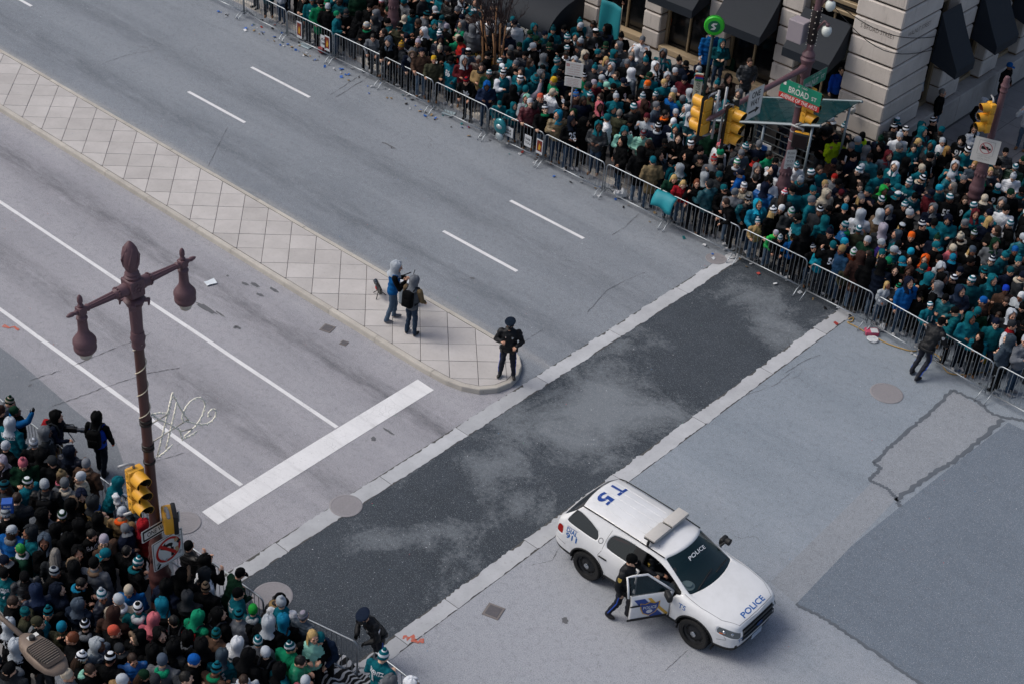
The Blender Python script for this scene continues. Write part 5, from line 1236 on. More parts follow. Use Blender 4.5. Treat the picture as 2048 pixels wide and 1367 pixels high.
# front end
b = MB(); prof_y = [-.56+1.12*k/12 for k in range(13)]
def fx(y, z): 
    h_ = shell_bvh.ray_cast(Vector((4, y, z)), Vector((-1, 0, 0))); return h_[0].x if h_[0] is not None else 2.45
v = []
for z in (.56, .66, .76, .86):
    for y in prof_y: v.append((fx(y*(.92 if z < .6 or z > .8 else 1), z)+.006, y*(.92 if z < .6 else 1), z))
b.add(v, [(i*13+k, i*13+k+1, (i+1)*13+k+1, (i+1)*13+k) for i in range(3) for k in range(12)]); gr = b.build('grille', mat('grille_black', '101113', .5, .2, var=.2), car)
for z in (.60, .70, .80):
    b = MB(); b.tube([(fx(y, z)+.015, y, z) for y in prof_y], .022, 6); b.build('grille_bar', mat('grille_grey', '3a3d40', .4, .4), gr, True)
b = MB(); b.lathe([(.0, .0), (.085, 0), (.09, .008), (.095, .0)], 24, (fx(0, .72)+.04, 0, .72), Matrix.Rotation(math.pi/2, 3, 'Y') @ Matrix.Diagonal((.48, 1.15, 1))); b.build('emblem', [mat('emblem_blue', '23487f', .25, .3, coat=.5)], gr, 'auto')
b = MB(); v = []
for z in (.33, .40, .46):
    for y in prof_y: v.append((fx(y*.9, z)+.008, y*.9, z))
b.add(v, [(i*13+k, i*13+k+1, (i+1)*13+k+1, (i+1)*13+k) for i in range(2) for k in range(12)]); b.build('lower_intake', BPLAST, car)
for s in (-1, 1):
    b = MB(); b.bbox((2.29, s*.66, .47), (.12, .20, .12), .03, rotz(-s*.7)); b.build('fog_light_recess', BPLAST, car, 'auto')
    b = MB(); b.ball((2.26, s*.76, .80), (.05, .05, .05), 10, 6); b.ball((2.12, s*.86, .83), (.045, .04, .045), 10, 6); b.build('headlight_lamp', CHROME, car, True)
    b = MB(); b.bbox((2.10, s*.885, .80), (.14, .03, .035), .01, rotz(-s*.45)); b.build('turn_signal', mat('amber_lens', 'a5521d', .3, coat=.4), car)
b = MB(); b.bbox((2.43, 0, .40), (.02, .36, .13), .005); b.build('number_plate', mat('plate_blue', '9aa7b8', .5), car)
# wipers, far mirror, spotlight
for (y0, y1) in ((-.55, .05), (.1, .66)):
    b = MB(); P_ = [Vector((1.19-.09*k/6, y0+(y1-y0)*k/6, 2)) for k in range(7)]; b.tube([shell_bvh.ray_cast(q, Vector((0, 0, -1)))[0]+Vector((0, 0, .018)) for q in P_], .011, 5); b.build('wiper', BPLAST, car, True)
b = MB(); b.bbox((.70, 1.10, 1.15), (.12, .24, .18), .045, seg=3); b.tube([(.74, .92, 1.07), (.71, 1.0, 1.10)], .03, 8); b.build('mirror', BPLAST, car, 'auto')
b = MB(); b.lathe([(.03, -.07), (.075, -.02), (.08, .06), (.07, .065)], 16, (.86, .99, 1.30), Matrix.Rotation(math.pi/2, 3, 'Y')); b.tube([(.78, .86, 1.22), (.82, .96, 1.27)], .02, 6); b.build('spotlight', BPLAST, car, 'auto')
for (x, s) in ((-.98, -1), (-.98, 1), (.02, 1)):
    b = MB(); h_ = shell_bvh.ray_cast(Vector((x, s*2, .90)), Vector((0, -s, 0)))[0]; b.bbox((x, h_.y+s*.008, .90), (.22, .035, .035), .012); b.build('handle', BPLAST, car, 'auto')
# roof light bar
lb = MB(); lb.bbox((-.12, 0, 1.745), (.26, 1.28, .035), .012); bar = lb.build('light_bar', BPLAST, car, 'auto')
for (y, w) in ((-.325, .60), (.325, .60)):
    lb = MB(); lb.bbox((-.12, y, 1.782), (.28, w, .05), .018, seg=2); lb.build('lens_cover', mat('lightbar_clear', 'b9b5b0', .3, var=.12, vs=14, coat=.3), bar, 'auto')
lb = MB(); lb.bbox((.035, 0, 1.78), (.02, 1.2, .03), .005); lb.build('lens_strip', mat('lightbar_edge', '7e8285', .3, .3, var=.3, vs=30), bar)
for y in (-.62, .62): 
    lb = MB(); lb.tube([(-.12, y, 1.74), (-.12, y*1.04, 1.66), (-.12, y*1.06, 1.60)], .03, 6); lb.build('mount', BPLAST, bar)
# cabin
b = MB(); b.bbox((.85, 0, .93), (.55, 1.62, .28), .08, seg=2); b.bbox((.55, .4, 1.0), (.2, .35, .12), .05); b.build('dashboard', TRIM, car, 'auto')
b = MB(); b.tube([(.42+.05*math.sin(k*.3927), .40+.18*math.cos(k*.3927), 1.02+.17*math.sin(k*.3927)) for k in range(16)], .016, 6, closed=True); b.build('steering_wheel', TRIM, car, True)
for (x, y) in ((-.05, -.42), (-.05, .42), (-1.0, -.35), (-1.0, .35)):
    b = MB(); b.bbox((x, y, .62), (.52, .50, .2), .06, seg=2); b.bbox((x-.28, y, .98), (.16, .48, .66), .06, Matrix.Rotation(-.2, 3, 'Y'), seg=2); b.bbox((x-.36, y, 1.38), (.1, .24, .18), .04, seg=2); b.build('seat', mat('seat_grey', '2a2c2f', .85, var=.15), car, 'auto')
b = MB(); b.bbox((-.3, 0, .40), (3.6, 1.7, .06), .01); b.build('cabin_floor', TRIM, car)
b = MB(); b.bbox((-.5, 0, 1.18), (.03, 1.4, .55), .01); b.build('partition', mat('partition_grey', '3a3c3e', .5, .3), car)
b = MB(); b.tube([(-.46, -.66, 1.40), (-.7, -.70, 1.38), (-1.0, -.72, 1.34)], .03, 6); b.build('red_strap', mat('strap_red', '8f1d22', .6), car, True)
b = MB(); b.lathe([(.14, 1.075), (.15, 1.085), (.10, 1.10), (.09, 1.14), (0, 1.15)], 18, (.92, -.52, 0)); b.build('hat_on_dashboard', mat('hat_pale', '9fb4b8', .7), car, 'auto')
# ------------------------------------------------------------------ people: templates grown from one voxel-merged surface each
PAL = dict(bk='07080a', nv='0e1524', tl='0c5561', tb='126884', dt='0a3d46', dg='0f2c1f', gn='10704e', lm='259a44', lg='9aa1a9', gy='5c6066', dk='26292d', sl='3c4753', wh='c6cad0', cr='a89f90', bn='33231f', tn='8f7753', ol='38392c', rd='8f1a1a', pk='a85a66', co='b8563f', og='c9521c', ye='b08a24', mr='4a1720', li='8d8895', bl='0f4f8f', rb='1239a0', mt='7fb5a6', pu='2b2460', rt='7a3a1c', aq='1585a0', fu='6b5a4a', dn='24405f', db='162236', gd='16202f', kh='6f6149', hv='a9c81f', br='43322a')
SKINS = ['c2947c', 'b5866e', 'cba48c', '7d5340', '54382c', 'bd8f78']
def cloth(code, kind=0):
    nm = f'cloth_{code}_{kind}'
    if nm in MATS: return MATS[nm]
    N = NT(nm); co = N.coord(); oi = N.n('ObjectInfo'); rv = oi.outputs['Random']
    col = srgb(PAL[code]); ge = N.n('NewGeometry'); wp = N.noise(ge.outputs['Position'], 1.7, 1, .5); rv = N.math('ADD', N.math('MULTIPLY', rv, .6), N.math('MULTIPLY', N.math('SUBTRACT', wp, .25), .8))
    a = N.noise(co, 7, 5, .65); k = N.math('ADD', N.math('MULTIPLY', N.math('SUBTRACT', a, .5), .5), N.math('ADD', N.math('MULTIPLY', rv, .7), .65))
    hs = N.n('HueSaturation'); hs.inputs['Color'].default_value = (*col, 1); N.l(k, hs.inputs['Value'])
    N.l(N.math('ADD', N.math('MULTIPLY', rv, .03), .485), hs.inputs['Hue'])
    N.set(col=hs.outputs[0], rough=.5 if kind == 1 else .85, spec=.35 if kind == 1 else .08, sheen=0.0)
    if kind == 1:      # quilted puffer: horizontal stitched ridges
        w = N.n('TexWave'); w.wave_type = 'BANDS'; w.bands_direction = 'Z'; w.inputs['Scale'].default_value = 5.0; w.inputs['Distortion'].default_value = 2.2; w.inputs['Detail'].default_value = 2
        N.l(co, w.inputs['Vector']); N.bump(N.math('ADD', N.math('MULTIPLY', w.outputs['Fac'], .8), N.math('MULTIPLY', N.noise(co, 14, 4), 1.4)), .22, .03)
    elif kind == 2:    # knit
        N.bump(N.noise(N.mapv(co, (60, 60, 18)), 1, 3), .6, .012)
    else: N.bump(N.math('ADD', N.noise(N.mapv(co, (9, 9, 5)), 1, 5, .6, 1.0), N.math('MULTIPLY', N.noise(co, 90, 2), .15)), .75, .035)
    MATS[nm] = N.m; return N.m
def denim(code='dn'):
    return mat('denim_'+code, {'dn': '2b3a4c', 'lb': '48596b', 'bk': '101114', 'gy': '3c3f44', 'kh': '5f523c', 'nv': '10161f', 'lg': '7e848c'}[code], .9, var=.3, vs=5, bump=.5, bs=25, rnd=.15, spec=.1)
SKIN = [mat(f'skin_{i}', c, .55, var=.1, vs=12, spec=.35) for i, c in enumerate(SKINS)]
SHOES = [mat('shoe_black', '0d0d0e', .5, var=.2), mat('shoe_white', 'a9a9ab', .6, var=.1), mat('shoe_tan', '6b4a2c', .7, var=.2), mat('shoe_grey', '6a6a6e', .7, var=.2)]
EYE = mat('eye_dark', '120c0a', .3); LIP = mat('lip', '7a4038', .5)
HAIRC = dict(br='2a1c14', bk='0d0b0a', bd='8a6a3c', rd='5e2f17', gy='6e6a66', gr='1f7a35', db='1b130f', st='a58a5a')
def hairm(c):
    nm = 'hair_'+c
    if nm in MATS: return MATS[nm]
    N = NT(nm); co = N.coord(); n = N.noise(N.mapv(co, (70, 70, 9)), 1, 3, .6)
    N.set(col=N.mix(n, tuple(x*.6 for x in srgb(HAIRC[c])), tuple(min(1, x*1.5) for x in srgb(HAIRC[c]))), rough=.55, spec=.3); N.bump(n, .8, .01); MATS[nm] = N.m; return N.m
# ---- primitives
def caps_mesh(mb, p0, p1, r0, r1, n=12):
    p0, p1 = Vector(p0), Vector(p1); d = p1-p0; L = d.length or 1e-6; R_ = d.to_track_quat('Z', 'Y').to_matrix()
    prof = [(r0*math.sin(a), -r0*math.cos(a)) for a in (0.0, .5, 1.0, 1.4)]+[(r1*math.cos(a), L+r1*math.sin(a)) for a in (.15, .55, 1.05, 1.5708)]
    prof[0] = (0, prof[0][1]); prof[-1] = (0, prof[-1][1]); mb.lathe(prof, n, p0, R_)
def sd_caps(P, p0, p1, r0, r1):
    p0, p1 = np.array(p0), np.array(p1); d = p1-p0; t = np.clip((P-p0) @ d/max(d @ d, 1e-9), 0, 1); return np.linalg.norm(P-(p0+t[:, None]*d), axis=1)-(r0+(r1-r0)*t)
def sd_ell(P, c, r, R_):
    q = (P-np.array(c)) @ np.array(R_); r = np.array(r); return (np.linalg.norm(q/r, axis=1)-1)*r.min()
class Blob:
    def __init__(s): s.p = []
    def cap(s, a, b_, r0, r1, m): s.p.append(('c', a, b_, r0, r1, m)); return s
    def ell(s, c, r, m, R_=None): s.p.append(('e', c, r, R_ or Matrix.Identity(3), 0, m)); return s
    def grow(s, voxel, smooth=3, fold=0.0, seed=0):
        mb = MB()
        for q in s.p:
            if q[0] == 'c': caps_mesh(mb, q[1], q[2], q[3], q[4])
            else: mb.ball(q[1], tuple(q[2]), 16, 10, rot=q[3])
        o = obj('tmp', mb.mesh('tmp', [], recalc=True)); m_ = o.modifiers.new('r', 'REMESH'); m_.mode = 'VOXEL'; m_.voxel_size = voxel
        sm = o.modifiers.new('s', 'SMOOTH'); sm.factor = .5; sm.iterations = smooth
        bpy.context.view_layer.update(); me = bpy.data.meshes.new_from_object(o.evaluated_get(bpy.context.evaluated_depsgraph_get())); bpy.data.objects.remove(o)
        n = len(me.vertices); P = np.empty(n*3); me.vertices.foreach_get('co', P); P = P.reshape(-1, 3)
        nf = len(me.polygons); F = [tuple(p.vertices) for p in me.polygons]
        Cc = np.empty(nf*3); me.polygons.foreach_get('center', Cc); Cc = Cc.reshape(-1, 3)
        D = np.stack([sd_caps(Cc, q[1], q[2], q[3], q[4]) if q[0] == 'c' else sd_ell(Cc, q[1], q[2], q[3]) for q in s.p], 1)
        mi = np.array([q[5] for q in s.p])[D.argmin(1)]
        if fold:
            Nn = np.empty(n*3); me.vertices.foreach_get('normal', Nn); Nn = Nn.reshape(-1, 3); r = np.random.default_rng(seed); d = np.zeros(n)
            for k in range(9):
                w = r.normal(size=3); w /= np.linalg.norm(w); w *= r.uniform(22, 60); w[2] *= 1.3; d += np.sin(P @ w+r.uniform(0, 6.28)+1.5*np.sin(P @ r.normal(size=3)*9))*r.uniform(.3, 1)
            d = np.where(P[:, 2] < 1.47, d, 0); P = P+Nn*(d*fold)[:, None]
        bpy.data.meshes.remove(me); return P, F, mi
# slots: 0 jacket 1 trousers 2 skin 3 shoes 4 hands 5 sleeves 6 eyes 7 lips
def head_geo(voxel):
    B = Blob()
    B.ell((-.008, 0, .022), (.098, .079, .104), 2).ell((.03, 0, -.045), (.066, .058, .08), 2).ell((.066, 0, -.098), (.028, .03, .026), 2)
    B.cap((.096, 0, .012), (.116, 0, -.028), .010, .0155, 2).ell((.078, .032, .022), (.026, .03, .014), 2).ell((.078, -.032, .022), (.026, .03, .014), 2)
    B.ell((.06, .048, -.03), (.03, .022, .03), 2).ell((.06, -.048, -.03), (.03, .022, .03), 2).ell((.091, 0, -.068), (.012, .026, .012), 7)
    for s in (-1, 1): B.ell((-.004, s*.082, -.012), (.02, .011, .033), 2)
    B.cap((-.02, 0, -.05), (-.03, 0, -.18), .053, .056, 2)
    P, F, mi = B.grow(voxel, 2)
    mb = MB(); mb.v = [tuple(q) for q in P]; mb.f = F; mb.m = list(mi)
    for s in (-1, 1):
        mb.ball((.0895, s*.032, .002), (.010, .015, .0085), 8, 5, 6); mb.ball((.103, s*.033, .031), (.006, .021, .0055), 8, 4, 6)
    return mb
def hand_geo(curl=.5):
    """left hand: wrist at origin, fingers along +x, palm facing -z, thumb at -y ... mirrored for the right"""
    mb = MB(); mb.ball((.05, 0, 0), (.055, .042, .018), 10, 6); caps_mesh(mb, (-.03, 0, 0), (.02, 0, 0), .026, .03, 8)
    for k, (y, L, x0) in enumerate(((-.03, .070, .085), (-.010, .080, .094), (.011, .074, .092), (.031, .058, .082))):
        p = Vector((x0, y, 0)); a = .15; pts = [Vector((x0-.03, y*.8, 0)), p]
        for j, f in enumerate((.45, .32, .23)):
            a += curl*(.7, 1.0, .7)[j]; p = p+Vector((math.cos(a), 0, -math.sin(a)))*L*f; pts.append(p.copy())
        mb.tube(pts, [.0105, .0105, .0098, .0088, .006], 6)
    mb.tube([(.015, -.03, 0), (.04, -.055, -.008), (.065, -.066, -.018), (.09, -.060, -.03)], [.014, .0125, .011, .007], 6)
    return mb
def frame(x, up):
    x = Vector(x).normalized(); z = (Vector(up)-x*Vector(up).dot(x)).normalized(); y = z.cross(x); return Matrix((x, y, z)).transposed()
HEADS = {}
def body_template(name, pose, voxel=.024, hv=.0085, bulk=1.0, coat=.86, seed=0, hand_curl=.6):
    if hv not in HEADS: HEADS[hv] = head_geo(hv)
    B = Blob(); lean = pose.get('lean', 0); tw = pose.get('twist', 0); dz = pose.get('drop', 0)
    piv = Vector((0, 0, .93)); T = Matrix.Translation(piv+Vector((0, 0, dz))) @ Matrix.Rotation(tw, 4, 'Z') @ Matrix.Rotation(lean, 4, 'Y') @ Matrix.Translation(-piv)
    R3 = T.to_3x3(); t = lambda p: T @ Vector(p); k = bulk
    B.ell(t((0, 0, 1.27)), (.148*k, .212*k, .24), 0, R3).ell(t((.012, 0, 1.08)), (.15*k, .195*k, .20), 0, R3).ell(t((0, 0, 1.40)), (.10*k, .20, .08), 0, R3)
    B.ell(Vector((0, 0, .92+dz)), (.15*k, .192*k, .15), 0); B.cap(t((-.02, 0, 1.40)), t((-.01, 0, 1.485)), .085, .075, 0)
    if coat < .8: B.cap(Vector((0, .04, .9+dz)), Vector((0.01, .05, coat+dz)), .135*k, .14*k, 0); B.cap(Vector((0, -.04, .9+dz)), Vector((0.01, -.05, coat+dz)), .135*k, .14*k, 0)
    legs = pose.get('legs') or [((.015, .105, .50), (-.01, .115, .09)), ((.015, -.105, .50), (-.01, -.115, .09))]
    for i, (kn, an) in enumerate(legs):
        s = (1, -1)[i]; hip = Vector((0, s*.085, .90+dz)); kn, an = Vector(kn), Vector(an)
        B.cap(hip, kn, .098, .074, 1).cap(kn, an, .073, .058, 1)
        fd = Vector(pose.get('feet', ((1, .15, 0), (1, -.15, 0)))[i]).normalized(); B.ell(an+fd*.065+Vector((0, 0, -.045)), (.135, .049, .045), 3, frame(fd, (0, 0, 1)))
        B.cap(an+Vector((0, 0, .02)), an+Vector((0, 0, -.05)), .05, .045, 3)
    hands = []
    for i, (ua, fa) in enumerate((pose['la'], pose['ra'])):
        s = (1, -1)[i]; S = t((-.01, s*.205*min(k, 1.08), 1.395)); E = S+(R3 @ Vector(ua).normalized())*.285; Wr = E+(R3 @ Vector(fa).normalized())*.245
        B.ell(S, (.082*k, .08*k, .078*k), 5).cap(S, E, .078*k, .066*k, 5).cap(E, Wr, .066*k, .05*k, 5)
        hands.append((Wr, (Wr-E).normalized(), s))
    P, F, mi = B.grow(voxel, 3, pose.get('fold', .0042)*(1.2 if k > 1.05 else 1), seed)
    mb = MB(); mb.v = [tuple(q) for q in P]; mb.f = F; mb.m = list(mi)
    for (Wr, d, s) in hands:
        h = hand_geo(hand_curl); up = pose.get('palm', {}).get(s, None) or (Vector((0, s, 0)) if abs(d.z) > .6 else Vector((0, 0, 1)))
        Fm = frame(d, up); vs = [Wr-d*.01+Fm @ Vector((q[0], q[1]*s, q[2])) for q in h.v]; mb.add(vs, h.f if s > 0 else [tuple(reversed(f)) for f in h.f], 4)
    hy, hp = pose.get('head', (0, 0)); neck = t((-.01, 0, 1.49)); HR = (T.to_3x3() if pose.get('stiff') else Matrix.Rotation(tw, 3, 'Z') @ Matrix.Rotation(lean*.45, 3, 'Y')) @ Matrix.Rotation(hy, 3, 'Z') @ Matrix.Rotation(hp, 3, 'Y')
    hc = neck+HR @ Vector((.03, 0, .14)); Hm = Matrix.Translation(hc) @ HR.to_4x4() @ Matrix.Scale(1.09, 4); hg = HEADS[hv]
    mb.add([Hm @ Vector(q) for q in hg.v], hg.f); mb.m[-len(hg.f):] = hg.m
    sm = mb.mesh(name, [None]*8 if False else [SKIN[0]]*8, True)
    return dict(me=sm, head=Hm, torso=T, mb=mb, bvh=None, bulk=k)
D_ = (0, 0, -1)
POSES = {
 0: dict(la=((.05, .18, -1), (.15, .05, -1)), ra=((.0, -.2, -1), (.25, -.05, -1))),
 1: dict(la=((-.15, .35, -1), (.75, -.35, -.75)), ra=((-.15, -.35, -1), (.75, .35, -.75)), head=(.25, .12)),          # hands in pockets
 2: dict(la=((.1, .3, -1), (1, -.75, .15)), ra=((.1, -.3, -1), (1, .75, .2)), head=(-.1, .38)),                          # hands together, looking down
 3: dict(la=((.55, .45, -.8), (.35, -.35, 1)), ra=((.55, -.45, -.8), (.35, .35, 1)), head=(0, -.05)),                    # hands raised to the face
 4: dict(lean=.42, la=((.55, .35, -.9), (1, -.55, -.15)), ra=((.55, -.35, -.9), (1, .55, -.15)), head=(.1, .15)),         # leaning on a rail
 5: dict(la=((.0, .25, -1), (.5, -.2, -.8)), ra=((.6, -.55, .55), (.5, -.1, 1)), head=(-.2, -.2)),                        # one arm up
 6: dict(la=((-.1, .3, -1), (.7, -.4, -.7)), ra=((.05, -.2, -1), (.3, 0, -1)), head=(.85, .05), twist=.2),                 # turned left
 7: dict(la=((.05, .2, -1), (.3, 0, -1)), ra=((.2, -.3, -1), (.9, .5, .5)), head=(-.85, .05), twist=-.2),                  # turned right, drinking
 8: dict(la=((.1, .32, -1), (.9, -.95, .0)), ra=((.12, -.32, -1), (.85, .95, .05)), head=(.35, .0)),                       # arms folded
 9: dict(lean=.12, la=((.2, .25, -1), (1, -.1, .05)), ra=((.2, -.25, -1), (1, .1, .1)), head=(.05, -.28)),                 # hands on the rail, looking up
}
TPL = {}
for i, p in POSES.items():
    TPL[i] = body_template(f'person_pose', p, .026, .0095, 1.06 if i % 2 == 0 else 1.17, .86 if i not in (1, 6) else .68, i)
# ---- headwear and other worn things, in the head frame
def dome(prof, n=20, sx=1.1, sy=.93, tilt=0.0, off=(-.008, 0, 0), mis=None):
    mb = MB(); v = []; f = []; m = []
    for (r, z) in prof:
        for k in range(n): a = 2*math.pi*k/n; v.append(Matrix.Rotation(tilt, 3, 'Y') @ Vector((r*sx*math.cos(a), r*sy*math.sin(a), z))+Vector(off))
    for i in range(len(prof)-1):
        for k in range(n): f.append((i*n+k, i*n+(k+1) % n, (i+1)*n+(k+1) % n, (i+1)*n+k)); m.append(mis[i] if mis else 0)
    mb.add(v, f); mb.m = m; return mb
WEAR = {}
_m0 = [SKIN[0]]*3
WEAR['b'] = dome([(.088, -.012), (.0935, -.005), (.0965, .02), (.0965, .045), (.094, .052), (.093, .056), (.093, .075), (.087, .098), (.073, .120), (.05, .135), (.025, .143), (0, .145)], tilt=-.16, mis=[0, 0, 0, 0, 1, 1, 1, 2, 2, 1, 1]).mesh('beanie', _m0, True)
WEAR['B'] = dome([(.088, -.012), (.0935, -.005), (.0955, .02), (.096, .05), (.095, .08), (.09, .105), (.075, .13), (.05, .15), (.025, .158), (0, .16)], tilt=-.28, mis=[0, 0, 1, 1, 0, 0, 1, 1, 0]).mesh('beanie', _m0, True)
mb = MB(); r_ = random.Random(3)
mb.ball((0, 0, 0), .036, 14, 9); mb.v = [tuple(Vector(q)*(1+r_.uniform(-.12, .12))) for q in mb.v]; WEAR['pom'] = mb.mesh('pom_pom', _m0, True)
def hood_mesh(big=1.0, vis=1.0):
    prof = [(.158, -.225, 10), (.140, -.19, 12), (.116, -.155, 16), (.106, -.11, 36), (.112, -.06, 55), (.120, -.01, 58), (.122, .035, 55), (.119, .07, 47), (.110, .10, 34), (.092, .124, 18), (.066, .140, 8), (.036, .148, 3), (.014, .150, 1), (.002, .150, 0)]
    mb = MB(); n = 22; v = []; f = []
    for (r, z, a0) in prof:
        for k in range(n+1):
            a = math.radians(a0+(360-2*a0)*k/n); bk_ = max(0.0, -math.cos(a)); wr = 1+(.05*math.sin(9*a+z*60)+.04*math.sin(5*a-z*90))*(1.2 if z < -.08 else .35); v.append((-.028+r*big*1.12*math.cos(a)*wr-.022*bk_**6*max(0, 1-abs(z-.06)/.12), r*big*.98*math.sin(a)*wr*(1-.04*bk_**8), z*big+.008*math.sin(5*a+z*30)))
    m = n+1
    for i in range(len(prof)-1):
        for k in range(n): f.append((i*m+k, i*m+k+1, (i+1)*m+k+1, (i+1)*m+k))
    k0 = len(v); v += [(-.028+(q[0]+.028)*.93, q[1]*.93, q[2]*.965) for q in v]; f += [tuple(reversed([i+k0 for i in q])) for q in f]
    for i in range(len(prof)-1): f += [(i*m, (i+1)*m, (i+1)*m+k0, i*m+k0), (i*m+n, i*m+n+k0, (i+1)*m+n+k0, (i+1)*m+n)]
    mb.add(v, f); return mb.mesh('hood', _m0, True)
WEAR['h'] = hood_mesh()
mb = dome([(.096, .005), (.0985, .03), (.097, .065), (.088, .10), (.066, .125), (.035, .137), (0, .14)], tilt=-.08, mis=[0, 0, 0, 1, 1, 1]); v = []; n = 14
for i, (rr, zz) in enumerate(((.10, .018), (.135, .012), (.165, .0), (.178, -.008))):
    for k in range(n+1):
        a = math.radians(-62+124*k/n); v.append((-.008+rr*1.06*math.cos(a*(1-.1*i)), rr*.80*math.sin(a)*(1-.04*i), zz-.02*abs(math.sin(a))))
f = [(i*(n+1)+k, i*(n+1)+k+1, (i+1)*(n+1)+k+1, (i+1)*(n+1)+k) for i in range(3) for k in range(n)]; mb.add(v, f, 2); WEAR['c'] = mb.mesh('cap', _m0, True)
def hair_mesh(long=0, name='hair', seed=1):
    mb = MB(); mb.ball((-.016, 0, .028), (.104, .089, .112), 22, 14); r = random.Random(seed); v = []
    for q in mb.v: 
        k = 1+.035*math.sin(q[1]*90+q[2]*40)+.02*r.uniform(-1, 1); v.append(((q[0]+.016)*k-.016, q[1]*k, (q[2]-.028)*k+.028))
    keep = []
    for f in mb.f:
        c = sum((Vector(v[i]) for i in f), Vector())/len(f)
        if c.x > .062 and c.z < .075: continue
        if c.x > .02 and c.z < .0 and abs(c.y) > .05: continue
        if c.z < -.055: continue
        keep.append(f)
    mb.v = v; mb.f = keep; mb.m = [0]*len(keep)
    if long:
        prof = [(.090, .03), (.10, -.04), (.105, -.10), (.112, -.17), (.115, -.24), (.09, -.30 if long == 1 else -.36), (.04, -.33 if long == 1 else -.40)]; n = 26; vv = []; ff = []
        for (rr, z) in prof:
            for k in range(n+1):
                a = math.radians(68+224*k/n); q = 1+.07*math.sin(a*13+z*18)+.03*r.uniform(-1, 1); vv.append((-.02+rr*1.0*math.cos(a)*q, rr*.98*math.sin(a)*q, z+.01*math.sin(a*9)))
        for i in range(len(prof)-1):
            for k in range(n): ff.append((i*(n+1)+k, i*(n+1)+k+1, (i+1)*(n+1)+k+1, (i+1)*(n+1)+k))
        mb.add(vv, ff)
    return mb.mesh(name, _m0, True)
WEAR['s'] = hair_mesh(0); WEAR['l'] = hair_mesh(1, seed=2); WEAR['L'] = hair_mesh(2, seed=4)
mb = dome([(.092, .0), (.096, .02), (.096, .06), (.088, .095), (.06, .118), (0, .125)], mis=[0]*5); v = []
for i, (rr, zz) in enumerate(((.094, .02), (.125, .0), (.15, -.02))):
    for k in range(20): a = 2*math.pi*k/20; v.append((-.008+rr*1.08*math.cos(a), rr*.95*math.sin(a), zz))
mb.add(v, [(i*20+k, i*20+(k+1) % 20, (i+1)*20+(k+1) % 20, (i+1)*20+k) for i in range(2) for k in range(20)]); WEAR['k'] = mb.mesh('bucket_hat', _m0, True)
def torus(R0, r0, n=26, m=8, sq=(1, 1), nz=.0, seed=1, arc_=None):
    mb = MB(); rr = random.Random(seed); v = []; f = []
    for i in range(n):
        a = 2*math.pi*i/n
        for k in range(m):
            w = 2*math.pi*k/m; q = r0*(1+rr.uniform(-nz, nz)); v.append(((R0+q*math.cos(w))*math.cos(a)*sq[0], (R0+q*math.cos(w))*math.sin(a)*sq[1], q*math.sin(w)))
    for i in range(n):
        for k in range(m): f.append((i*m+k, ((i+1) % n)*m+k, ((i+1) % n)*m+(k+1) % m, i*m+(k+1) % m))
    mb.add(v, f); return mb
mb = torus(.108, .032, 40, 10, (1.15, .92), .28); mb.v = [(q[2]*1+.062-.25*max(0, -q[0]), q[1], q[0]+.02) for q in mb.v]; WEAR['fur'] = mb.mesh('fur_trim', _m0, True)
mb = torus(.082, .040, 26, 10, (1.1, 1.05), .10); mb.v = [(q[0]-.02, q[1], q[2]-.165+.02*q[0]*5) for q in mb.v]; WEAR['sc'] = mb.mesh('scarf', _m0, True)
# torso frame
mb = MB(); mb.ball((-.115, 0, 1.425), (.065, .125, .075), 16, 10); mb.ball((-.06, .09, 1.46), (.07, .05, .05), 10, 7); mb.ball((-.06, -.09, 1.46), (.07, .05, .05), 10, 7); WEAR['hd'] = mb.mesh('hood_down', _m0, True)
mb = MB(); mb.bbox((-.235, 0, 1.20), (.17, .31, .46), .06, seg=3); mb.bbox((-.325, 0, 1.12), (.06, .24, .22), .025, seg=2)
for s in (-1, 1): mb.tube([(-.17, s*.10, 1.42), (-.06, s*.115, 1.505), (.06, s*.13, 1.46), (.13, s*.15, 1.30), (.08, s*.19, 1.08), (-.12, s*.16, 1.02)], .022, 6, mi=1)
mb.tube([(-.20, -.05, 1.43), (-.22, 0, 1.46), (-.20, .05, 1.43)], .012, 6, mi=1); WEAR['bp'] = mb.mesh('backpack', _m0, 'auto')
mb = dome([(.097, .0), (.098, .035), (.10, .055), (.135, .095), (.138, .102), (.128, .112), (.06, .122), (0, .124)], n=16, tilt=.04, off=(-.004, 0, .012), mis=[1, 1, 0, 0, 0, 0, 0]); v = []; n = 12
for i, (rr, zz) in enumerate(((.098, .022), (.125, .005), (.145, -.018))):
    for k in range(n+1): a = math.radians(-58+116*k/n); v.append((rr*1.05*math.cos(a), rr*.82*math.sin(a), zz-.015*abs(math.sin(a))))
mb.add(v, [(i*(n+1)+k, i*(n+1)+k+1, (i+1)*(n+1)+k+1, (i+1)*(n+1)+k) for i in range(2) for k in range(n)], 1); mb.ball((.118, 0, .075), (.01, .022, .028), 8, 5, 2); WEAR['P'] = mb.mesh('peaked_cap', _m0, 'auto')
NAMES = dict(b='beanie', B='beanie', h='hood', c='cap', s='hair', l='hair', L='hair', k='bucket_hat', fur='fur_trim', sc='scarf', hd='hood_down', bp='backpack', P='peaked_cap', pom='pom_pom')
def link_mats(o, mats):
    for i, m_ in enumerate(mats):
        o.material_slots[i].link = 'OBJECT'; o.material_slots[i].material = m_
def wear(kind, parent, M4, mats):
    o = bpy.data.objects.new(NAMES[kind], WEAR[kind]); COL.objects.link(o); o.parent = parent; o.matrix_local = M4
    link_mats(o, (list(mats)+[mats[-1]]*3)[:3]); return o
_nb = {}
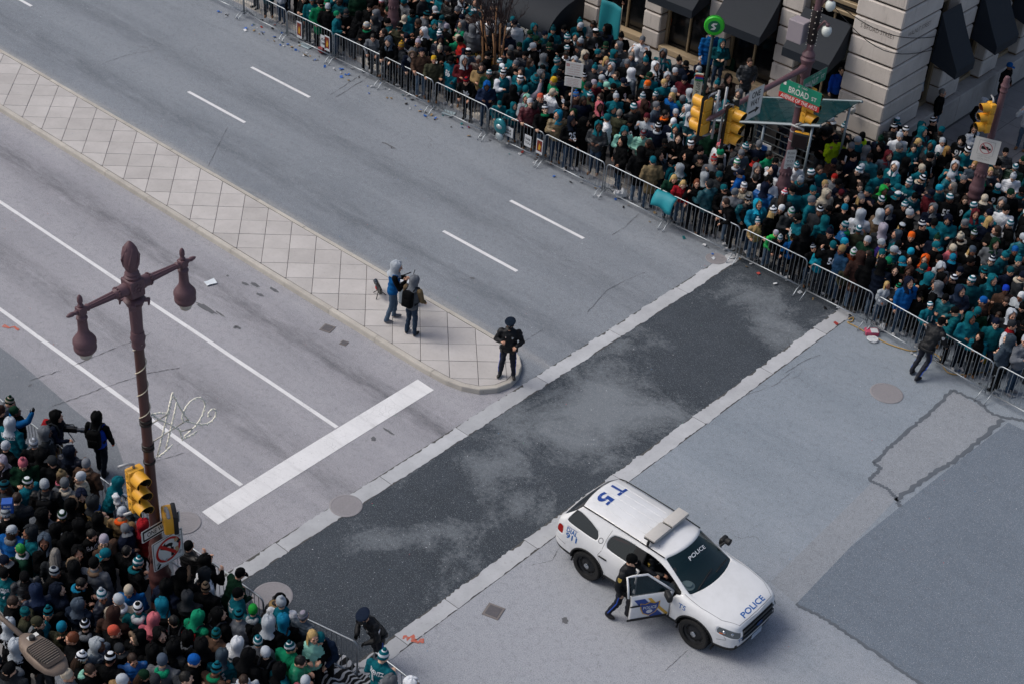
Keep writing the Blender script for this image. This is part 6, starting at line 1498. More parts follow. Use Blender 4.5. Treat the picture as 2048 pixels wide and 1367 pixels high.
def number_mesh(tp, s, side, size=.23):
    key = (tp, s, side, size)
    if key in _nb: return _nb[key]
    T = TPL[tp]
    if T['bvh'] is None: T['bvh'] = BVHTree.FromPolygons([Vector(q) for q in T['mb'].v], T['mb'].f)
    v, f = txt(s, .03); w = size*(.45 if len(s) == 1 else .9 if len(s) == 2 else 1.35); hh = size if len(s) <= 2 else size*.38; out = []; R_ = T['torso']; z0 = 1.22 if len(s) <= 2 else 1.36
    for q in v:
        p = R_ @ Vector((side*.9, side*q[0]*w, z0+q[1]*hh)); d = R_.to_3x3() @ Vector((-side, 0, 0)); h = T['bvh'].ray_cast(p, d); out.append(tuple(h[0]-d*.012) if h[0] is not None and (h[0]-p).length < 1.0 else tuple(p+d*.75))
    mb = MB(); mb.add(out, f); _nb[key] = mb.mesh('jersey_lettering', _m0[:1]); return _nb[key]
COLN = dict(bk='black', nv='navy', tl='teal', tb='blue-teal', dt='dark teal', dg='dark green', gn='green', lm='lime green', lg='light grey', gy='grey', dk='charcoal', sl='slate', wh='white', cr='cream', bn='brown', tn='tan', ol='olive', rd='red', pk='pink', co='coral', og='orange', ye='mustard', mr='maroon', li='pale lilac', bl='blue', rb='royal blue', mt='mint', pu='purple', rt='rust', aq='aqua', fu='fur-brown', dn='denim blue', db='dark blue', gd='dark navy', kh='khaki', hv='yellow', br='brown')
HATN = dict(b='beanie', B='beanie', p='pom-pom beanie', h='hood up', c='cap', s='hair', l='long hair', L='long hair', k='bucket hat', f='fur-trimmed hood', P='peaked cap')
HCN = dict(br='brown', bk='black', bd='blond', rd='reddish', gy='grey', gr='bright green', db='dark', st='straw blond')
def make_person(spec, tpl=None, parent=None):
    tp = spec['pose'] if tpl is None else tpl; T = TPL[tp]
    o = bpy.data.objects.new('person', T['me']); COL.objects.link(o); o.location = spec['loc']; o.rotation_euler = (0, 0, spec['yaw']); sc = spec.get('scale', 1.0); o.scale = (sc,)*3
    jk = spec['jk']; kind = spec.get('kind', 0); J = cloth(jk, kind); SV = cloth(spec['sleeve'], kind) if spec.get('sleeve') else J
    sk = SKIN[spec['skin']]; gl = cloth(spec['glove']) if spec.get('glove') else sk
    link_mats(o, [J, denim(spec.get('tr', 'bk')), sk, SHOES[spec.get('shoe', 0)], gl, SV, EYE, LIP])
    H, c1, c2 = spec['hat']; Hm = T['head']; C1 = cloth(c1, 2 if H in 'bBp' else 0) if H not in 'slL' else hairm(c1); C2 = cloth(c2, 2 if H in 'bBp' else 0) if c2 else C1
    if H in 'bBp':
        h = wear('b' if H != 'B' else 'B', o, Hm, [C1, C2, C1])
        if H == 'p': wear('pom', h, Matrix.Translation((-.035, 0, .165)), [C1])
    elif H == 'h': wear('h', o, Hm, [C1])
    elif H == 'f': h = wear('h', o, Hm, [C1]); wear('fur', h, Matrix.Identity(4), [cloth('fu')])
    elif H == 'c': wear('c', o, Hm, [C1, C1, C2])
    elif H == 'k': wear('k', o, Hm, [C1])
    elif H == 'P': wear('P', o, Hm, [C1, cloth('bk', 1), CHROME])
    else: wear(H, o, Hm, [C1])
    ex = spec.get('ex', {})
    if 'lh' in ex: wear('l', o, Hm, [hairm(ex['lh'])])
    elif H in 'bcBpk' and spec.get('hairc'): wear('s', o, Hm @ Matrix.Scale(.97, 4), [hairm(spec['hairc'])])
    if 'sc' in ex: wear('sc', o, Hm, [cloth(ex['sc'], 2)])
    if 'hd' in ex: wear('hd', o, T['torso'], [cloth(ex['hd'])])
    if 'bp' in ex: wear('bp', o, T['torso'], [cloth(ex['bp'] or 'bk'), cloth('dk')])
    if 'n' in ex:
        side = ex.get('side', -1); nc = ('dt' if jk in ('wh', 'lg', 'mt') else 'wh')
        q = bpy.data.objects.new('jersey_number', number_mesh(tp, ex['n'], side)); COL.objects.link(q); q.parent = o; link_mats(q, [cloth(nc)])
        if 'nm' in ex:
            q = bpy.data.objects.new('jersey_lettering', number_mesh(tp, ex['nm'], side)); COL.objects.link(q); q.parent = o; link_mats(q, [cloth(nc)])
    elif 'nm' in ex:
        q = bpy.data.objects.new('jersey_lettering', number_mesh(tp, ex['nm'], ex.get('side', -1), .27)); COL.objects.link(q); q.parent = o; link_mats(q, [cloth('wh' if jk not in ('wh', 'lg') else 'dt')])
    return o
# ------------------------------------------------------------------ the crowds, person by person where they show largest
NEAR = """
31 776 p:dg/cr gy @-10 !4 +hd:gy
43 813 b:dg/dg bk ~bl @35 !5 glove
3 819 b:bn/bn bk
19 845 h:lg tl ~tl @72 !1 +nm:EAGLES
68 886 B:lg/gy bk @100
95 859 h:gy dk @5 !1
10 892 b:lg/lg bk @60
142 899 h:nv nv q @85
47 919 p:pk/pk dg @285 !2 +lh:br
3 921 h:li bk @250
91 916 h:bk bk @120
105 925 c:dk/dk bk @80
116 943 p:kh/kh dk @-35 !6 +lh:br +sc:pk
184 921 b:gy/gy br @75 !1 +sc:fu
160 953 B:lg/lg cr @195 +sc:cr
218 959 h:tl tl ~wh @20 !4 glove
53 962 b:dg/wh tl @-30
12 969 b:dt/bk dk @200 +lh:br
95 968 b:lg/lg bk q @95 +bp
126 965 b:gy/gy gy @85 +sc:cr
158 982 h:nv bk ~tl @300 !2
186 1000 h:dk tn @42 +sc:bl
258 985 h:gy sl @30 !4
29 1001 s:br dk @100
15 1025 b:lg/gy bk @120 #20
124 1029 b:dg/wh bk @85 #12
91 1026 h:bk gy @90
135 1015 f:bk bk @80
241 1026 b:lg/lg tn @85 +sc:og
253 1054 c:gy/gy nv @0
189 1038 h:bk bk @70
180 1063 s:bk bk @-30 +nm:EAGLES front
161 1045 h:bk bk @150
111 1056 h:bk bk @90
22 1060 b:lg/lg bl @90 +lh:br +hd:gy
59 1063 h:dk tl @205 #24
284 1048 h:rd rd q @70
44 1094 s:gr dg @212 !7 +sc:lg
101 1087 h:sl bk @-20 #11
205 1078 b:li/li br @-20 !7 +sc:fu
220 1104 c:tl/tl bk @190
127 1088 h:bk bk @60
148 1101 h:bk bk @0 !7
111 1109 l:gy dk @100
110 1125 b:lg/nv bk @-30
190 1122 b:bk/bk gy @80 +sc:fu
271 1120 p:tl/wh bk @35 +sc:tl
6 1118 c:nv/gy bk @-40
42 1146 c:bk/bk dk q @300 dark
148 1135 f:bk bk @95
154 1156 s:bk bk @0 +sc:tb
13 1147 b:bk/bk tl @80 #17 +nm:AGHOLOR
73 1181 h:db db q @120
114 1176 h:nv nv @60
259 1173 b:cr/cr bl @275 !2 +lh:rd
204 1187 p:lg/tl nv q @0 !7
239 1203 b:lg/lg cr @85 +sc:wh
157 1206 h:sl gd @88
19 1200 s:br bk @15
50 1222 b:tl/dt ol @10
95 1226 p:tl/bk bk @-35 !7 beard
226 1226 h:bn bn @82
280 1219 b:wh/bk tl @90 +hd:wh
75 1246 b:ol/ol tl @-20 +hd:gy
123 1253 b:tb/tb ol @80 +hd:ol
170 1250 p:bk/wh bk @85 +hd:gy
17 1247 h:lg bk @70 #43 +nm:SPROLES
35 1288 h:lg bk @85 #11 +nm:WENTZ
148 1281 s:rd bk @200 !3
226 1268 b:co/co bk @60
207 1284 h:lg sl @-30 dark
238 1290 c:dk/dk bk @300
155 1306 p:wh/nv bk @20 +lh:br
173 1331 s:br bk @-15 +hd:mt
6 1306 b:dk/dk bk @290
25 1331 c:bk/bk dk @240 +hd:gy
135 1345 p:cr/cr gy @60 +sc:gy
212 1319 b:bk/wh bk @80
246 1356 b:lg/lg tn @70
387 1084 b:bk/bk bk q @60 !3
413 1134 h:dk wh @35 #11 +nm:WENTZ
423 1119 h:bk bk @40 !3
461 1148 c:bk/bk dg @40 !4
473 1186 b:bk/bk tl @15 !1 +nm:EAGLES
362 1145 f:bk bk @75
410 1176 p:fu/bk bk @80
376 1191 h:dk dk @85
324 1205 h:tb bk @82 +bp
524 1205 b:lm/lm tl @80 #65 +hd:lg
299 1235 h:pk pk @85
391 1233 h:gn gn @60 +bp:rd
475 1229 p:tl/bk gy ~bk @75
440 1225 h:bk bk @60 +bp
315 1268 h:bk bk @20
274 1274 f:bk bk @280
432 1268 p:tl/dg br @70
473 1286 h:wh wh @60 #11 +nm:WENTZ
434 1309 h:sl tl @90 #86
382 1314 b:bl/bl bk @0
323 1323 b:sl/sl gy @85 +hd:gn
274 1316 s:br bl q @290
277 1338 b:dg/dg dk @0 +lh:br
428 1336 p:tl/bk br @60 +sc:gn
488 1348 s:br lg @290 !2 +hd:lg
369 1352 s:bk dk @60
307 1353 b:dk/dk dk @90
373 1273 h:bk bk @70 +hd:gy
563 1176 c:bk/bk bk q @0 !4 +sc:tn
585 1184 p:lg/lg tl ~wh @70 blanket
635 1204 b:gy/li sl q @62
581 1234 h:tb bk @85 +bp
534 1251 h:lg bk @70
658 1245 b:tl/tl db @255 !4
625 1268 l:st mt ~bk @285 !8
526 1281 p:tl/wh gy @85
525 1301 b:lg/lg bk @60 +bp
578 1292 p:dt/wh gn @75
587 1320 s:bk gn q @0
765 1310 p:tl/wh tl @60 #11 +nm:WENTZ
838 1347 h:wh wh @-20 +lh:st
885 1361 p:cr/cr tn @60
611 1361 b:lg/lg pk @60
789 1361 h:gy gy @30
560 1330 h:bk tl @40
300 1300 h:bk bk @90
340 1290 h:bk dk @60
410 1290 h:bk bk @80
350 1240 s:bk bk @80 +bp
500 1310 h:bk bk @60
250 1110 s:bk bk @60
330 1160 h:bk nv @60
60 1270 h:bk bk @80
"""
FAR = """
655 3 c:gn/gn gn #36
639 22 b:lg/lg bk @80
666 28 b:gn/gn tl @-10 !9
622 10 c:bk/bk gn
681 3 s:br dt
595 9 b:tl/tl tl #32
579 9 b:nv/nv bk
694 15 c:dk/dk bk
705 23 h:bk bk @40 !4
728 54 b:cr/lg bk +sc:gn
763 3 p:pk/wh bn +lh:br
740 13 b:bk/bk bk
773 21 b:dg/dg bk @150
759 26 h:gy gy @200
751 38 h:dk dk @200 !2
742 69 s:bk gy @-100 !4
766 63 l:db bk @200
773 85 h:sl bk @-120 !4
785 91 p:ye/tn dk @200
801 53 c:bk/bk ol
811 69 c:nv/nv bk #wh
800 110 f:gy nv @-90 !4
833 101 b:nv/nv br @-80 !9 +hd:kh
836 85 p:li/li dk +hd:fu
868 117 b:ye/ye ol @-85 !9
870 47 h:tl tl @-80 !2
849 28 b:bk/tl gy @20
841 44 s:br bk @190
811 35 c:cr/cr tl
823 23 c:bk/bk tl
890 54 B:li/li bk @60
887 35 c:dt/dt lg
901 101 c:bk/bk bk @190
903 117 c:bk/bk tl @230 !1 #86
925 79 b:bk/bk rd ~nv @200 !2 jeans
915 75 b:cr/cr gn @-60
918 160 b:nv/rd bk @-110 !4 #86
974 168 h:bl db @-80 !2
923 48 h:gy gn @200
946 56 h:gy gy @60
870 19 c:lg/lg bk
1007 146 p:wh/bk tl ~wh @-40
1022 98 b:gy/gy bk @180 +sc:fu
1070 153 k:tl dt @-60 +lh:br
1042 143 h:dk tl
1041 158 b:wh/bk tl
1048 171 b:tl/tl li @80
1044 194 h:mt lg
1056 205 b:lg/lg mr q @-80 !9
1082 188 b:co/co dk
1083 219 p:nv/wh bk @-80 !9 +sc:gn
1105 185 c:cr/cr wh @60
1108 161 b:ye/ye gn
1116 229 h:tb kh q @-70
1132 210 b:bk/bk bk @190
1146 241 h:nv bk @-70 #25
1167 235 h:bk bk @-60
1199 212 h:pk bk @-70 !3 dark
1227 216 h:tl tl @-60
1215 236 c:tl/tl wh @190 #20
980 212 b:tl/tl tl @-90 !4 kid #7
1009 216 h:tl tl @-70 kid
1026 183 h:bk bk @100
1085 136 c:bk/bk tl
1114 122 p:tl/lg tl @-10
1089 115 h:gy tl
1133 106 s:bk bk +sc:wh
1151 120 h:lg gy
1168 109 h:cr gy
1212 120 l:st gy
1180 174 b:dk/dk tl
1189 168 b:li/li mr
1180 187 p:tl/wh ol @200
1201 193 l:br bk +sc:tb
1152 190 p:bl/gy bn
1168 152 p:bk/wh gn
1211 171 c:mt/mt bk
1227 174 c:bk/bk bk @-20
1202 156 c:lg/lg tl @-30
1233 150 s:br tl
1249 259 h:tl mt @-80 !2
1246 281 h:bk bk @-160
1287 265 b:mr/gy mt q @-90 !2
1266 214 b:tl/wh bk q @-60 beard
1262 240 b:bk/bk bk !2 #20
1294 234 b:mr/mr lg @-100 +hd:lg #11
1316 252 p:bk/wh nv +sc:lg
1302 285 l:br bk @200 !2
1283 302 h:bk bk @95 +nm:____
1303 323 b:tl/tl kh @100
1324 304 h:bk sl @-60
1335 285 c:bk/bk bk #11
1375 285 b:wh/bk bk @-60 #90
1388 281 s:bk bk #11
1338 326 c:bk/bk tl @150 kid #11
1365 334 h:lg tl @95 #50
1335 353 l:st dg @-90 !4
1353 360 l:st rd @-100 !4 +hd:wh
1378 316 h:bk bk @180
1411 345 h:lg tl @95 !1 #3
1360 277 h:bk bk
1330 225 s:bk bk @-20 +sc:og
1313 211 b:gy/gy sl @-30
1291 209 f:bn bn
1354 224 b:lg/lg bk
1372 217 h:wh tl
1237 225 s:gy ol @70
1285 193 p:lg/tl pk
1261 196 c:bk/bk bk
1325 195 c:bk/bk dk
1343 192 l:st bl
1369 196 b:gy/gy tl
1389 211 b:wh/wh dk
1419 374 b:dk/dk dt q @120 !9
1441 374 c:tl/bk bk @-60 !9 #86
1448 409 s:br bk @190 !4
1421 318 p:rd/gy gy
1439 305 b:gn/gn bk
1482 303 b:gy/gy sl
1493 295 p:tl/wh bk
1517 289 b:gy/gy nv @90
1474 325 b:gn/wh bk +sc:lg
1441 339 s:bk bk @80
1482 346 c:nv/nv bl @150
1514 337 h:gy bk
1514 320 c:rd/bk bk
1546 339 h:nv wh beard
1536 358 h:bk wh
1514 356 s:bk bk @95
1530 374 h:nv bl q @60
1483 374 b:wh/gy cr +sc:fu
1474 387 b:gy/gy gy @90
1490 396 b:bk/gy bk ~tl q @-60
1517 410 h:aq tb @-70 !9 +lh:st glove
1547 415 p:wh/nv bk @-60 +lh:st
1580 419 p:lg/gn dk @-70 !2 +sc:gy
1565 394 p:pk/wh dk @70 +lh:br
1555 412 b:wh/wh bk +lh:br
1521 443 p:lg/tl tn @-80 !9 kid jeans
1547 459 b:li/lg lm @-60 !4 kid
1558 473 p:lg/tl bk @-110 !4 kid
1379 374 l:rd bk @-90 !3
1394 320 b:bk/bk bk +sc:fu
1587 380 c:bk/bk tl @80
1537 309 s:bk gn #12
1625 378 b:tl/tl tl
1623 400 b:gy/gy tl @-30
1653 386 h:cr cr
1650 367 s:st nv
1676 366 c:bk/bk nv dark +hd:lg
1685 389 b:mr/mr bk @80
1700 395 h:bk bk
1714 394 p:gy/gy bk +lh:st
1739 383 b:dt/dt nv
1758 395 b:dt/wh bk #51
1767 379 h:lm dg
1689 417 b:tb/tb bk @80
1722 427 h:lg wh @90 #11
1761 427 h:lg fu @20
1650 439 h:tl tl @100
1640 420 p:bk/wh dk
1660 419 c:bk/bk bk
1591 446 c:bk/bk tl @190 #86
1660 463 p:nv/nv bk
1695 451 b:tl/lg bl q @170 +hd:gn
1713 458 b:tl/wh ol @90
1767 455 h:li dk @90
1688 484 b:aq/aq nv
1713 495 p:wh/gn rt @-110 !4
1730 484 b:lg/lg dg
1758 486 b:lg/lg pu
1615 508 p:nv/lg bk @-60 !9 kid
1647 505 b:tl/tl bk @95 #56
1675 502 b:tn/tn dn +hd:bk
1679 533 b:ol/ol ol @-100 !4 kid
1714 518 h:bn bn @95
1735 520 s:br bk @190
1758 517 b:tl/tl gy +lh:st
1773 526 c:gn/bk dg @-70 !2
1577 489 b:bk/bk bl @100 kid
1596 539 b:lg/lg aq @-90 kid
1610 470 h:bk bk @95
1793 468 h:sl tl
1799 482 c:bk/bk bk q !7
1823 472 b:og/og bk
1844 449 p:nv/wh bk
1803 452 c:bk/lg bk +lh:st
1869 446 b:bk/bk tl @60
1873 494 c:tl/tl bk
1903 493 b:cr/cr pk
1926 472 p:cr/cr bk +sc:cr dark
1948 468 p:dg/lg bk
1944 499 b:sl/sl bk +lh:st +sc:cr
1784 499 c:lg/lg tl @-60 #11
1831 506 b:aq/aq bk
1844 515 h:og rd
1821 519 h:bk bk
1806 526 c:tb/tb dg
1875 513 b:bk/bk bk
1907 512 c:tb/tb nv
1881 531 h:lg gy beard
1845 535 c:dt/dt bk
1806 547 h:bn bn
1818 557 h:nv bl @-70
1844 556 h:tl bk
1815 575 p:aq/tb ol kid +sc:fu
1774 569 l:st lg @-70 !9 kid
1791 570 b:bk/gn dk kid
1837 592 p:bk/bk bk +lh:st kid
1854 598 b:tl/wh tl @-70 !9 kid #11
1862 572 h:gy bk @150
1897 592 b:bk/bk tl q beard
1917 581 h:db db q
1920 541 b:nv/nv bk
1910 556 b:nv/wh bk
1968 545 b:bk/tl bk
1956 619 b:tl/tl dg +lh:rd
1969 601 b:bl/bl bn @150
2007 576 b:rb/rb br
2017 598 s:br bk
1998 629 s:br nv kid
2028 630 h:lg dk
1911 629 c:bk/bk tl @150 #11
1935 642 h:tl tl @-80 !8
1981 648 b:nv/nv tl
2020 648 b:dk/dk rd ~wh
2044 646 c:bk/bk bk
2022 682 h:sl sl @130
2044 677 b:lg/lg gy
1963 674 h:bk bk ~tl @-90 kid
2040 592 b:wh/wh lg
1780 548 h:bk bk
1745 545 h:bk nv @60
1880 555 h:bk bk
1945 560 b:tl/wh dt
1990 560 h:tl dt
1985 520 p:nv/wh dt
2020 540 b:dt/dt nv
1940 520 b:bk/bk bk
2030 500 b:bl/bl bk
1700 540 h:bk bk @90
1440 350 b:dt/dt dk
1400 300 b:bk/bk dk
"""
# people standing apart: foot pixel, ground height
APART = """
1335 92 1.17 s:br rt @-85 !1 jeans | person in rust-brown work jacket and jeans standing on the window ledge
1392 100 1.17 c:bk/bk dg @-85 #03 | person in dark green jersey numbered 03 standing on the window ledge
1213 44 1.17 s:bk bk @-80 | person in a long black coat and brown boots on the ledge beside a flag
1245 52 1.17 s:br bk @-60 jeans | person in dark jacket and jeans holding a teal flag on the ledge
1484 210 1.17 s:br dk q @-85 !1 | person in charcoal puffer jacket with hands in pockets before the windows
1862 272 .15 s:gy bk @-30 !0 jeans | grey-haired person in black jacket and jeans by the side street wall
1945 288 .15 h:lg lg ~bk @-70 !1 | person in grey hooded sweatshirt with black sleeves standing on the side sidewalk
1664 232 1.17 s:bk rb @-80 | person in royal blue jacket on the ledge beside the corner pier
1652 368 .15 c:nv/nv hv @-70 !3 | person in yellow safety vest under the glass canopy
1706 360 .15 c:bk/bk hv ~nv @-110 !2 | person in yellow safety vest and black cap beside the corner pier
1630 362 .15 b:bk/bk bk @-80 | person in black coat and sunglasses beside the pedestrian signal
1822 340 .15 h:tl bk @-60 !3 #29 | person in black jersey numbered 29 leaning at the corner plinth
1843 330 .15 b:bk/wh bk @-50 | person in black and striped beanie beside the number 29 jersey
1815 235 1.17 b:sl/sl lg @-60 +lh:st | person in pale grey sitting on the corner plinth
2040 300 .15 s:bk wh @-120 | person in white and red top at the right edge of the sidewalk
1995 215 .15 c:bl/bl bk @-60 | person in dark clothes and tan boots behind the signal pole
1430 175 1.17 h:tl dt @-90 | person in teal hooded jacket on the ledge below the station disc
1447 190 .3 h:tb dg @-150 !2 +bp:li | person in green jacket with pale backpack hunched by the station totem
1390 205 .15 p:lg/wh nv @-30 jeans | person in navy coat and jeans climbing toward the ledge
1408 160 1.17 s:bk bl @-90 | person in bright blue jacket at the window behind the totem
1925 345 .15 h:bk wh ~wh @-40 #2 | person in navy vest over white jersey before the side street sidewalk
"""
def parse(line):
    lab = None
    if '|' in line: line, lab = line.split('|'); lab = lab.strip()
    T = line.split(); nums = []
    while re.match(r'^-?\d*\.?\d+$', T[0]): nums.append(float(T.pop(0)))
    s = dict(px=nums[0], py=nums[1], gz=nums[2] if len(nums) > 2 else None, ex={}, lab=lab)
    H = T.pop(0); k, c = H.split(':'); c = c.split('/'); s['hat'] = (k, c[0], c[1] if len(c) > 1 else None); s['jk'] = T.pop(0)
    for t in T:
        if t[0] == '~': s['sleeve'] = t[1:]
        elif t[0] == '@': s['a'] = float(t[1:])
        elif t[0] == '!': s['pose'] = int(t[1:])
        elif t[0] == '#': s['ex']['n'] = t[1:] if t[1:].isdigit() else '88'
        elif t[0] == '+': q = t[1:].split(':'); s['ex'][q[0]] = q[1] if len(q) > 1 else ''
        elif t == 'q': s['kind'] = 1
        elif t == 'kid': s['scale'] = .78
        elif t == 'dark': s['skin'] = 4
        elif t == 'jeans': s['tr'] = 'lb'
        elif t == 'glove': s['glove'] = 'bk'
        elif t == 'beard': s['beard'] = 1
    if s['ex'].get('nm') == '____': s['ex'].pop('nm')
    return s
import re
rc = random.Random(21)
def finish(s, near):
    sc = s.setdefault('scale', rc.uniform(.94, 1.05)); s.setdefault('skin', rc.choice([0, 0, 1, 2, 2, 5, 0, 3, 4])); s.setdefault('tr', rc.choice(['bk', 'dn', 'dn', 'nv', 'gy', 'lb', 'bk', 'bk'])); s.setdefault('shoe', rc.choice([0, 0, 1, 2, 3]))
    a = s.get('a', rc.gauss(58, 28) if near else rc.gauss(262, 38)); s['yaw'] = math.radians(a+39)
    s.setdefault('pose', rc.choice([0, 1, 1, 2, 6, 7, 8, 1, 2] if near else [0, 1, 2, 2, 3, 6, 7, 8, 8, 1, 5])); s.setdefault('hairc', rc.choice(['br', 'bk', 'db', 'bd', None]))
    if s.get('gz') is not None and s['lab']:
        p = G(s['px'], s['py'], s['gz']); s['loc'] = (p[0], p[1], s['gz'])
    else:
        gz = .02
        for it in range(2):
            p = G(s['px'], s['py'], gz+1.66*sc); gz = .15 if (p[0] < -15.2 and p[1] > 34.4) or (p[0] < -15.6 and p[1] < 13.5) else .02
        s['loc'] = (p[0], p[1], gz)
    f = Vector((math.cos(s['yaw']), math.sin(s['yaw']))); s['ex']['side'] = 1 if f.dot(Vector((-s['loc'][0], -s['loc'][1]))) > 0 else -1
    return s
near = [finish(parse(l), True) for l in NEAR.strip().split('\n')]
far = [finish(parse(l), False) for l in FAR.strip().split('\n')]
apart = [finish(parse(l), False) for l in APART.strip().split('\n')]
def relax(L, dmin, lim):
    P = np.array([s['loc'][:2] for s in L])
    for it in range(25):
        d = P[:, None]-P[None]; D = np.hypot(d[..., 0], d[..., 1])+np.eye(len(P))*9; m = D < dmin
        push = np.where(m[..., None], d/np.maximum(D, 1e-3)[..., None]*((dmin-D)*.25)[..., None], 0).sum(1); P = P+push; P = lim(P)
    for s, p in zip(L, P): s['loc'] = (float(p[0]), float(p[1]), s['loc'][2])
def lim_near(P):
    P = P.copy(); ym = np.where(P[:, 0] < -17.4, 13.92, np.where(P[:, 0] < -15.2, 14.0+(P[:, 0]+17.4)*.22, 14.5)); out = P[:, 0] < -23.0
    P[:, 1] = np.minimum(P[:, 1], ym)
    d = P-np.array([LX, LY]); r = np.hypot(d[:, 0], d[:, 1]); k = np.where(r < .55, .55/np.maximum(r, 1e-3), 1); return np.array([LX, LY])+d*k[:, None]
def lim_far(P):
    P = P.copy(); yb = np.where(P[:, 0] < -14.6, 33.92, 33.85-(P[:, 0]+14.6)*.11); P[:, 1] = np.maximum(P[:, 1], yb); return P
relax(near, .40, lim_near); relax(far, .40, lim_far)
# --- fill the far crowd behind the annotated rows
occ = [s['loc'][:2] for s in far+apart]; extra = []
def blocked(x, y):
    if y > 40.0 and x < -19.0: return True
    if x > -19.0 and y > 41.8+.25*(x+19): return True
    if -22.9 < x < -19.0 and 37.1 < y < 39.4: return True
    if -35.9 < x < -30.5 and y > 38.2: return True
    for (qx, qy, r) in ((RX, RY, .42), (QX, QY, .45), (-31.6, 35.75, .85), (-34.75, 35.05, .45), (-26.65, 34.85, .3), (-23.85, 38.0, .35), (-31.15, 36.35, .7)):
        if math.hypot(x-qx, y-qy) < r: return True
    return False
JW = [('bk', 36), ('tl', 16), ('dt', 8), ('nv', 12), ('dk', 8), ('gy', 4), ('sl', 4), ('dg', 3), ('wh', 4), ('bn', 1.5), ('lg', 2), ('gn', 1), ('rd', .5), ('mr', .5), ('bl', 1), ('tn', .5)]
HW = [('b', 28), ('p', 22), ('h', 22), ('c', 14), ('s', 8), ('l', 7)]
HC = [('bk', None, 19), ('gy', None, 11), ('lg', None, 17), ('wh', None, 4), ('tl', 'tl', 14), ('tl', 'wh', 9), ('bk', 'wh', 6), ('dg', 'dg', 4), ('nv', 'nv', 6), ('wh', 'tl', 4), ('cr', 'cr', 3), ('og', 'og', .7), ('rd', 'rd', .4), ('gn', 'gn', 1), ('aq', 'aq', 1.5), ('pk', 'pk', .7), ('mr', 'mr', 1), ('dt', 'dt', 3)]
def pick(L): 
    t = rc.uniform(0, sum(q[-1] for q in L))
    for q in L:
        t -= q[-1]
        if t <= 0: return q
    return L[-1]
tries = 0
while tries < 16000 and len(extra) < 560:
    tries += 1; x = rc.uniform(-46, -5.0); y = rc.uniform(33.95, 46)
    if blocked(x, y): continue
    yb = 33.95 if x < -14.6 else 33.9-(x+14.6)*.11
    if y < yb+.1: continue
    pr = RC @ (np.array([x, y, 1.6-H_CAM])); u, w_ = FPX*pr[0]/pr[2]+1024, FPX*pr[1]/pr[2]+683.5
    if u < 380 or u > 2120 or w_ < -60 or w_ > 1400: continue
    if any((x-q[0])**2+(y-q[1])**2 < .47**2 for q in occ): continue
    occ.append((x, y)); h = pick(HW)[0]; c = pick(HC)
    hat = (h, c[0], c[1] or c[0]) if h in 'bpch' else (h, rc.choice(['br', 'bk', 'db', 'bd', 'st', 'br', 'gy']), None)
    s = dict(px=u, py=w_, gz=None, ex={}, lab=None, hat=hat, jk=pick(JW)[0], kind=1 if rc.random() < .25 else 0)
    if s['jk'] in ('tl', 'bk', 'wh', 'gn') and rc.random() < .3: s['ex']['n'] = rc.choice(['11', '86', '20', '55', '9', '65', '27', '91'])
    if rc.random() < .12: s['ex']['sc'] = rc.choice(['cr', 'gy', 'tl', 'dk'])
    finish(s, False); gz = .15 if x < -15.2 else .02; s['loc'] = (x, y, gz); extra.append(s)
# the three hundred that show largest are individuals; the rest one packed mass
allp = near+far+extra
def dist(s): return math.sqrt(s['loc'][0]**2+s['loc'][1]**2+(H_CAM-1.6)**2)
front = lambda s: (s['loc'][1]-33.9)
cand = sorted(far+extra, key=lambda s: front(s)*1.0+(0 if s in far else .6))
indiv = near+cand[:max(0, 285-len(near)-len(apart))]; ids = {id(s) for s in indiv}; mass = [s for s in far+extra if id(s) not in ids]
# --- labels that single out each one
def base_label(s, zone):
    ex = s['ex']; H, c1, c2 = s['hat']
    g = f"{COLN[s['jk']]} jersey {ex['n']}" if 'n' in ex else COLN[s['jk']]+(' puffer jacket' if s.get('kind') == 1 else ' jacket')
    if s.get('sleeve'): g += f" with {COLN[s['sleeve']]} sleeves"
    if H in 'slL': hh = f"{HCN[c1]} {HATN[H]}"
    elif H in 'hf': hh = f"{COLN[c1]} {HATN[H]}"
    else: hh = (COLN[c1] if not c2 or c2 == c1 else f"{COLN[c1]}-{COLN[c2]}")+' '+HATN[H]
    who = 'child' if s.get('scale', 1) < .85 else 'person'
    return f"{who} in {g} and {hh}, {zone}"
groups = {}
for s in indiv:
    z = 'near crowd' if s in near else ('far crowd by the barrier' if front(s) < 1.3 else 'far crowd'); s['lab'] = base_label(s, z); groups.setdefault(re.sub(r'\d+', '', s['lab']), []).append(s)
for lab, L in groups.items():
    if len(L) > 1:
        L.sort(key=lambda s: s['px'])
        for k, s in enumerate(L):
            nw = len(s['lab'].split()); s['lab'] = s['lab'].replace(' by the barrier', ' front') if nw > 12 else s['lab']; nw = len(s['lab'].split()); s['lab'] += (f', {ORD[k]} such from the left' if nw < 12 else f', {ORD[k]} from left')
for s in indiv:
    o = make_person(s); tag(o, s['lab'], 'person', 'near crowd of spectators' if s in near else 'far crowd of spectators')
for s in apart:
    o = make_person(s); tag(o, s['lab'], 'person', 'people standing apart by the building')
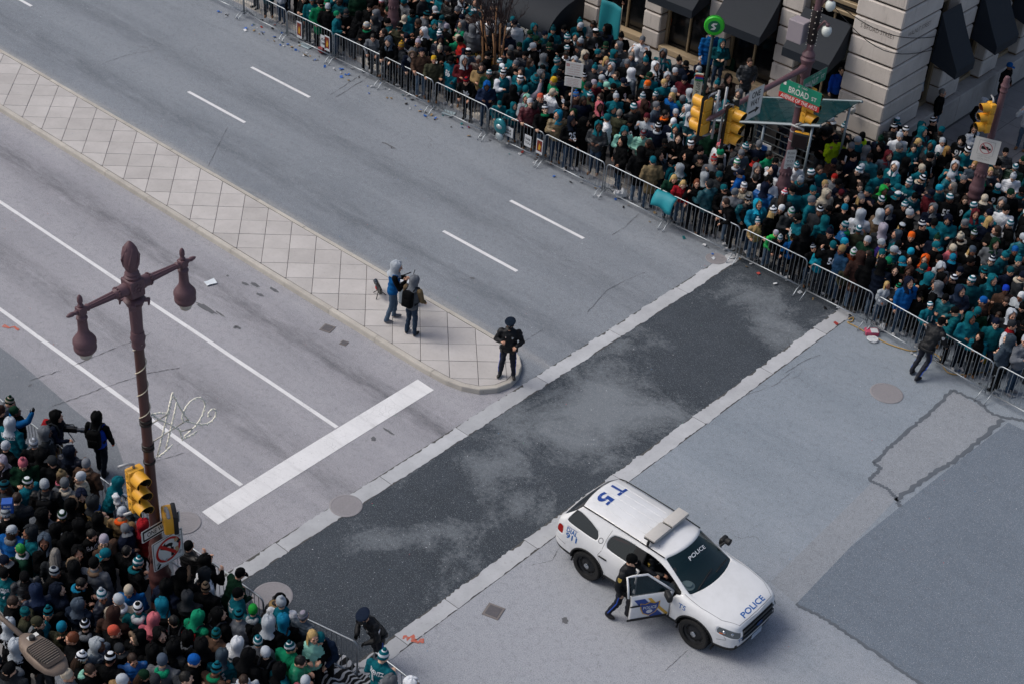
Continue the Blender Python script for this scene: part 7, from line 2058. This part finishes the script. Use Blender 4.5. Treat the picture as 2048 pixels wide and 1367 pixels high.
# --- the packed mass, one object
LT = {}
for i in (0, 1, 2, 3, 6, 7, 8): LT[i] = body_template('mass_pose', POSES[i], .046, .017, 1.06, .86, i)
for i in LT: TPL[('m', i)] = LT[i]
slots = []; slot_ix = {}
def slot(m_):
    if m_.name not in slot_ix: slot_ix[m_.name] = len(slots); slots.append(m_)
    return slot_ix[m_.name]
def flat(me_or_mb):
    if isinstance(me_or_mb, MB): V_ = np.array(me_or_mb.v); F_ = me_or_mb.f; m_ = np.array(me_or_mb.m)
    else: V_ = np.array([q.co[:] for q in me_or_mb.vertices]); F_ = [tuple(p.vertices) for p in me_or_mb.polygons]; m_ = np.array([p.material_index for p in me_or_mb.polygons])
    return V_, np.array([i for f in F_ for i in f]), np.array([len(f) for f in F_]), m_
FT = {i: flat(T['mb']) for i, T in LT.items()}; FW = {k: flat(WEAR[k]) for k in ('b', 'h', 'c', 's', 'l', 'pom', 'sc', 'k')}
AV, AL, AN, AM = [], [], [], []; off = 0
def push(geo, M4, mats):
    global off
    V_, L_, N_, m_ = geo; M_ = np.array(M4); AV.append(V_ @ M_[:3, :3].T+M_[:3, 3]); AL.append(L_+off); AN.append(N_); AM.append(np.array([slot(q) for q in mats])[m_]); off += len(V_)
for s in mass:
    tp = s['pose'] if s['pose'] in LT else rc.choice(list(LT)); W4 = Matrix.Translation(s['loc']) @ Matrix.Rotation(s['yaw'], 4, 'Z') @ Matrix.Scale(s['scale'], 4)
    J = cloth(s['jk'], s.get('kind', 0)); SV = cloth(s['sleeve']) if s.get('sleeve') else J; sk = SKIN[s['skin']]
    push(FT[tp], W4, [J, denim(s['tr']), sk, SHOES[0], sk, SV, EYE, LIP]); H, c1, c2 = s['hat']; Hm = W4 @ LT[tp]['head']
    C1 = hairm(c1) if H in 'slL' else cloth(c1, 2 if H in 'bpB' else 0); C2 = cloth(c2, 2) if c2 and H not in 'slL' else C1
    w = {'p': 'b', 'B': 'b', 'f': 'h', 'L': 'l'}.get(H, H); push(FW[w], Hm, [C1, C2, C1])
    if H == 'p': push(FW['pom'], Hm @ Matrix.Translation((-.035, 0, .165)), [C1]*3)
    if 'n' in s['ex']: push(flat(number_mesh(('m', tp), s['ex']['n'], s['ex']['side'])), W4, [cloth('dt' if s['jk'] in ('wh', 'lg') else 'wh')])
    if 'lh' in s['ex']: push(FW['l'], Hm, [hairm(s['ex']['lh'])]*3)
    if 'sc' in s['ex']: push(FW['sc'], Hm, [cloth(s['ex']['sc'], 2)]*3)
V_ = np.concatenate(AV); L_ = np.concatenate(AL).astype(np.int32); N_ = np.concatenate(AN).astype(np.int32); M_ = np.concatenate(AM).astype(np.int32)
me = bpy.data.meshes.new('crowd'); me.vertices.add(len(V_)); me.vertices.foreach_set('co', V_.astype(np.float32).ravel()); me.loops.add(len(L_)); me.loops.foreach_set('vertex_index', L_)
me.polygons.add(len(N_)); st0 = np.concatenate([[0], np.cumsum(N_)[:-1]]).astype(np.int32); me.polygons.foreach_set('loop_start', st0)
try: me.polygons.foreach_set('loop_total', N_)
except Exception: pass
for m_ in slots: me.materials.append(m_)
me.polygons.foreach_set('material_index', M_); me.polygons.foreach_set('use_smooth', np.ones(len(N_), bool)); me.update(calc_edges=True); me.validate()
tag(obj('crowd', me), 'packed mass of spectators in teal and black behind the first rows', 'crowd', None, 'stuff')
print('PEOPLE', len(near), len(far), len(extra), 'indiv', len(indiv)+len(apart), 'mass', len(mass), 'tris', len(L_))
# ------------------------------------------------------------------ officers and other people standing in the street
HP = {
 'cop_stand': dict(la=((.12, .42, -1), (1, -.62, -.12)), ra=((.05, -.45, -1), (.95, .75, .35)), head=(-.15, .16), legs=[((.03, .135, .50), (-.0, .165, .09)), ((.03, -.135, .50), (-.0, -.165, .09))], feet=((1, .35, 0), (1, -.35, 0)), fold=.0035),
 'man_side': dict(la=((.3, .25, -1), (.9, -.3, .3)), ra=((.45, -.35, -.75), (.55, .3, .9)), head=(-.1, .15), lean=.10, legs=[((.08, .10, .50), (.05, .12, .09)), ((-.02, -.10, .50), (-.15, -.11, .09))], fold=.0035),
 'man_back': dict(la=((.25, .28, -1), (.9, -.25, -.35)), ra=((.15, -.3, -1), (.8, .2, -.5)), head=(.1, .25), lean=.08, legs=[((.05, .11, .50), (-.02, .13, .09)), ((.0, -.11, .50), (-.03, -.12, .09))], fold=.0035),
 'cop_door': dict(la=((.75, .45, -.55), (1, .05, -.15)), ra=((-.15, -.3, -1), (.35, .1, -1)), head=(.3, .15), lean=.03, legs=[((.10, .11, .50), (.08, .12, .09)), ((-.05, -.11, .51), (-.24, -.12, .10))], fold=.0035),
 'cop_over': dict(la=((.7, .3, -.7), (1, -.1, -.35)), ra=((.7, -.3, -.7), (1, .1, -.3)), head=(-.1, .1), lean=.52, legs=[((.0, .13, .50), (-.18, .15, .09)), ((.07, -.12, .51), (-.32, -.14, .10))], fold=.0035),
 'cop_rest': dict(la=((.6, .4, -1), (1, -.75, -.1)), ra=((.6, -.4, -1), (1, .75, -.1)), head=(.35, .15), lean=.50, legs=[((.0, .12, .50), (-.12, .14, .09)), ((.0, -.12, .50), (-.12, -.14, .09))], fold=.0035),
 'walk_back': dict(la=((.0, .25, -1), (.35, .05, -1)), ra=((.05, -.25, -1), (.4, -.05, -1)), head=(.1, .1), legs=[((.10, .10, .50), (.08, .11, .09)), ((-.02, -.10, .51), (-.16, -.10, .10))], fold=.0035),
 'rig': dict(la=((.35, .3, -1), (1, -.25, .1)), ra=((.35, -.3, -1), (1, .25, .05)), head=(0, .2), lean=.06, fold=.0035),
 'seated': dict(la=((.4, .25, -1), (1, -.35, .0)), ra=((.4, -.25, -1), (1, .35, .05)), head=(-.35, .3), drop=-.33, legs=[((.44, .12, .62), (.50, .12, .22)), ((.44, -.12, .62), (.50, -.12, .22))], fold=.003),
}
for k, p in HP.items(): TPL[k] = body_template('person_hero', p, .017, .0065, 1.06 if 'cop' in k else 1.0, .84, hash(k) % 97 if False else len(k), .75)
PATCH = mat('shoulder_patch', 'a58a3c', .5); BADGE = mat('badge_silver', 'c0c2c4', .25, .8); STRIPE = mat('trouser_stripe', '1747a8', .6); LEATH = mat('belt_leather', '0a0a0b', .4)
def torso_hit(tp, y, z, sx):
    T = TPL[tp]
    if T['bvh'] is None: T['bvh'] = BVHTree.FromPolygons([Vector(q) for q in T['mb'].v], T['mb'].f)
    return T
def patch_on(o, tp, origin, direction, size, m_, name, shape='shield'):
    T = torso_hit(tp, 0, 0, 0); R_ = T['torso']; d = (R_.to_3x3() @ Vector(direction)).normalized(); c = R_ @ Vector(origin); h = T['bvh'].ray_cast(c-d*.8, d)
    if h[0] is None: return
    n = h[1]; up = Vector((0, 0, 1)); r = up.cross(n).normalized(); u = n.cross(r); pts = [(-.5, .5), (0, .6), (.5, .5), (.48, 0), (.3, -.4), (0, -.62), (-.3, -.4), (-.48, 0)]
    b = MB(); b.add([h[0]+n*.012+r*p[0]*size+u*p[1]*size for p in pts]+[h[0]-n*.01+r*p[0]*size+u*p[1]*size for p in pts], [tuple(range(8))]+[(k, 8+k, 8+(k+1) % 8, (k+1) % 8) for k in range(8)]); b.build(name, m_, o, recalc=True)
def leg_stripe(o, tp, s, pose):
    legs = HP[pose].get('legs') or [((.015, .105, .50), (-.01, .115, .09)), ((.015, -.105, .50), (-.01, -.115, .09))]; kn, an = [Vector(q) for q in legs[0 if s > 0 else 1]]; hip = Vector((0, s*.085, .80))
    T = torso_hit(tp, 0, 0, 0); pts = []
    for (a, c, n) in ((hip, kn, 6), (kn, an, 7)):
        for i in range(n):
            q = a.lerp(c, i/n); h = T['bvh'].ray_cast(q+Vector((0, s*.5, 0)), Vector((0, -s, 0)))
            if h[0] is not None: pts.append(h[0]+Vector((0, s*.001, 0)))
    if len(pts) > 2: b = MB(); b.tube(pts, .013, 6); b.build('trouser_stripe', STRIPE, o, True)
def belt(o, z=.90):
    mb = torus(.168, .024, 30, 8, (.95, 1.22)); mb.v = [(q[0], q[1], q[2]*1.1+z) for q in mb.v]
    for (a, w) in ((.6, .06), (1.5, .08), (2.4, .06), (-.9, .09), (-1.8, .07)): mb.bbox((.175*math.cos(a), .215*math.sin(a), z-.03), (.05, w, .11), .01, rotz(a))
    mb.build('duty_belt', LEATH, o, 'auto')
def officer(pose, loc, a, lab, skin=0, hat='P', scale=1.0):
    s = dict(pose=pose, loc=loc, yaw=math.radians(a+39), jk='gd', kind=0, skin=skin, hat=(hat, 'gd', None) if hat == 'P' else (hat, 'bk', 'bk'), tr='nv', shoe=0, ex={}, hairc='bk', scale=scale, glove='bk' if pose in ('cop_rest',) else None)
    o = make_person(s); tag(o, lab, 'person', 'police officers')
    link_mats(o, [POLJ, POLT, SKIN[skin], SHOES[0], cloth('bk') if s['glove'] else SKIN[skin], POLJ, EYE, LIP])
    patch_on(o, pose, (0, .08, 1.30), (-1, 0, 0), .05, BADGE, 'chest_badge'); patch_on(o, pose, (0, -.09, 1.31), (-1, 0, 0), .03, BADGE, 'name_plate')
    T = TPL[pose]; 
    for sd in (1, -1): patch_on(o, pose, (-.005, sd*.2, 1.31), (0, -sd, 0), .085, PATCH if pose in ('cop_door', 'seated') else BADGE, 'shoulder_patch')
    if pose != 'seated':
        for sd in (1, -1): leg_stripe(o, pose, sd, pose)
        belt(o)
    return o
POLJ = mat('police_jacket', '0c0e13', .6, var=.25, vs=7, bump=.8, bs=14, spec=.3); POLT = mat('police_trousers', '0d1220', .8, var=.2, vs=6, bump=.4, bs=20)
p = G(1013, 752, .15); officer('cop_stand', (p[0], p[1], .153), 268, 'police officer in peaked cap standing alone on the island tip', 0)
p = G(1243, 1238); officer('cop_door', (p[0]-.05, p[1]+.02, .004), -30, 'police officer in a black cap standing behind the open car door', 2, 'c', 1.05)
p = G(1842, 748); officer('cop_over', (p[0]-.02, p[1]-.05, .012), 40, 'police officer leaning over the far barrier beside a sitting child', 0, 'c')
p = G(722, 1246, 1.42); yw = math.radians(222+39); officer('cop_rest', (p[0]-math.cos(yw)*.40, p[1]-math.sin(yw)*.40, .03), 222, 'police officer in peaked cap resting gloved hands on the near barrier', 0)
cs, sn_ = math.cos(CARA), math.sin(CARA); q = Vector((CARX+cs*.02-sn_*-.42, CARY+sn_*.02+cs*-.42, .24)); officer('seated', tuple(q), math.degrees(CARA)-39, 'police officer seated inside the patrol car behind the open door', 1, 's', .97)
bpy.data.objects[[o.name for o in bpy.data.objects if o.get('label', '').startswith('police officer seated')][0]].children[0]
def civilian(pose, loc, a, lab, jk, sleeve, hat, tr, shoe, ex, skin=0, kind=0, glove=None, scale=1.0, grp='people in the roadway'):
    s = dict(pose=pose, loc=loc, yaw=math.radians(a+39), jk=jk, sleeve=sleeve, kind=kind, skin=skin, hat=hat, tr=tr, shoe=shoe, ex=ex, glove=glove, hairc=None, scale=scale); return tag(make_person(s), lab, 'person', grp)
p = G(784, 640, .15); civilian('man_side', (p[0], p[1], .153), 8, 'man in blue jacket with black sleeves and pale hood on the island', 'bl', 'bk', ('h', 'lg', None), 'lb', 3, {}, scale=1.04)
p = G(822, 668, .15); civilian('man_back', (p[0], p[1], .153), 62, 'man in grey hooded jacket with black backpack on the island', 'gy', 'kh', ('h', 'gy', None), 'dn', 0, {'bp': 'bk'})
p = G(206, 946); civilian('walk_back', (p[0], p[1], .01), 82, 'man in blue and black jacket with backpack walking beyond the near barrier', 'rb', 'bk', ('h', 'bk', None), 'nv', 0, {'bp': 'bk'}, glove='og')
p = G(107, 830, 1.66); civilian('rig', (p[0], p[1], .01), 0, 'person in navy jacket carrying a camera rig beyond the near barrier', 'nv', None, ('h', 'bk', None), 'kh', 2, {'bp': 'rd'})
# ------------------------------------------------------------------ equipment on the island and in the street
BLKP = mat('camera_black', '111214', .5, var=.2)
def video_camera(loc, rz, lab, legs=True, blue=False):
    t = thing('video_camera', lab, 'camera', loc, rz)
    b = MB(); b.bbox((0, 0, .26), (.34, .11, .13), .02, seg=2); b.bbox((-.16, 0, .34), (.16, .07, .06), .015); b.build('body', BLKP, t, 'auto')
    b = MB(); b.lathe([(.05, .16), (.05, .24), (.065, .25), (.065, .36), (.05, .361)], 16, (0, 0, .26), Matrix.Rotation(math.pi/2, 3, 'Y')); b.build('lens', mat('lens_glass', '15202a', .1, coat=.8), t, 'auto')
    b = MB(); b.tube([(-.1, 0, .32), (-.08, 0, .40), (.1, 0, .40), (.12, 0, .32)], .012, 6); b.build('handle', BLKP, t, True)
    b = MB(); b.bbox((-.2, .0, .26), (.1, .09, .11), .01); b.bbox((.02, .07, .25), (.12, .02, .05), .005, mi=1); b.build('battery', [mat('battery_grey', '4c4a48', .6), mat('accent', '1f6fa8' if blue else '9a1f1c', .5)], t)
    if legs:
        for k in range(3):
            a = 2.1*k+.5; b = MB(); b.tube([(0, 0, .2), (.2*math.cos(a), .2*math.sin(a), .01)], .012, 6); b.build('leg', BLKP, t, True)
    return t
p = G(757, 592, .15); video_camera((p[0], p[1], .153), math.radians(150), 'black video camera on short legs standing on the island paving')
p = G(140, 858, 1.15); video_camera((p[0], p[1], .9), math.radians(39), 'black and blue camera rig held by the person in navy', False, True)
b = MB(); q0 = G(112, 830, 1.4); q1 = G(150, 882, .7); b.tube([tuple(q0), tuple((q0+q1)/2), tuple(q1)], .012, 6); tag(b.build('camera_pole', SGREY, None, True), 'thin grey pole with pink tip of the camera rig', 'pole')
p = G(812, 606, .15)
t = thing('equipment_case', 'pale grey equipment bag with white sheet standing between two men', 'bag', (p[0], p[1], .153), .5)
b = MB(); b.bbox((0, 0, .36), (.42, .26, .72), .06, seg=3); b.v = [(q[0]+.012*math.sin(q[2]*21), q[1]+.014*math.sin(q[0]*30+q[2]*13), q[2]) for q in b.v]; b.build('bag', mat('bag_grey', '7f8890', .6, var=.25, vs=6, bump=.8, bs=12), t, 'auto')
b = MB(); b.bbox((0, 0, .74), (.44, .28, .03), .012); b.build('sheet', mat('sheet_white', 'b5b9be', .6, var=.1), t); b = MB(); b.tube([(.15, 0, .72), (.2, 0, 1.05), (.22, 0, 1.12)], .01, 6); b.build('rod', BLKP, t, True)
b = MB(); q0 = G(806, 551, 1.55); q1 = G(822, 545, 1.6); b.tube([tuple(q0), tuple(q1)], .014, 6); tag(b.build('monopod', BLKP, None, True), 'short black rod held up before the man in blue', 'rod')
# sheet of paper lying in the road
p = G(421, 567); b = MB(); v = []
for i in range(5):
    for j in range(4): v.append((i*.075-.15, j*.075-.11, .034+.012*math.sin(i*1.3+j)+.004*i))
b.add(v, [(i*4+j, (i+1)*4+j, (i+1)*4+j+1, i*4+j+1) for i in range(4) for j in range(3)]); o = b.build('paper_sheet', mat('paper_white', 'c9d0d6', .7), None, False, (p[0], p[1], 0), (0, 0, 1.3)); tag(o, 'white sheet of paper lying in the roadway beside the lamp', 'paper')
# beer carton worn as a hat
p = G(15, 1008, 1.92); t = thing('beer_carton', 'blue beer carton worn as a hat in the near crowd', 'carton', (p[0], p[1], 1.76), .9)
b = MB(); b.bbox((0, 0, .13), (.22, .20, .27), .006); c = b.build('box', mat('carton_blue', '174a9a', .5, var=.12, vs=6), t); b = MB(); put_text(b, 'BUD', (.1, -.103, .19), (1, 0, 0), (0, 0, 1), .13, .05, 0, .02); put_text(b, 'LIGHT', (0, -.103, .10), (1, 0, 0), (0, 0, 1), .16, .05, 0, .02)
put_text(b, 'BUD LIGHT', (.1125, 0, .15), (0, 1, 0), (0, 0, 1), .16, .05, 0, .02); b.v = [(q[0]-.1 if abs(q[1]+.103) < .001 and q[2] > .16 else q[0], q[1], q[2]) for q in b.v]; b.build('lettering', WHITE, c)
# extension cord beside the far barrier
pts = [G(*q)[:2] for q in [(1697, 640), (1706, 636), (1704, 644), (1695, 646), (1712, 655), (1735, 668), (1745, 672), (1770, 686), (1800, 697), (1825, 703), (1845, 700), (1875, 712), (1884, 730), (1895, 745), (1915, 750), (1945, 748), (1985, 742)]]
sm = []
for i in range(len(pts)-1):
    for k in range(5):
        a = [pts[max(0, i-1)], pts[i], pts[i+1], pts[min(len(pts)-1, i+2)]]; u = k/5; sm.append(tuple(.5*((2*a[1][j])+(-a[0][j]+a[2][j])*u+(2*a[0][j]-5*a[1][j]+4*a[2][j]-a[3][j])*u*u+(-a[0][j]+3*a[1][j]-3*a[2][j]+a[3][j])*u**3) for j in (0, 1))+(.028,))
b = MB(); b.tube(sm, .016, 6); tag(b.build('extension_cord', mat('cord_tan', 'a98a52', .6), None, True), 'tan extension cord snaking along the foot of the far barriers', 'cord')
def crumple(loc, sz, m_, name, lab, cat, seed=1, group=None):
    r = random.Random(seed); b = MB(); b.ball((0, 0, sz[2]), sz, 10, 6); b.v = [tuple(Vector(q)*(1+r.uniform(-.28, .28))) for q in b.v]; b.v = [(q[0], q[1], max(.006, q[2])) for q in b.v]
    return tag(b.build(name, m_, None, False, loc, (0, 0, r.uniform(0, 6))), lab, cat, group)
PW = mat('plastic_white', 'b9bcc0', .4, var=.15, vs=9)
p = G(1742, 668); t = thing('snack_box', 'pink and white snack carton lying by the extension cord', 'carton', (p[0], p[1], .014), .75); b = MB(); b.bbox((0, 0, .06), (.36, .24, .12), .01); b.build('box', mat('carton_pink', 'b04a64', .5, var=.2, vs=8), t); b = MB(); b.bbox((.06, -.02, .123), (.2, .2, .01), .003); b.build('label', PW, t)
p = G(1762, 660); crumple((p[0], p[1], .01), (.14, .09, .08), PW, 'paper_cup', 'white crushed cup beside the pink carton', 'cup', 3); p = G(1745, 680); crumple((p[0], p[1], .01), (.16, .14, .03), PW, 'plastic_lid', 'flattened white wrapper under the extension cord', 'wrapper', 4)
p = G(1952, 738); b = MB(); b.tube([(0, 0, .06), (0, .02, .3), (0, .0, .6)], [.10, .12, .11], 12); b.v = [(q[0]+.02*math.sin(q[2]*30), q[1]+.02*math.sin(q[2]*22+q[0]*30), q[2]) for q in b.v]; tag(b.build('rolled_mat', mat('mat_yellow', 'a88f2a', .7, var=.3, vs=9), None, True, (p[0], p[1]+.35, .02)), 'rolled yellow mat standing behind the far barrier', 'mat')
p = G(1240, 395); crumple((p[0], p[1], .01), (.2, .16, .12), PW, 'carrier_bag', 'white carrier bag lying under the far barrier', 'bag', 6)
p = G(645, 107); crumple((p[0], p[1], .01), (.18, .14, .12), mat('bag_red', '7a1f22', .6, var=.2), 'red_bag', 'dark red bag lying at the barrier foot near the top edge', 'bag', 8)
p = G(612, 93); b = MB(); b.bbox((0, 0, .02), (.5, .3, .012), .003); tag(b.build('cardboard_sign', mat('card_pale', '9fb0b8', .7, var=.2, vs=12), None, False, (p[0], p[1], .01), (0, 0, .1)), 'pale hand-lettered card lying on the road below the barrier', 'sign'); p = G(897, 228); b = MB(); b.bbox((0, 0, .02), (.42, .3, .012), .003); tag(b.build('cardboard_sign', MATS['card_pale'], None, False, (p[0], p[1], .01), (0, 0, .3)), 'pale lettered card lying under the barrier beside the planter', 'sign')
# posters tied to the barrier bars
def poster(px, py, w, h_, lab, kind):
    q = G(px, py, .62); t = thing('barrier_poster', lab, 'poster', (q[0], 33.50, .62), -math.pi/2)
    b = MB(); b.bbox((0, 0, 0), (.008, w, h_), .002); b.build('card', PW, t); b = MB()
    if kind == 0: quad(b, (.006, 0, .02), Y_, Z_, w*.8, h_*.75, 0); poly2(b, [(-w*.2, -h_*.2), (w*.1, -h_*.25), (w*.25, .0), (.0, h_*.25), (-w*.1, h_*.1)], (.008, 0, 0), Y_, Z_, 1)
    else:
        for i, s in enumerate(('WE ARE', 'CHAMPS') if kind == 1 else ('THANK', 'YOU')): put_text(b, s, (.006, 0, h_*.15-i*h_*.32), Y_, Z_, w*.8, h_*.22, 2, .02)
    b.build('print', [mat('poster_red', '6b2318', .6, var=.4, vs=9), mat('poster_gold', 'b58a2a', .6, var=.3, vs=14), BLACKP, mat('poster_green', '0f4a46', .6)], t)
poster(593, 62, .26, .62, 'picture poster tied to the barrier, first from the left', 0); poster(652, 88, .26, .55, 'picture poster tied to the barrier, second from the left', 0); poster(640, 86, .28, .45, 'white lettered card tied to the barrier beside a picture poster', 1); poster(1082, 292, .26, .5, 'picture poster tied to the barrier below the maroon-jacket spectator', 0); poster(1005, 262, .7, .34, 'white lettered banner card tied low on the barrier near the balloon', 1); poster(1048, 286, .28, .4, 'small white lettered card tied to the barrier beside a picture poster', 2)
# teal flags and balloon
def flag(loc, w, h_, lab, rz, drape=0.0, pole=True, emblem=True):
    t = thing('flag', lab, 'flag', loc, rz); n, m = 12, 8; v = []
    for i in range(n+1):
        for j in range(m+1):
            s_, u = i/n, j/m; v.append((s_*w, .06*math.sin(s_*7+u*2)*(.3+s_)+drape*(1-u)*.5, (u-1)*h_-.12*math.sin(s_*math.pi)*(1-u)))
    b = MB(); b.add(v, [(i*(m+1)+j, (i+1)*(m+1)+j, (i+1)*(m+1)+j+1, i*(m+1)+j+1) for i in range(n) for j in range(m)]); c = b.build('cloth', mat('flag_teal', '10707a', .7, var=.12, vs=4), t, True); c.modifiers.new('s', 'SOLIDIFY').thickness = .006
    if pole: b = MB(); b.tube([(0, 0, .1), (0, 0, -h_-.7)], .014, 6); b.build('pole', mat('pole_wood', 'a89a86', .6), t, True)
    return t
p = G(1248, 18, 2.7); flag((p[0], p[1]-.1, 2.75), 1.0, 1.3, 'teal flag held by a person standing on the window ledge', math.radians(170))
b = MB(); n = 10; v = []
p0 = G(1326, 412, 1.0); 
for i in range(n+1):
    for j in range(7):
        s_, u = i/n, j/6; v.append((-22.1+s_*.75, 33.52-.32*math.sin(u*1.4)-.03*math.sin(s_*9), 1.12-.42*u*u-.05*math.sin(s_*6+u*3)*u))
b.add(v, [(i*7+j, (i+1)*7+j, (i+1)*7+j+1, i*7+j+1) for i in range(n) for j in range(6)]); t = b.build('draped_flag', mat('flag_aqua', '137f8c', .6, var=.1, vs=4), None, True); t.modifiers.new('s', 'SOLIDIFY').thickness = .006; tag(t, 'aqua flag draped over the far barrier below blond spectators', 'flag')
p = G(992, 255, .75); t = thing('helmet_balloon', 'teal helmet-shaped balloon tied to the barrier', 'balloon', (p[0], 33.42, .72)); b = MB(); b.ball((0, 0, 0), (.26, .12, .28), 18, 12); b.build('skin', mat('balloon_teal', '0f6a74', .12, .3, var=.1, coat=.5), t, True); b = MB(); b.ball((.03, -.06, .03), (.14, .085, .10), 12, 8); b.ball((.02, -.02, -.34), (.16, .09, .15), 12, 8); b.build('marking', mat('balloon_silver', 'a9b4b8', .15, .5), t, True)
# hand-painted blanket on the ground by the near barrier
b = MB(); v = []; p = G(690, 1345, .25)
for i in range(15):
    for j in range(9): v.append((p[0]-.75+i*.11, p[1]-.5+j*.10, .2+.06*math.sin(i*.9+j*1.3)+.05*math.sin(j*2.1-i*.5)))
b.add(v, [(i*9+j, (i+1)*9+j, (i+1)*9+j+1, i*9+j+1) for i in range(14) for j in range(8)])
N = NT('blanket_print'); co = N.coord(); w = N.n('TexWave'); w.inputs['Scale'].default_value = 2.4; w.inputs['Distortion'].default_value = 9; w.inputs['Detail'].default_value = 2; N.l(co, w.inputs['Vector']); N.set(col=N.mix(N.ramp(w.outputs['Fac'], [(.62, 0), (.66, 1)]), srgb('0c0c0e'), srgb('b5b7ba')), rough=.9)
o = b.build('blanket', N.m, None, True); o.modifiers.new('s', 'SOLIDIFY').thickness = .02; tag(o, 'crumpled black and white printed blanket on the ground by the near barrier', 'blanket')
# ------------------------------------------------------------------ litter nobody would count
r = random.Random(77); lit = MB(); lm = [PW, mat('litter_blue', '1f5aa8', .5), mat('litter_red', '9a3a34', .6), mat('litter_tan', '8a7350', .7), mat('litter_teal', '0f6a70', .6), mat('litter_dark', '1a1a1c', .8)]
def scrap(x, y, s, mi, z=.03):
    R_ = Euler((r.uniform(-.5, .5), r.uniform(-.5, .5), r.uniform(0, 6.28))).to_matrix(); v = [R_ @ Vector((a*s*r.uniform(.6, 1.2), c*s*r.uniform(.5, 1), k*s*.25)) for k in (0, 1) for a, c in ((-1, -1), (1, -1), (1, 1), (-1, 1))]
    lit.add([(x+q.x, y+q.y, max(.012, z+q.z)) for q in v], [(0, 3, 2, 1), (4, 5, 6, 7), (0, 1, 5, 4), (1, 2, 6, 5), (2, 3, 7, 6), (3, 0, 4, 7)], mi)
for k in range(150): scrap(r.uniform(-42, -6), 33.7+r.gauss(0, .28) if True else 0, r.uniform(.02, .065), r.choice([0, 0, 0, 1, 2, 3, 3, 4, 5, 5]))
for k in range(70): scrap(r.uniform(-42, -30), 33.2+r.gauss(0, .15), r.uniform(.02, .06), r.choice([0, 1, 1, 3, 5]))
for k in range(50): scrap(r.uniform(-26, -15), 14.4+r.gauss(0, .3), r.uniform(.015, .05), r.choice([0, 3, 5, 4]))
tag(lit.build('litter', lm), 'scattered cans, cups and scraps along the foot of the barriers', 'litter', None, 'stuff')
cf = MB()
for k in range(420):
    x, y = r.uniform(-46, -5), r.uniform(15, 33.2); z = .014 if not (x < -19.7 and 23.2 < y < 25.5) else .16; s = r.uniform(.008, .022); a = r.uniform(0, 3.14); c, s2 = math.cos(a)*s, math.sin(a)*s
    cf.add([(x-c, y-s2, z), (x+s2*.6, y-c*.6, z+.004), (x+c, y+s2, z), (x-s2*.6, y+c*.6, z+.003)], [(0, 1, 2, 3)], r.choice([0, 0, 0, 0, 0, 1, 2, 3]))
for k in range(320):
    x, y = r.uniform(-19.0, -15.7), r.uniform(14.8, 33); s = r.uniform(.005, .011); cf.add([(x-s, y, .02), (x, y-s, .022), (x+s, y, .02), (x, y+s*.8, .021)], [(0, 1, 2, 3)], 0)
tag(cf.build('confetti', [mat('confetti_white', 'b9bcc0', .7), mat('confetti_pink', 'a8545c', .7), mat('confetti_blue', '3f6f9a', .7), mat('confetti_green', '3f8a6a', .7)]), 'tiny scraps of confetti and salt grains strewn over the roadway', 'confetti', None, 'stuff')
